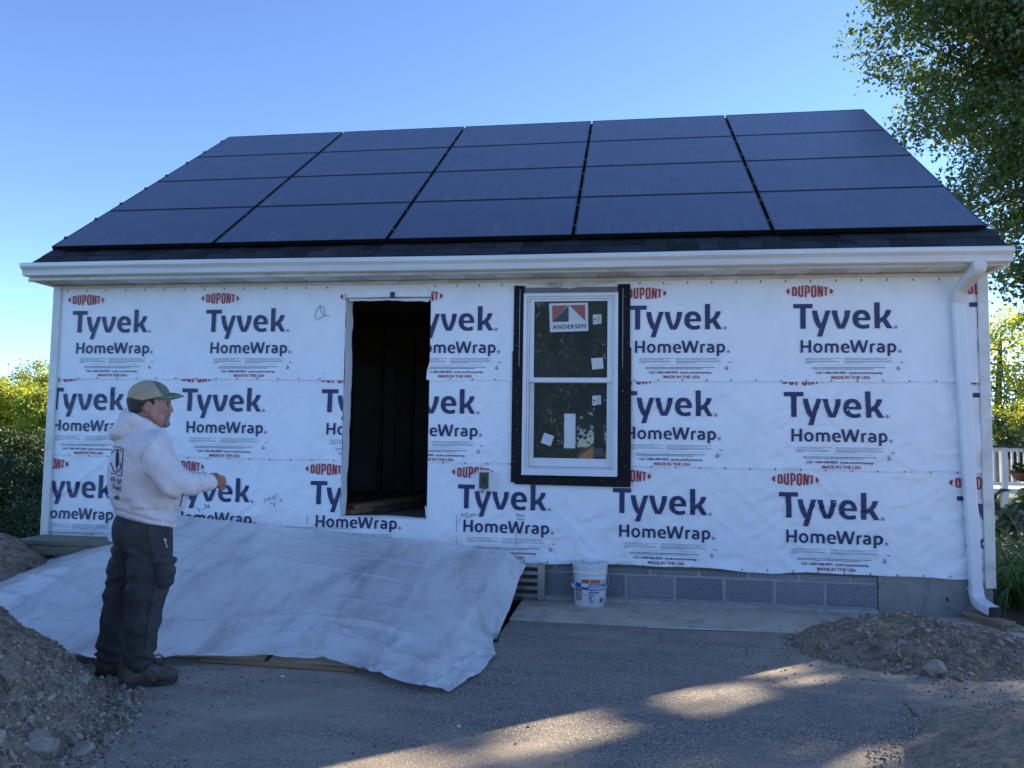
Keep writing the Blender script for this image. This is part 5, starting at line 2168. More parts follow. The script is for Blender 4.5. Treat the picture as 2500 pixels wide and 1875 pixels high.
class Field:
    def __init__(s, lo, hi, h):
        s.lo, s.h = np.array(lo, float), h
        s.n = np.ceil((np.array(hi) - s.lo) / h).astype(int) + 1
        s.f = np.full(s.n, 1.0, np.float32)

    def sub(s, lo, hi):
        a = np.clip(np.floor((np.array(lo) - s.lo) / s.h).astype(int), 0, s.n - 1)
        b = np.clip(np.ceil((np.array(hi) - s.lo) / s.h).astype(int) + 1, 1, s.n)
        ax = [s.lo[i] + s.h * np.arange(a[i], b[i]) for i in range(3)]
        return tuple(slice(a[i], b[i]) for i in range(3)), np.meshgrid(*ax, indexing='ij')

    def put(s, sl, d, k, op):
        f = s.f[sl]
        if op == 'add':
            if k > 0:
                hh = np.maximum(k - np.abs(f - d), 0) / k
                s.f[sl] = np.minimum(f, d) - hh * hh * k * .25
            else:
                s.f[sl] = np.minimum(f, d)
        else:
            if k > 0:
                hh = np.maximum(k - np.abs(f + d), 0) / k
                s.f[sl] = np.maximum(f, -d) + hh * hh * k * .25
            else:
                s.f[sl] = np.maximum(f, -d)

    def cap(s, a, b, ra, rb, k=.02, op='add', sy=1.0):
        """tapered capsule; sy squeezes it along the depth axis"""
        a, b = np.array(a, float), np.array(b, float)
        m = max(ra, rb) + k + 3 * s.h
        sl, (X, Y, Z) = s.sub(np.minimum(a, b) - m, np.maximum(a, b) + m)
        d = b - a
        dd = np.array([d[0], d[1] / sy, d[2]])
        L = dd @ dd + 1e-12
        px, py, pz = X - a[0], (Y - a[1]) / sy, Z - a[2]
        t = np.clip((px * dd[0] + py * dd[1] + pz * dd[2]) / L, 0, 1)
        r = np.sqrt((px - t * dd[0]) ** 2 + (py - t * dd[1]) ** 2 + (pz - t * dd[2]) ** 2) - (ra + (rb - ra) * t)
        s.put(sl, r, k, op)
        return s

    def ell(s, c, r, k=.02, op='add', tilt=0.0, yaw=0.0):
        c, r = np.array(c, float), np.array(r, float)
        m = r.max() + k + 3 * s.h
        sl, (X, Y, Z) = s.sub(c - m, c + m)
        X, Y, Z = X - c[0], Y - c[1], Z - c[2]
        if yaw:
            X, Y = X * math.cos(yaw) + Y * math.sin(yaw), -X * math.sin(yaw) + Y * math.cos(yaw)
        if tilt:
            X, Z = X * math.cos(tilt) + Z * math.sin(tilt), -X * math.sin(tilt) + Z * math.cos(tilt)
        k0 = np.sqrt((X / r[0]) ** 2 + (Y / r[1]) ** 2 + (Z / r[2]) ** 2)
        k1 = np.sqrt((X / r[0] ** 2) ** 2 + (Y / r[1] ** 2) ** 2 + (Z / r[2] ** 2) ** 2) + 1e-9
        s.put(sl, k0 * (k0 - 1) / k1, k, op)
        return s

    def chain(s, pts, rads, k=.02, sy=1.0):
        for i in range(len(pts) - 1):
            s.cap(pts[i], pts[i + 1], rads[i], rads[i + 1], k, sy=sy)
        return s

    def half(s, n, d):
        """keep the side where n.p <= d"""
        ax = [s.lo[i] + s.h * np.arange(s.n[i]) for i in range(3)]
        X, Y, Z = np.meshgrid(*ax, indexing='ij')
        s.f = np.maximum(s.f, (n[0] * X + n[1] * Y + n[2] * Z - d).astype(np.float32))
        return s

    def warp(s, fn):
        ax = [s.lo[i] + s.h * np.arange(s.n[i]) for i in range(3)]
        m = np.abs(s.f) < .05
        I = np.argwhere(m)
        P = s.lo + I * s.h
        s.f[m] += fn(P[:, 0], P[:, 1], P[:, 2]).astype(np.float32)
        return s

    def mesh(s, relax=2):
        f = s.f
        f[0], f[-1], f[:, 0], f[:, -1], f[:, :, 0], f[:, :, -1] = 1, 1, 1, 1, 1, 1
        ins = f < 0
        n = np.array(f.shape)
        cnt = np.zeros(n - 1, np.int8)
        for a in (0, 1):
            for b in (0, 1):
                for c in (0, 1):
                    cnt += ins[a:n[0] - 1 + a, b:n[1] - 1 + b, c:n[2] - 1 + c]
        act = (cnt > 0) & (cnt < 8)
        cells = np.argwhere(act)
        idx = -np.ones(n - 1, np.int64)
        idx[act] = np.arange(len(cells))
        acc = np.zeros((len(cells), 3))
        num = np.zeros(len(cells))
        corners = [(a, b, c) for a in (0, 1) for b in (0, 1) for c in (0, 1)]
        cv = {co: f[cells[:, 0] + co[0], cells[:, 1] + co[1], cells[:, 2] + co[2]] for co in corners}
        for co in corners:
            for ax in range(3):
                if co[ax] == 0:
                    c2 = tuple(1 if i == ax else co[i] for i in range(3))
                    v0, v1 = cv[co], cv[c2]
                    cr = (v0 < 0) != (v1 < 0)
                    t = np.where(cr, v0 / np.where(cr, v0 - v1, 1), 0)
                    p = np.tile(np.array(co, float), (len(cells), 1))
                    p[:, ax] += t
                    acc[cr] += p[cr]
                    num[cr] += 1
        V = s.lo + (cells + acc / num[:, None]) * s.h
        F = []
        for ax in range(3):
            sl0 = [slice(None)] * 3
            sl1 = [slice(None)] * 3
            sl0[ax], sl1[ax] = slice(0, -1), slice(1, None)
            e = np.argwhere(ins[tuple(sl0)] != ins[tuple(sl1)])
            flip = ins[tuple(sl0)][tuple(e.T)]
            u, w = (ax + 1) % 3, (ax + 2) % 3
            q = []
            for du, dw in ((0, 0), (-1, 0), (-1, -1), (0, -1)):
                c = e.copy()
                c[:, u] += du
                c[:, w] += dw
                q.append(idx[tuple(c.T)])
            q = np.stack(q, -1)
            q[~flip] = q[~flip][:, ::-1]
            F.append(q)
        F = np.concatenate(F)
        F = F[(F >= 0).all(1)]
        for _ in range(relax):
            A = np.zeros_like(V)
            C = np.zeros(len(V))
            for i in range(4):
                np.add.at(A, F[:, i], V[F[:, (i + 1) % 4]])
                np.add.at(C, F[:, i], 1)
                np.add.at(A, F[:, (i + 1) % 4], V[F[:, i]])
                np.add.at(C, F[:, (i + 1) % 4], 1)
            V = V * .45 + .55 * A / np.maximum(C, 1)[:, None]
        return V, F


man = empty("person", tuple(FOOT + EY * .09), "person in pale hoodie, dark cargo trousers and two-tone cap standing before the plastic sheet", "person")


def MP(o):
    o.parent = man
    o.matrix_parent_inverse = man.matrix_basis.inverted()
    return o


PMAT = dict(
    skin=pm("skin", (0.40, 0.205, 0.15), (0.33, 0.155, 0.11), 14, 0.5, bump=0.08, bscale=120, world_co=True),
    hoodie=pm("hoodie_fleece", (0.70, 0.66, 0.655), (0.62, 0.585, 0.585), 12, 0.92, bump=0.18, bscale=140, bdist=.004, world_co=True, spec=.2),
    trousers=pm("work_trousers", (0.040, 0.040, 0.042), (0.060, 0.060, 0.062), 12, 0.9, bump=0.25, bscale=160, bdist=.004, world_co=True, spec=.25),
    leather=pm("boot_leather", (0.062, 0.045, 0.032), (0.095, 0.07, 0.052), 14, 0.72, bump=0.2, bscale=90, world_co=True),
    hair=pm("hair", (0.022, 0.017, 0.014), (0.045, 0.036, 0.030), 60, 0.7, bump=0.5, bscale=190, world_co=True),
    beard=pm("grey_beard", (0.10, 0.08, 0.07), (0.27, 0.25, 0.23), 50, 0.85, bump=0.5, bscale=220, world_co=True),
    khaki=pm("cap_khaki", (0.40, 0.345, 0.24), (0.31, 0.265, 0.18), 16, 0.92, bump=0.25, bscale=200, world_co=True),
    green=pm("cap_green", (0.09, 0.145, 0.095), (0.17, 0.205, 0.15), 14, 0.9, bump=0.2, bscale=180, world_co=True),
    eye=pm("eye_white", (0.62, 0.6, 0.57), (0.55, 0.53, 0.5), 20, 0.2),
    iris=pm("iris_dark", (0.02, 0.015, 0.012), (0.03, 0.02, 0.015), 20, 0.15),
)

sh_n, el_n, wr_n = mp(370, 1099, -.18), mp(423, 1182, -.265), mp(508, 1176, -.10)
sh_f, el_f, wr_f = mp(372, 1098, .19), mp(428, 1178, .23), mp(506, 1174, .045)
hip_n, kn_n, an_n = mp(366, 1318, -.075), mp(357, 1450, -.085), mp(340, 1590, -.035)
hip_f, kn_f, an_f = mp(330, 1318, .10), mp(296, 1450, .15), mp(271, 1582, .18)

# hands, neck and head belong to one continuous body
b = Field((-.33, -.38, -.01), (.62, .42, 1.80), .0052)
b.ell(mp(352, 1130, 0), (.12, .16, .19), .04).ell(mp(355, 1220, 0), (.13, .15, .14), .05)
b.cap(sh_n, sh_f, .05, .05, .04)
b.chain([sh_n, el_n, wr_n], [.05, .042, .030], .03).chain([sh_f, el_f, wr_f], [.05, .042, .030], .03)
b.chain([hip_n, kn_n, an_n], [.075, .05, .03], .03).chain([hip_f, kn_f, an_f], [.075, .05, .03], .03)
b.cap(mp(352, 1000, 0), mp(340, 1075, 0), .064, .075, .03)
hc = mp(366, 976, 0)
b.ell(hc, (.098, .078, .098), .02)
b.ell(mp(385, 1003, 0), (.066, .062, .082), .03)
b.ell(mp(383, 1024, 0), (.056, .054, .036), .03, tilt=.25)
b.cap(mp(372, 1012, -.055), mp(395, 1032, -.028), .022, .018, .03).cap(mp(372, 1012, .055), mp(395, 1032, .028), .022, .018, .03)
b.ell(mp(402, 1035, 0), (.022, .026, .020), .02)
b.cap(mp(411, 976, -.034), mp(411, 976, .034), .014, .014, .015)
b.cap(mp(412, 984, 0), mp(418.5, 1002, 0), .009, .0125, .010)
b.ell(mp(415, 1006, -.013), (.011, .009, .008), .008).ell(mp(415, 1006, .013), (.011, .009, .008), .008)
b.cap(mp(400, 996, -.045), mp(396, 1000, -.05), .018, .018, .02).cap(mp(400, 996, .045), mp(396, 1000, .05), .018, .018, .02)
b.cap(mp(411, 1015, -.018), mp(411, 1015, .018), .008, .008, .008).cap(mp(410, 1021, -.015), mp(410, 1021, .015), .008, .008, .008)
for s_ in (-1, 1):
    b.ell(mp(406, 986, s_ * .036), (.016, .018, .011), .008, op='cut')
    b.ell(mp(361, 993, s_ * .080), (.021, .011, .033), .006, tilt=-.15)
    b.ell(mp(363, 992, s_ * .090), (.011, .008, .020), .006, op='cut', tilt=-.15)
# near hand: back of the hand up, fingers curled round, thumb along the top
w = wr_n
palm = mp(522, 1170, -.085)
b.cap(w, palm, .028, .027, .015, sy=.8).ell(palm, (.043, .024, .034), .012, tilt=-.1)
for i, (kx, ky, kd) in enumerate(((533, 1163, -.110), (534, 1170, -.100), (532, 1177, -.092), (528, 1183, -.086))):
    k1 = mp(kx, ky, kd)
    L = (1.0, 1.06, .98, .8)[i]
    k2 = k1 + np.array([.030, .012, -.006]) * L
    k3 = k2 + np.array([.006, .030, -.012]) * L
    k4 = k3 + np.array([-.020, .012, -.004]) * L
    b.chain([palm * .35 + k1 * .65, k1, k2, k3, k4], [.0105, .0105, .0095, .0088, .0078], .004)
t1 = mp(516, 1160, -.055)
b.chain([palm, t1, t1 + np.array([.028, .006, .004]), t1 + np.array([.052, .004, -.012])], [.015, .0125, .0105, .0088], .005)
# far hand meets it
palm2 = mp(520, 1176, .02)
b.cap(wr_f, palm2, .027, .026, .015, sy=.8).ell(palm2, (.041, .023, .033), .012)
for i in range(4):
    k1 = palm2 + np.array([.030, -.004 + .002 * i, .022 - .016 * i])
    k2 = k1 + np.array([.026, -.014, -.004])
    k3 = k2 + np.array([.002, -.026, -.010])
    b.chain([palm2, k1, k2, k3, k3 + np.array([-.016, -.008, -.004])], [.012, .0102, .0092, .0085, .0076], .004)
t1 = palm2 + np.array([-.004, -.024, .03])
b.chain([palm2, t1, t1 + np.array([.026, -.010, .004]), t1 + np.array([.046, -.016, -.006])], [.014, .012, .010, .0085], .005)
V, F = b.mesh(2)
body = MP(mesh_np("body", to_world(V), F, PMAT['skin'], None, True))
for s_ in (-1, 1):
    for nm, r, off, mt in (("eye", .0098, 0.0, 'eye'), ("iris", .0068, .0042, 'iris')):
        bm = bmesh.new()
        bmesh.ops.create_uvsphere(bm, u_segments=12, v_segments=8, radius=r)
        me = bpy.data.meshes.new(nm)
        bm.to_mesh(me)
        bm.free()
        me.polygons.foreach_set("use_smooth", [True] * len(me.polygons))
        o = link(nm, me, None, PMAT[mt])
        o.location = to_world(np.array([mp(404.5, 986.5, s_ * .034) + np.array([off, s_ * off * .5, 0])]))[0]
        MP(o)
    f = Field(mp(405, 984, s_ * .035) - .05, mp(405, 984, s_ * .035) + .05, .0022)
    f.cap(mp(398, 979.5, s_ * .052), mp(411, 977.5, s_ * .026), .0042, .0052, .002)
    V, F = f.mesh(1)
    MP(mesh_np("eyebrow", to_world(V), F, PMAT['hair'], None, True))

f = Field(mp(402, 1022, 0) - .085, mp(402, 1022, 0) + .085, .0032)
f.cap(mp(411.5, 1012, -.034), mp(411.5, 1012, .034), .0095, .0095, .006)
f.cap(mp(406, 1013, -.040), mp(400, 1029, -.040), .0105, .013, .008).cap(mp(406, 1013, .040), mp(400, 1029, .040), .0105, .013, .008)
f.ell(mp(401.5, 1034, 0), (.030, .042, .024), .014)
f.ell(mp(411, 1019, 0), (.012, .016, .007), .004, op='cut')
f.warp(lambda x, y, z: .0022 * fbm(x * 150, y * 150, z * 60, 2))
V, F = f.mesh(1)
MP(mesh_np("beard", to_world(V), F, PMAT['beard'], None, True))

f = Field(mp(350, 985, 0) - .15, mp(350, 985, 0) + .15, .004)
f.ell(mp(356, 981, 0), (.098, .0835, .083), .01).ell(mp(338, 1001, 0), (.046, .064, .045), .02)
f.cap(mp(371, 978, -.074), mp(370, 993, -.072), .012, .007, .006).cap(mp(371, 978, .074), mp(370, 993, .072), .012, .007, .006)
f.ell(mp(319, 976, 0), (.016, .030, .018), .01)
a1 = mp(372, 1000, 0)[0]
f.cap(mp(400, 1000, 0), mp(385, 1030, 0), .075, .06, .0, op='cut')
f.cap(mp(361, 996, -.09), mp(361, 998, .09), .030, .030, .0, op='cut')
f.warp(lambda x, y, z: .003 * fbm(x * 90, y * 120, z * 50, 2))
V, F = f.mesh(1)
MP(mesh_np("hair", to_world(V), F, PMAT['hair'], None, True))

# cap: crown cut by a tilted rim, khaki behind and green in front, with a bent peak
cc = mp(362, 972, 0)
f = Field(cc - .16, cc + .16, .004)
f.ell(cc + np.array([0, 0, .008]), (.107, .0895, .092), .0)
f.ell(mp(381, 960, 0), (.056, .070, .046), .04)
rim_b, rim_f = mp(322, 985, 0), mp(398, 969, 0)
rd = rim_f - rim_b
nrm = np.array([rd[2], 0, -rd[0]])
nrm /= np.linalg.norm(nrm)
f.half(nrm, nrm @ rim_b)
f.ell(cc + np.array([.002, 0, -.004]), (.099, .0815, .083), .0, op='cut')
f.cap(mp(368, 934, 0), mp(368, 931.5, 0), .006, .005, .004)
V, F = f.mesh(1)
fc = V[F].mean(1)
seam = mp(390, 958, 0)[0] - .62 * (fc[:, 2] - mp(390, 958, 0)[2])
crown = MP(mesh_np("cap", to_world(V), F, [PMAT['khaki'], PMAT['green']], None, True, mi=(fc[:, 0] > seam).astype(int)))
n1, n2 = 18, 14
tip, root = mp(449, 966, 0), mp(392, 966, 0)
Vb = []
for lay in (0, 1):
    for i in range(n1 + 1):
        a_ = (i / n1 * 2 - 1)
        for j in range(n2 + 1):
            t = j / n2
            ang = a_ * 1.35
            inner = np.array([root[0] - .050 + .062 * math.cos(ang), .079 * math.sin(ang), root[2] - .002])
            outer = np.array([root[0] - .048 + (tip[0] - root[0] + .048) * math.cos(ang * .96) ** .75 if abs(ang) < 1.5 else 0, .083 * math.sin(ang), tip[2]])
            p = inner * (1 - t) + outer * t
            p[2] += .042 * (math.cos(ang) - .72) * (1 - .1 * t) + .012 * math.sin(PI * t) * math.cos(ang) - .010 * t - lay * .006
            Vb.append(p)
nn = n2 + 1
Fb = []
off = (n1 + 1) * nn
for i in range(n1):
    for j in range(n2):
        a_ = i * nn + j
        Fb.append((a_, a_ + nn, a_ + nn + 1, a_ + 1))
        Fb.append((off + a_, off + a_ + 1, off + a_ + nn + 1, off + a_ + nn))
    a_ = i * nn + n2
    Fb.append((a_, a_ + nn, off + a_ + nn, off + a_))
o = mesh_np("peak", to_world(np.array(Vb)), np.array(Fb), PMAT['green'], None, True)
o.parent = crown
o.matrix_parent_inverse = man.matrix_basis.inverted() if False else Matrix.Identity(4)

# hoodie
h = Field((-.30, -.40, .80), (.50, .42, 1.62), .0065)
h.ell(mp(350, 1128, .01), (.165, .205, .21), .05, yaw=.2)
h.ell(mp(352, 1165, .01), (.178, .203, .17), .05, yaw=.2)
h.ell(mp(362, 1212, .01), (.186, .203, .12), .05, tilt=-.2, yaw=.2)
h.ell(mp(395, 1205, .03), (.125, .165, .12), .06)
h.ell(mp(355, 1248, .01), (.178, .192, .055), .03, tilt=-.29)
h.cap(mp(360, 1085, -.13), mp(360, 1085, .15), .085, .085, .06)
h.cap(mp(345, 1066, -.05), mp(345, 1066, .05), .078, .078, .05)
h.cap(sh_n, el_n * .5 + sh_n * .5, .094, .082, .03)
h.cap(el_n * .5 + sh_n * .5, el_n, .082, .074, .010)
h.chain([el_n, el_n * .45 + wr_n * .55, wr_n * .97 + el_n * .03], [.074, .062, .048], .012)
h.chain([sh_f, el_f, wr_f * .97 + el_f * .03], [.095, .076, .048], .04)
h.cap(wr_n, wr_n + (wr_n - el_n) * .045, .046, .043, .008).cap(wr_f, wr_f + (wr_f - el_f) * .045, .044, .042, .008)
# hood lying on the shoulders
h.ell(mp(305, 1043, 0), (.060, .125, .055), .025, tilt=.45)
h.chain([mp(309, 1017, -.05), mp(322, 1024, -.10), mp(355, 1042, -.115), mp(386, 1062, -.075), mp(396, 1072, -.01)], [.024, .030, .036, .032, .026], .02)
h.chain([mp(309, 1017, .05), mp(322, 1024, .10), mp(355, 1042, .115), mp(386, 1062, .075), mp(396, 1072, .01)], [.024, .030, .036, .032, .026], .02)
h.cap(mp(308, 1016, -.06), mp(308, 1016, .06), .026, .026, .02)
h.chain([mp(284, 1056, -.09), mp(281, 1058, 0), mp(284, 1056, .09)], [.03, .036, .03], .02)
h.cap(mp(352, 985, 0), mp(346, 1040, 0), .066, .070, .02, op='cut')


def hood_fold(x, y, z):
    e = np.exp(-(((x - el_n[0]) / .16) ** 2 + ((z - el_n[2]) / .16) ** 2)) * (y < 0)
    s1 = np.sin((x * .62 + z * .78) * 78 + 3 * fbm(x * 6, y * 6, z * 6, 2)) * .0042 * e
    hem = np.exp(-((z - (mp(352, 1238)[2] - .29 * (x - mp(352, 1238)[0]))) / .035) ** 2)
    s2 = .016 * hem * fbm(x * 11, y * 11 + 3, z * 26, 2)
    s3 = .027 * np.abs(fbm(x * 6.5 + z * 5, y * 5, z * 4.0 - x * 5, 3)) - .005 + .004 * fbm(x * 16, y * 14, z * 16, 2)
    wv = np.exp(-((x - wr_n[0] + .05) / .07) ** 2) * .003 * np.sin(x * 190 + z * 60)
    return s1 + s2 + s3 + wv


h.warp(hood_fold)
V, F = h.mesh(2)
hoodie = MP(mesh_np("hoodie", to_world(V), F, PMAT['hoodie'], None, True))
# ribbed hem
f = Field((-.30, -.32, .80), (.36, .34, 1.16), .006)
f.ell(mp(355, 1263, .01), (.171, .187, .042), .0, tilt=-.29)
f.warp(lambda x, y, z: .0016 * np.sin(np.arctan2(y, x) * 110))
V, F = f.mesh(1)
o = mesh_np("hem", to_world(V), F, PMAT['hoodie'], None, True)
o.parent = hoodie

# print on the back, laid onto the cloth
hb = BVHTree.FromPolygons([Vector(v) for v in to_world(h.mesh(2)[0])], [tuple(map(int, q)) for q in F_h] if False else [tuple(map(int, q)) for q in h.mesh(2)[1]])


def on_cloth(px, py, lift=.0025):
    v = Vector(ray(px, py)).normalized()
    hit, nn_, _, _ = hb.ray_cast(Vector(CAM), v)
    if hit is None:
        return None
    if nn_.dot(v) > 0:
        nn_ = -nn_
    return hit + nn_ * lift


def cloth_strokes(name, strokes, mat, parent, ox, oy, sc, w):
    mb = MB()
    for st in strokes:
        P = []
        for (x0, y0), (x1, y1) in zip(st[:-1], st[1:]):
            n = max(1, int(math.hypot(x1 - x0, y1 - y0) / sc / 2.0))
            for k in range(n):
                P.append((x0 + (x1 - x0) * k / n, y0 + (y1 - y0) * k / n))
        P.append(st[-1])
        Q = [on_cloth(ox + x / sc, oy + y / sc) for x, y in P]
        run = []
        for q in Q + [None]:
            if q is not None and (not run or (q - run[-1]).length < .05):
                run.append(q)
            else:
                if len(run) > 1:
                    mb.tube(run, w, 4)
                run = [q] if q is not None else []
    if mb.V:
        o = mb.build(name, mat, None, smooth=True)
        o.parent = parent


cloth_strokes("back_print", [
    [(135, 280), (300, 292), (385, 335), (345, 940), (250, 930)], [(112, 430), (195, 345), (320, 355), (330, 400)], [(105, 640), (170, 840), (250, 845)], [(98, 880), (248, 892)],
    [(245, 360), (225, 480), (218, 680), (250, 820)], [(262, 360), (280, 480), (275, 680), (240, 740)], [(252, 420), (244, 560), (240, 700)], [(250, 420), (258, 560), (250, 720)],
    [(318, 640), (320, 760), (270, 860)]], MT['navy'], hoodie, 260, 1060, 9.217, .0026)
cloth_strokes("back_lettering", [
    [(110, 950), (112, 1000), (128, 1045), (148, 1030), (156, 955)], [(192, 960), (188, 1070)], [(255, 1110), (265, 1000), (310, 1115), (335, 1010)],
    [(232, 1265), (236, 1185), (268, 1192), (262, 1222), (238, 1226), (275, 1268)], [(330, 1195), (300, 1190), (295, 1215), (325, 1240), (318, 1268), (285, 1262)], [(150, 1130), (165, 1180), (158, 1215)],
    [(185, 1140), (200, 1190), (190, 1230)]], MT['navy'], hoodie, 260, 1060, 9.217, .0022)
cloth_strokes("back_lettering", [[(165, 1290), (200, 1315), (310, 1330)], [(140, 1090), (205, 1105), (320, 1155)]], MT['grey_print'], hoodie, 260, 1060, 9.217, .0018)
cloth_strokes("back_emblem", [[(215, 1385), (285, 1390), (285, 1465), (225, 1465), (215, 1385)], [(235, 1400), (275, 1405), (275, 1450), (240, 1450), (240, 1415), (265, 1425)], [(180, 1405), (172, 1435), (195, 1455), (210, 1430), (185, 1405)]],
              PMAT['green'], hoodie, 260, 1060, 9.217, .0028)
cloth_strokes("shoulder_seam", [[(735, 640), (775, 720), (690, 760), (640, 800), (600, 900)]], PMAT['hoodie'], hoodie, 200, 900, 4.1475, .0028)
# drawstring
cloth_strokes("drawstring", [[(1020, 1265), (1005, 1330), (990, 1395)]], MT['navy'], hoodie, 200, 900, 4.1475, .003)

# trousers
t = Field((-.34, -.30, 0.02), (.30, .40, 1.08), .0065)
t.ell(mp(351, 1280, .01), (.155, .175, .13), .04)
t.ell(mp(322, 1305, .0), (.095, .16, .10), .05)
t.chain([hip_n, mp(366, 1385, -.085), kn_n, mp(348, 1520, -.06), mp(341, 1570, -.04), mp(339, 1603, -.03)], [.120, .112, .100, .086, .080, .082], .03, sy=.92)
t.chain([hip_f, mp(313, 1385, .12), kn_f, mp(279, 1520, .17), mp(271, 1565, .18), mp(269, 1594, .18)], [.115, .100, .081, .068, .066, .070], .03, sy=.95)
# cargo pocket with its flap
t.ell(mp(401, 1397, -.172), (.056, .030, .088), .010, tilt=.12)
t.cap(mp(379, 1366, -.195), mp(423, 1367, -.155), .020, .020, .006)


def trouser_fold(x, y, z):
    a = np.clip((.55 - z) / .5, 0, 1)
    r = .0075 * a * np.sin(z * 62 + x * 24 + 5 * fbm(x * 7, y * 7, z * 6, 2)) * (.4 + .6 * fbm(x * 4, y * 4, z * 4, 2) ** 2 * 3).clip(0, 1)
    kn = np.exp(-((z - kn_n[2] - .03) / .10) ** 2)
    r = r + .0055 * kn * np.sin(z * 75 - x * 55 + 3 * fbm(x * 8, y * 8, z * 8, 2))
    cuff = np.exp(-((z - .165) / .05) ** 2)
    r = r + .007 * cuff * np.sin(z * 95 + x * 40 + 6 * fbm(x * 9, y * 9, z * 6, 2))
    seat = np.exp(-((z - mp(330, 1345)[2]) / .05) ** 2) * (x < .02)
    r = r + .007 * seat * np.sin(z * 90 + x * 50)
    dg = np.clip((.78 - z) / .3, 0, 1)
    return r + .006 * fbm(x * 11, y * 11, z * 7, 3) + .024 * dg * (np.abs(fbm(x * 8 + z * 7, y * 6, z * 5 - x * 6, 3)) - .2)


t.warp(trouser_fold)
V, F = t.mesh(2)
tr = MP(mesh_np("trousers", to_world(V), F, PMAT['trousers'], None, True))
# seam, pocket edges and the keys clipped at the pocket
hbt = BVHTree.FromPolygons([Vector(v) for v in to_world(V)], [tuple(map(int, q)) for q in F])
hb = hbt
cloth_strokes("seam", [[(585, 95), (600, 250), (640, 420), (668, 560), (640, 720), (600, 900), (575, 1150), (570, 1240)]], PMAT['trousers'], tr, 200, 1250, 3.6875, .0030)
cloth_strokes("pocket_edge", [[(380, 75), (380, 98), (560, 92)], [(795, 120), (735, 235)], [(645, 420), (650, 450), (690, 475), (825, 460)], [(690, 480), (668, 660), (740, 700)]], PMAT['trousers'], tr, 200, 1250, 3.6875, .0036)
cloth_strokes("keys", [[(735, 235), (750, 290), (766, 325)], [(742, 240), (760, 262)]], MT['staple'], tr, 200, 1250, 3.6875, .0045)

# boots
def boot(heel, ankle, toe, zsole, nm):
    hx, tx = heel[0], toe[0]
    yc = ankle[1]
    f = Field((hx - .04, yc - .1, -.01), (tx + .05, yc + .14, .25), .005)
    L = tx - hx
    f.chain([(hx + .045, yc, .075), (hx + .06, yc, .14), (hx + .075, yc, .19)], [.050, .056, .060], .02, sy=.85)
    f.chain([(hx + .05, yc, .058), (hx + L * .55, yc, .062), (tx - .055, yc, .050)], [.052, .050, .042], .03, sy=.95)
    f.cap((hx + .10, yc, .13), (tx - .10, yc, .075), .042, .034, .03, sy=.95)
    f.ell((tx - .055, yc, .048), (.056, .050, .036), .02)
    f.half((0, 0, -1), -.022)
    f.warp(lambda x, y, z: .003 * fbm(x * 22, y * 22, z * 22, 2) + .0022 * np.sin(x * 110 + z * 80) * np.exp(-((x - (hx + L * .62)) / .05) ** 2))
    V, F = f.mesh(1)
    o = MP(mesh_np("boot", to_world(V), F, PMAT['leather'], None, True))
    prof = []
    for k in range(28):
        a = 2 * PI * k / 28
        c_, s_ = math.cos(a), math.sin(a)
        wv = .050 if c_ > 0 else .045
        x = (hx + tx) / 2 + (L / 2 + .004) * (abs(c_) ** .75) * (1 if c_ > 0 else -1)
        prof.append((x, yc + wv * (abs(s_) ** .7) * (1 if s_ > 0 else -1) * (1 - .12 * (abs(c_ + .25) < .25))))
    Vs = []
    for z, g in ((0.0, .985), (.012, 1.0), (.027, .99)):
        for x, y in prof:
            xx = (hx + tx) / 2 + (x - (hx + tx) / 2) * g
            lift = .012 * max(0, (x - (tx - .06)) / .06) ** 2
            Vs.append((xx, yc + (y - yc) * g, z + lift + zsole))
    n = len(prof)
    Fs = [tuple(range(n))[::-1], tuple(range(2 * n, 3 * n))]
    for q in range(2):
        Fs += [(q * n + i, q * n + (i + 1) % n, (q + 1) * n + (i + 1) % n, (q + 1) * n + i) for i in range(n)]
    so = mesh_np("sole", to_world(np.array(Vs)), Fs, MT['black'], o)
    mb = MB()
    for k in range(5):
        x, z = hx + L * (.40 + .055 * k), .155 - .017 * k
        y0, y1 = yc - .038, yc + .038
        mb.tube([tuple(to_world(np.array([[x, y0, z - .012]]))[0]), tuple(to_world(np.array([[x + .012, yc, z + .018]]))[0]), tuple(to_world(np.array([[x, y1, z - .012]]))[0])], .0026, 5)
    for s_ in (-1, 1):
        pts = [np.array([hx + L * .50, yc + s_ * .01, .150]), np.array([hx + L * .66, yc - .02 + s_ * .018, .165]), np.array([hx + L * .76, yc - .03 + s_ * .022, .130]), np.array([hx + L * .68, yc - .035 + s_ * .012, .115]), np.array([hx + L * .56, yc - .02, .135])]
        mb.tube([tuple(to_world(np.array([p]))[0]) for p in [np.array(q) for q in spline(pts, 6)]], .0026, 5)
    mb.build("lace", MT['black'], o, smooth=True)
    mb = MB()
    for k in range(4):
        x, z = hx + L * (.42 + .055 * k), .135 - .016 * k
        p = to_world(np.array([[x, yc - .044, z]]))[0]
        mb.box(p[0] - .004, p[0] + .004, p[1] - .004, p[1] + .004, p[2] - .004, p[2] + .004, .001)
    mb.build("eyelets", MT['staple'], o)


boot(mp(292, 1668, -.0), mp(336, 1630, -.01), mp(433, 1668, 0), 0.0, "near")
gf = gz(268, 1648)
df = (gf - FOOT) @ EY
boot(mp(235, 1648, df), np.array([0, df, 0]), mp(322, 1645, df + .0) + np.array([.03, 0, 0]), 0.0, "far")

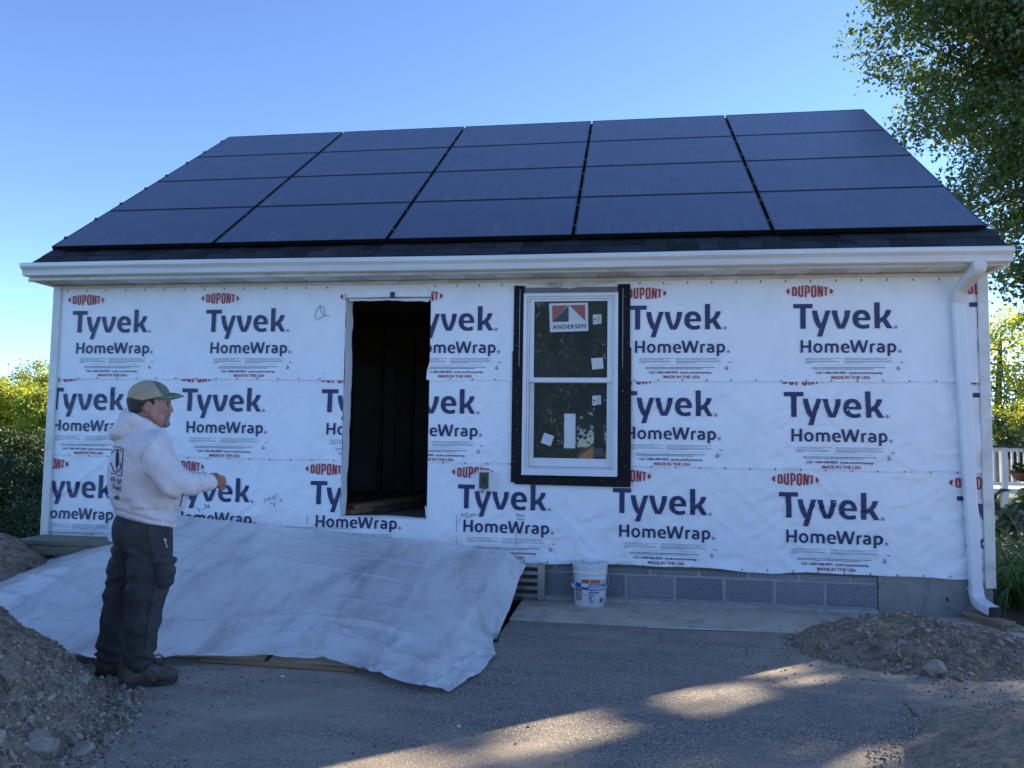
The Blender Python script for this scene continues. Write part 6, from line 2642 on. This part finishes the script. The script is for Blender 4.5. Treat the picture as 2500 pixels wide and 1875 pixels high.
# ------------------------------------------------------------------ vegetation
LM = dict(
    maple=leaf_mat("maple_leaves", (0.045, 0.080, 0.018), (0.095, 0.145, 0.032), 0.5, 0.05),
    sunny=leaf_mat("spring_leaves", (0.18, 0.23, 0.035), (0.30, 0.34, 0.07), 0.55, 0.02),
    dark=leaf_mat("dark_leaves", (0.018, 0.036, 0.012), (0.034, 0.058, 0.018), 0.2, 0.04),
    yew=leaf_mat("yew_needles", (0.020, 0.042, 0.014), (0.045, 0.082, 0.024), 0.15, 0.04),
    yellow=leaf_mat("gold_leaves", (0.13, 0.17, 0.025), (0.2, 0.23, 0.035), 0.45, 0.03),
    lily=leaf_mat("lily_blades", (0.055, 0.105, 0.022), (0.10, 0.155, 0.035), 0.4, 0.07),
    iris=leaf_mat("iris_blades", (0.035, 0.085, 0.035), (0.05, 0.11, 0.045), 0.25, 0.08),
    hosta=leaf_mat("hosta_leaves", (0.022, 0.050, 0.020), (0.04, 0.08, 0.03), 0.25, 0.08),
)


def leaves(P, size, rr, up=0.35, aspect=0.62):
    """one four-cornered folded leaf per point"""
    n = len(P)
    nrm = rr.normal(size=(n, 3)) + [0, 0, up]
    nrm /= np.linalg.norm(nrm, axis=1)[:, None]
    t = rr.normal(size=(n, 3))
    t -= nrm * (t * nrm).sum(1)[:, None]
    t /= np.linalg.norm(t, axis=1)[:, None]
    bt = np.cross(nrm, t)
    s = size * rr.uniform(.6, 1.25, (n, 1))
    V = np.stack([P - t * s * .5, P + bt * s * aspect * .5 + nrm * s * .10 + t * s * .05, P + t * s * .5 - nrm * s * .08, P - bt * s * aspect * .5 + nrm * s * .10 + t * s * .05], 1).reshape(-1, 3)
    F = (np.arange(n)[:, None] * 4 + np.array([0, 1, 2, 3])[None])
    return V, F


def in_ell(rr, n, c, r, shell=.45):
    v = rr.normal(size=(n, 3))
    v /= np.linalg.norm(v, axis=1)[:, None]
    rad = (shell + (1 - shell) * rr.uniform(0, 1, n) ** .6)
    return np.array(c) + v * np.array(r) * rad[:, None]


def tree(name, label, cat, base, trunk, lobes, nclump, per, csize, lsize, mat, seed, group=None, limbs=10, tr=.18, zmin=None, up=.35, shell=.45, lr=.55, cull=None):
    root = empty(name, base, label, cat, group)
    rr = np.random.RandomState(seed)
    base = np.array(base, float)
    vol = np.array([np.prod(l[1]) ** (2 / 3) for l in lobes])
    C = np.concatenate([in_ell(rr, max(3, int(nclump * v / vol.sum())), l[0], l[1], shell) for l, v in zip(lobes, vol)])
    if zmin is not None:
        C = C[C[:, 2] > zmin]
    cs = csize * rr.uniform(.55, 1.35, len(C))
    n = np.maximum(4, (per * (cs / csize) ** 2 * rr.uniform(.6, 1.2, len(C))).astype(int))
    idx = np.repeat(np.arange(len(C)), n)
    v = np.clip(rr.normal(size=(len(idx), 3)), -1.9, 1.9) * [.55, .55, .33]
    P = C[idx] + v * cs[idx][:, None]
    if cull is not None:
        P = P[~cull(P)]
    V, F = leaves(P - base, lsize, rr, up)
    mesh_np("crown", V, F, mat, root)
    mb = MB()
    top = np.array(trunk[-1][:3])
    mb.tube([Vector(np.array(p[:3]) - base) for p in trunk], [p[3] for p in trunk], 10)
    pick = C[rr.permutation(len(C))[:limbs]]
    for k, c in enumerate(pick):
        t0 = rr.uniform(.35, .95)
        i = min(int(t0 * (len(trunk) - 1)), len(trunk) - 2)
        f_ = t0 * (len(trunk) - 1) - i
        p0 = np.array(trunk[i][:3]) * (1 - f_) + np.array(trunk[i + 1][:3]) * f_
        mid = p0 * .5 + c * .5 + np.array([0, 0, .12 * np.linalg.norm(c - p0)]) + rr.normal(size=3) * .1
        r0 = (trunk[i][3] * (1 - f_) + trunk[i + 1][3] * f_) * lr * rr.uniform(.35, 1)
        mb.tube([Vector(q - base) for q in (p0, p0 * .6 + mid * .4, mid, mid * .4 + c * .6, c)], [r0, r0 * .75, r0 * .5, r0 * .28, r0 * .1], 6, cap=False)
    mb.build("trunk", MT['bark'], root, smooth=True)
    return root


def sun_gap(P):
    """leaves cut away, shaping the crown so that chosen sun patches fall on the driveway"""
    c, s = math.cos(SUN_AZ), math.sin(SUN_AZ)
    dx, dy = P[:, 0] - 8.5, P[:, 1] + .3
    along = dx * c + dy * s - P[:, 2] / math.tan(SUN_EL)
    off = dx * s - dy * c + .07 * fbm(along * 2.1, P[:, 2] * 0 + 3, None, 3)
    g = (off > -.4) & (off < .13 + .05 * np.sin(along * 3)) & (along > -7) & (along < -2.35) & (np.abs(along + 3.75) > .22)
    g |= (off > .46) & (off < .51) & (along > -2.4) & (along < -1.5)
    g |= (off > .64) & (off < .71) & (along > -2.1) & (along < -1.3)
    g |= (off > .85) & (off < .95) & (along > -3.7) & (along < -3.1)
    return g & (fbm(along * 1.7 + 4, off * 3.3 + 1.5, None, 3) > -.12)


# the big maple behind the right gable; only its left flank is in the frame
MXY = (15.0, 8.2)
tree("maple_tree", "tall leafy maple rising behind the right end of the roof", "tree", (MXY[0], MXY[1], 0),
     [(MXY[0], MXY[1], 0, .34), (MXY[0] - .1, MXY[1], 2.6, .28), (MXY[0] - .1, MXY[1] + .1, 5.0, .24), (MXY[0], MXY[1], 8.0, .16), (MXY[0] + .2, MXY[1], 11.2, .06)],
     [((13.0, 8.0, 8.6), (3.0, 2.6, 2.6)), ((15.4, 8.4, 9.0), (3.4, 3.2, 3.4)), ((13.6, 8.3, 5.9), (2.4, 2.4, 1.9)), ((16.5, 8.0, 6.0), (2.8, 2.8, 2.2)), ((13.4, 7.6, 4.2), (1.25, 1.3, .75)), ((11.6, 8.0, 10.2), (1.5, 1.5, 1.2))],
     1300, 185, .46, .098, LM['maple'], 31, None, 85, shell=.2, lr=.95, zmin=3.1, cull=sun_gap)
# right background, sunlit
for k, (x, y, h, r, lab) in enumerate(((24.0, 36.0, 8.5, 3.6, "sunlit pale green tree behind the deck railing on the right"), (29.0, 37.0, 8.0, 3.6, "rounded sunlit tree far right beyond the deck, partly behind the maple"),
                                       (20.0, 40.0, 8.0, 3.6, "sunlit tree deep behind the right corner of the house"))):
    tree("background_tree", lab, "tree", (x, y, 0), [(x, y, 0, .25), (x, y, h * .4, .18), (x + .2, y, h * .8, .08)], [((x, y, h * .52), (r, r, h * .48))], 240, 55, .75, .22, LM['sunny'], 50 + k, "sunlit trees in the background", 12, shell=.55)
tree("shrub", "dark evergreen shrub behind the deck railing beside the house corner", "shrub", (15.0, 15.5, 0), [(15.0, 15.5, 0, .07), (15.0, 15.5, 1.4, .03)], [((15.0, 15.5, 1.15), (.85, .9, 1.05))], 120, 60, .22, .08, LM['dark'], 61, None, 5)
tree("shrub", "golden green shrub catching the sun above the deck railing", "shrub", (16.3, 16.8, 0), [(16.3, 16.8, 0, .06), (16.3, 16.8, 1.5, .03)], [((16.3, 16.8, 1.5), (.95, .9, 1.05))], 110, 55, .25, .10, LM['yellow'], 62, None, 5)
# left background
for k, (x, y, h, r, lab) in enumerate(((-23.5, 26.0, 4.1, 2.3, "bright yellow-green tree at the left edge above the dark shrubs"), (-19.6, 25.0, 3.3, 1.7, "sunlit tree just left of the house corner"), (-27.0, 33.0, 4.6, 2.8, "far sunlit tree at the left edge of the photo"),
                                       (-24.8, 31.0, 5.2, 2.2, "sunlit tree behind the others at the left"))):
    tree("background_tree", lab, "tree", (x, y, 0), [(x, y, 0, .2), (x, y, h * .4, .14), (x + .2, y, h * .8, .06)], [((x, y, h * .42), (r, r, h * .45)), ((x - r * .4, y, h * .72), (r * .55, r * .6, h * .3)), ((x + r * .5, y, h * .6), (r * .5, r * .6, h * .28))], 330, 60, .42, .15, LM['sunny'], 70 + k, "sunlit trees in the background", 12, shell=.4)
tree("shrub", "dark green bush in shade left of the house behind the yew", "shrub", (-4.6, 4.6, 0), [(-4.6, 4.6, 0, .08), (-4.6, 4.6, 1.1, .04)], [((-4.6, 4.6, .75), (1.1, 1.1, .70))], 260, 60, .2, .065, LM['dark'], 80, "dark shrubs at the left", 6)
tree("yew_shrub", "dense dark yew shrub at the left corner of the house", "shrub", (-2.65, 2.9, 0), [(-2.65, 2.9, 0, .08), (-2.65, 2.9, .8, .04)], [((-2.75, 2.9, .38), (.9, .9, .68)), ((-2.0, 2.6, .25), (.7, .7, .45)), ((-1.2, 1.6, .12), (.8, .7, .42))], 620, 70, .13, .042, LM['yew'], 81, "dark shrubs at the left", 6, shell=.6)
# trees behind the photographer: they darken the window's reflection
for k, (x, y, h, r) in enumerate(((-9, -27, 6.6, 3.4), (0.6, -25, 7.2, 2.5), (9.2, -27, 7.0, 3.4), (4.2, -31, 9.0, 4.2))):
    gzz = ground_z(y)
    z0 = gzz - 1.5 if k < 3 else 1.45
    tree("yard_tree", ("leafy tree across the yard, reflected at the far left of the window pane", "tree across the yard mirrored in the left of the window panes", "tree across the yard mirrored at the right of the panes",
                       "tree behind the photographer mirrored in the middle of the upper pane")[k], "tree", (x, y, gzz),
         [(x, y, gzz, .3), (x, y, 2.5, .24), (x, y, h * .8, .1)], [((x, y, (z0 + h) / 2), (r, r * .8, (h - z0) / 2))], 260, 70, .8, .34, LM['dark'], 90 + k, "trees behind the photographer", 8, shell=.4)

# neighbour's house, seen only as a reflection in the lower pane
nb = empty("neighbour_house", (3.6, -50, -5), "cream gabled house across the valley, mirrored in the lower window pane", "house")
mb = MB()
mb.prism([(-4.2, 0), (4.2, 0), (4.2, 3.0), (0, 6.35), (-4.2, 3.0)], 'y', -5, 0)
mb.build("wall", pm("cream_siding", (0.62, 0.50, 0.36), (0.56, 0.45, 0.32), 3, .8), nb)
mb = MB()
for s in (-1, 1):
    mb.prism([(0, 6.36), (s * 4.6, 2.7), (s * 4.6, 2.9), (0, 6.56)], 'y', -5.3, .35)
mb.build("roof", pm("brown_roof", (0.2, 0.1, 0.06), (0.26, 0.13, 0.07), 4, .9), nb)
MB().prism([(.2, 4.7), (4.4, 4.2), (4.4, 4.7), (.2, 5.2)], 'y', .01, .5).build("porch_roof", pm("orange_roof", (0.5, 0.2, 0.08), (0.42, 0.16, 0.06), 4, .8), nb)
MB().box(-1.5, -.5, .01, .06, 3.6, 4.6).build("window", MT['black'], nb)


# ------------------------------------------------------------------ plants in the bed
def blade(p0, az, L, w, lean, curl, rr, seg=9, keel=.18):
    V = []
    for k in range(seg + 1):
        t = k / seg
        a = lean + curl * t * t
        s = L * t
        x = s * math.sin(a)
        z = s * math.cos(a * .92)
        ww = w * (1 - t ** 2.6) * (0.55 + .9 * min(t * 3, .5)) + .0006
        d = np.array([math.cos(az), math.sin(az), 0])
        sd = np.array([-d[1], d[0], 0])
        c = p0 + d * x + np.array([0, 0, z])
        V += [c - sd * ww / 2, c + d * ww * keel * -1, c + sd * ww / 2]
    F = []
    for k in range(seg):
        a = k * 3
        F += [(a, a + 1, a + 4, a + 3), (a + 1, a + 2, a + 5, a + 4)]
    return np.array(V), np.array(F)


def clump(name, label, cat, c, n, Lr, w, mat, seed, spread=.10, lean=(.1, .55), curl=(.3, 1.6), group=None, separate=False):
    root = empty(name, (c[0], c[1], .012), label, cat, group)
    rr = np.random.RandomState(seed)
    Vs, Fs, b = [], [], 0
    for k in range(n):
        an = rr.uniform(0, 2 * PI)
        p0 = np.array([rr.normal(0, spread), rr.normal(0, spread), 0])
        V, F = blade(p0, an, rr.uniform(*Lr), w * rr.uniform(.7, 1.2), rr.uniform(*lean), rr.uniform(*curl), rr)
        if separate:
            mesh_np("leaf", V, F, mat, root, True)
        else:
            Vs.append(V)
            Fs.append(F + b)
            b += len(V)
    if not separate:
        mesh_np("foliage", np.concatenate(Vs), np.concatenate(Fs), mat, root, True)
    return root


LP = [(8.86, .45, "arching daylily clump closest to the house corner"), (9.15, .95, "tall daylily clump lit from behind beside the corner post"), (9.55, .75, "daylily clump at the right edge behind the iris"), (9.45, 1.6, "daylily clump in the second row of the bed"),
      (9.95, 1.55, "daylily clump at the right edge in the second row"), (9.8, 2.4, "daylily clump furthest back, below the hostas"), (9.0, 1.5, "daylily clump tucked against the gable wall"), (10.3, 2.3, "daylily clump at the back right of the bed")]
for k, (x, y, lab) in enumerate(LP):
    clump("daylily", lab, "plant", (x, y), 85, (.45, .85), .022, LM['lily'], 200 + k, .09, (.08, .6), (.4, 1.9), "daylilies in the bed")
clump("iris", "upright iris with broad blue-green blades in front of the daylilies", "plant", (8.90, -.22), 15, (.5, .85), .05, LM['iris'], 300, .07, (.02, .45), (.0, .5), "irises at the right edge", True)
clump("iris", "iris fan at the very right edge of the bed", "plant", (9.15, .05), 12, (.5, .8), .045, LM['iris'], 301, .06, (.05, .5), (.0, .6), "irises at the right edge", True)

# hostas under the deck: broad ribbed leaves, each its own
hm = []
rr = np.random.RandomState(3)
for v_ in range(3):
    V, F = [], []
    n1, n2 = 7, 6
    for i in range(n1 + 1):
        t = i / n1
        wv = .5 * math.sin(PI * min(1, t * .94 + .06)) ** .7 * (1 - .25 * t)
        for j in range(n2 + 1):
            s = j / n2 * 2 - 1
            V.append((t, s * wv, .16 * abs(s) * wv * 2 - .35 * t * t + .03 * math.sin(s * 9 + v_)))
    for i in range(n1):
        for j in range(n2):
            a = i * (n2 + 1) + j
            F.append((a, a + 1, a + n2 + 2, a + n2 + 1))
    me = mesh_np("leaf", V, np.array(F), LM['hosta'], None, True)
    hm.append(me.data)
    bpy.data.objects.remove(me)
for k, (x, y, lab) in enumerate(((10.75, 4.7, "hosta mound nearest the house below the deck railing"), (11.35, 5.3, "hosta mound under the railing post"), (11.15, 4.2, "hosta mound in front of the others at the right edge"), (11.9, 6.3, "hosta mound at the back against the deck"),
                                 (11.85, 5.2, "hosta mound furthest right below the hanging basket"))):
    root = empty("hosta", (x, y, .012), lab, "plant", "hostas below the deck")
    for q in range(60):
        o = bpy.data.objects.new("leaf", hm[q % 3])
        COL.objects.link(o)
        o.parent = root
        an = rr.uniform(0, 2 * PI)
        rad = rr.uniform(.05, .52)
        o.location = (rad * math.cos(an), rad * math.sin(an), rr.uniform(.2, .80) * (1 - .5 * (rad / .45) ** 2) + .05)
        s = rr.uniform(.15, .24)
        o.scale = (s, s * .8, s)
        o.rotation_euler = (rr.uniform(-.3, .3), rr.uniform(.0, .7), an + rr.uniform(-.5, .5))

# ------------------------------------------------------------------ deck with white railing, a parked car, a hanging basket
deck = empty("deck", (13.0, 11.0, 0), "white-railed deck with dark handrail right of the house, behind the hostas", "deck")
DY = 11.0


def D_(o):
    o.parent = deck
    o.matrix_parent_inverse = deck.matrix_basis.inverted()
    return o


D_(MB().box(11.2, 18.5, DY - .06, DY + 3.6, .40, .50).build("platform", MT['deck_white']))
D_(MB().box(11.2, 18.5, DY - .05, DY + .10, 1.355, 1.40, .004).build("handrail", MT['deck_dark']))
D_(MB().box(11.2, 18.5, DY, DY + .05, 1.27, 1.345, .003).build("top_rail", MT['deck_white']))
D_(MB().box(11.2, 18.5, DY, DY + .05, .56, .63, .003).build("bottom_rail", MT['deck_white']))
for x in (11.5, 13.34, 15.2, 17.05):
    D_(MB().box(x - .06, x + .06, DY - .035, DY + .085, .10, 1.354, .005).build("post", MT['deck_white']))
bal = MB().box(-.019, .019, -.019, .019, 0, .64, .002).build("baluster", MT['deck_white'])
x = 11.62
first = True
while x < 18.4:
    if min(abs(x - q) for q in (11.5, 13.34, 15.2, 17.05)) > .09:
        o = bal if first else bal.copy()
        if not first:
            COL.objects.link(o)
        first = False
        o.location = (x, DY + .025, .631)
        D_(o)
    x += .118

car = empty("parked_car", (12.8, 14.8, 0), "dark parked car whose roof shows above the deck railing by the house corner", "car")
cb = pm("car_paint", (0.035, 0.038, 0.045), (0.04, 0.043, 0.05), 3, .25, coat=.6)
side = [(-2.2, .35), (-2.2, .85), (-1.9, .98), (-1.15, 1.05), (-.75, 1.55), (-.3, 1.66), (1.1, 1.64), (1.6, 1.5), (2.0, 1.0), (2.12, .8), (2.12, .35)]
mb = MB()
mb.prism(side, 'y', -.85, .85)
mb.build("body", cb, car)
mb = MB()
for s in (-.853, .853):
    mb.add([(-.95, s, 1.05), (-.68, s, 1.48), (.25, s, 1.55), (.25, s, 1.05)], [(0, 1, 2, 3)])
    mb.add([(.32, s, 1.05), (.32, s, 1.55), (1.05, s, 1.55), (1.55, s, 1.42), (1.75, s, 1.05)], [(0, 1, 2, 3, 4)])
mb.build("window", MT['glass'], car, fix=False)
for x in (-1.4, 1.35):
    for s in (-.8, .8):
        o = MB().lathe([(.02, -.1), (.2, -.1), (.33, -.1), (.34, -.06), (.34, .06), (.33, .1), (.2, .1), (.02, .1)], 0, 0, 20).build("wheel", MT['black'], car, smooth=True)
        o.rotation_euler = (PI / 2, 0, 0)
        o.location = (x, s, .34)

hbk = wy(2497, 1155, 5.0)
basket = empty("hanging_basket", (hbk[0], hbk[1], hbk[2]), "brown coir hanging basket on wires at the right edge", "hanging basket")
mb = MB()
mb.lathe([(.001, -.12), (.06, -.11), (.12, -.06), (.15, 0), (.14, .005), (.10, -.02), (.001, -.03)], 0, 0, 20)
mb.build("liner", pm("coir", (0.09, 0.04, 0.022), (0.14, 0.065, 0.035), 30, .95, bump=.6, bscale=90), basket, smooth=True)
for k in range(3):
    a = 2 * PI * k / 3 + .4
    MB().tube([(.15 * math.cos(a), .15 * math.sin(a), 0), (0, 0, .42)], .003, 5).build("wire", MT['black'], basket)
MB().tube([(0, 0, .42), (0, 0, .75), (.12, 0, .80), (.42, 0, .80), (.45, 0, -.2), (.45, 0, -hbk[2])], .009, 6).build("hook", MT['black'], basket)
V, F = leaves(in_ell(rr, 260, (0, 0, .05), (.15, .15, .10)), .05, rr)
mesh_np("foliage", V, F, LM['dark'], basket)

# garden hose along the edge of the bed
P = [gz(2330, 1531, .008), gz(2400, 1538, .008), gz(2450, 1542, .008), gz(2510, 1545, .008), gz(2600, 1548, .008)]
props(MB().tube(spline([tuple(p) for p in P], 6), .008, 8).build("garden_hose", pm("green_hose", (0.03, 0.06, 0.03), (0.04, 0.08, 0.04), 20, .5), smooth=True), "thin green hose lying along the edge of the planting bed", "hose")
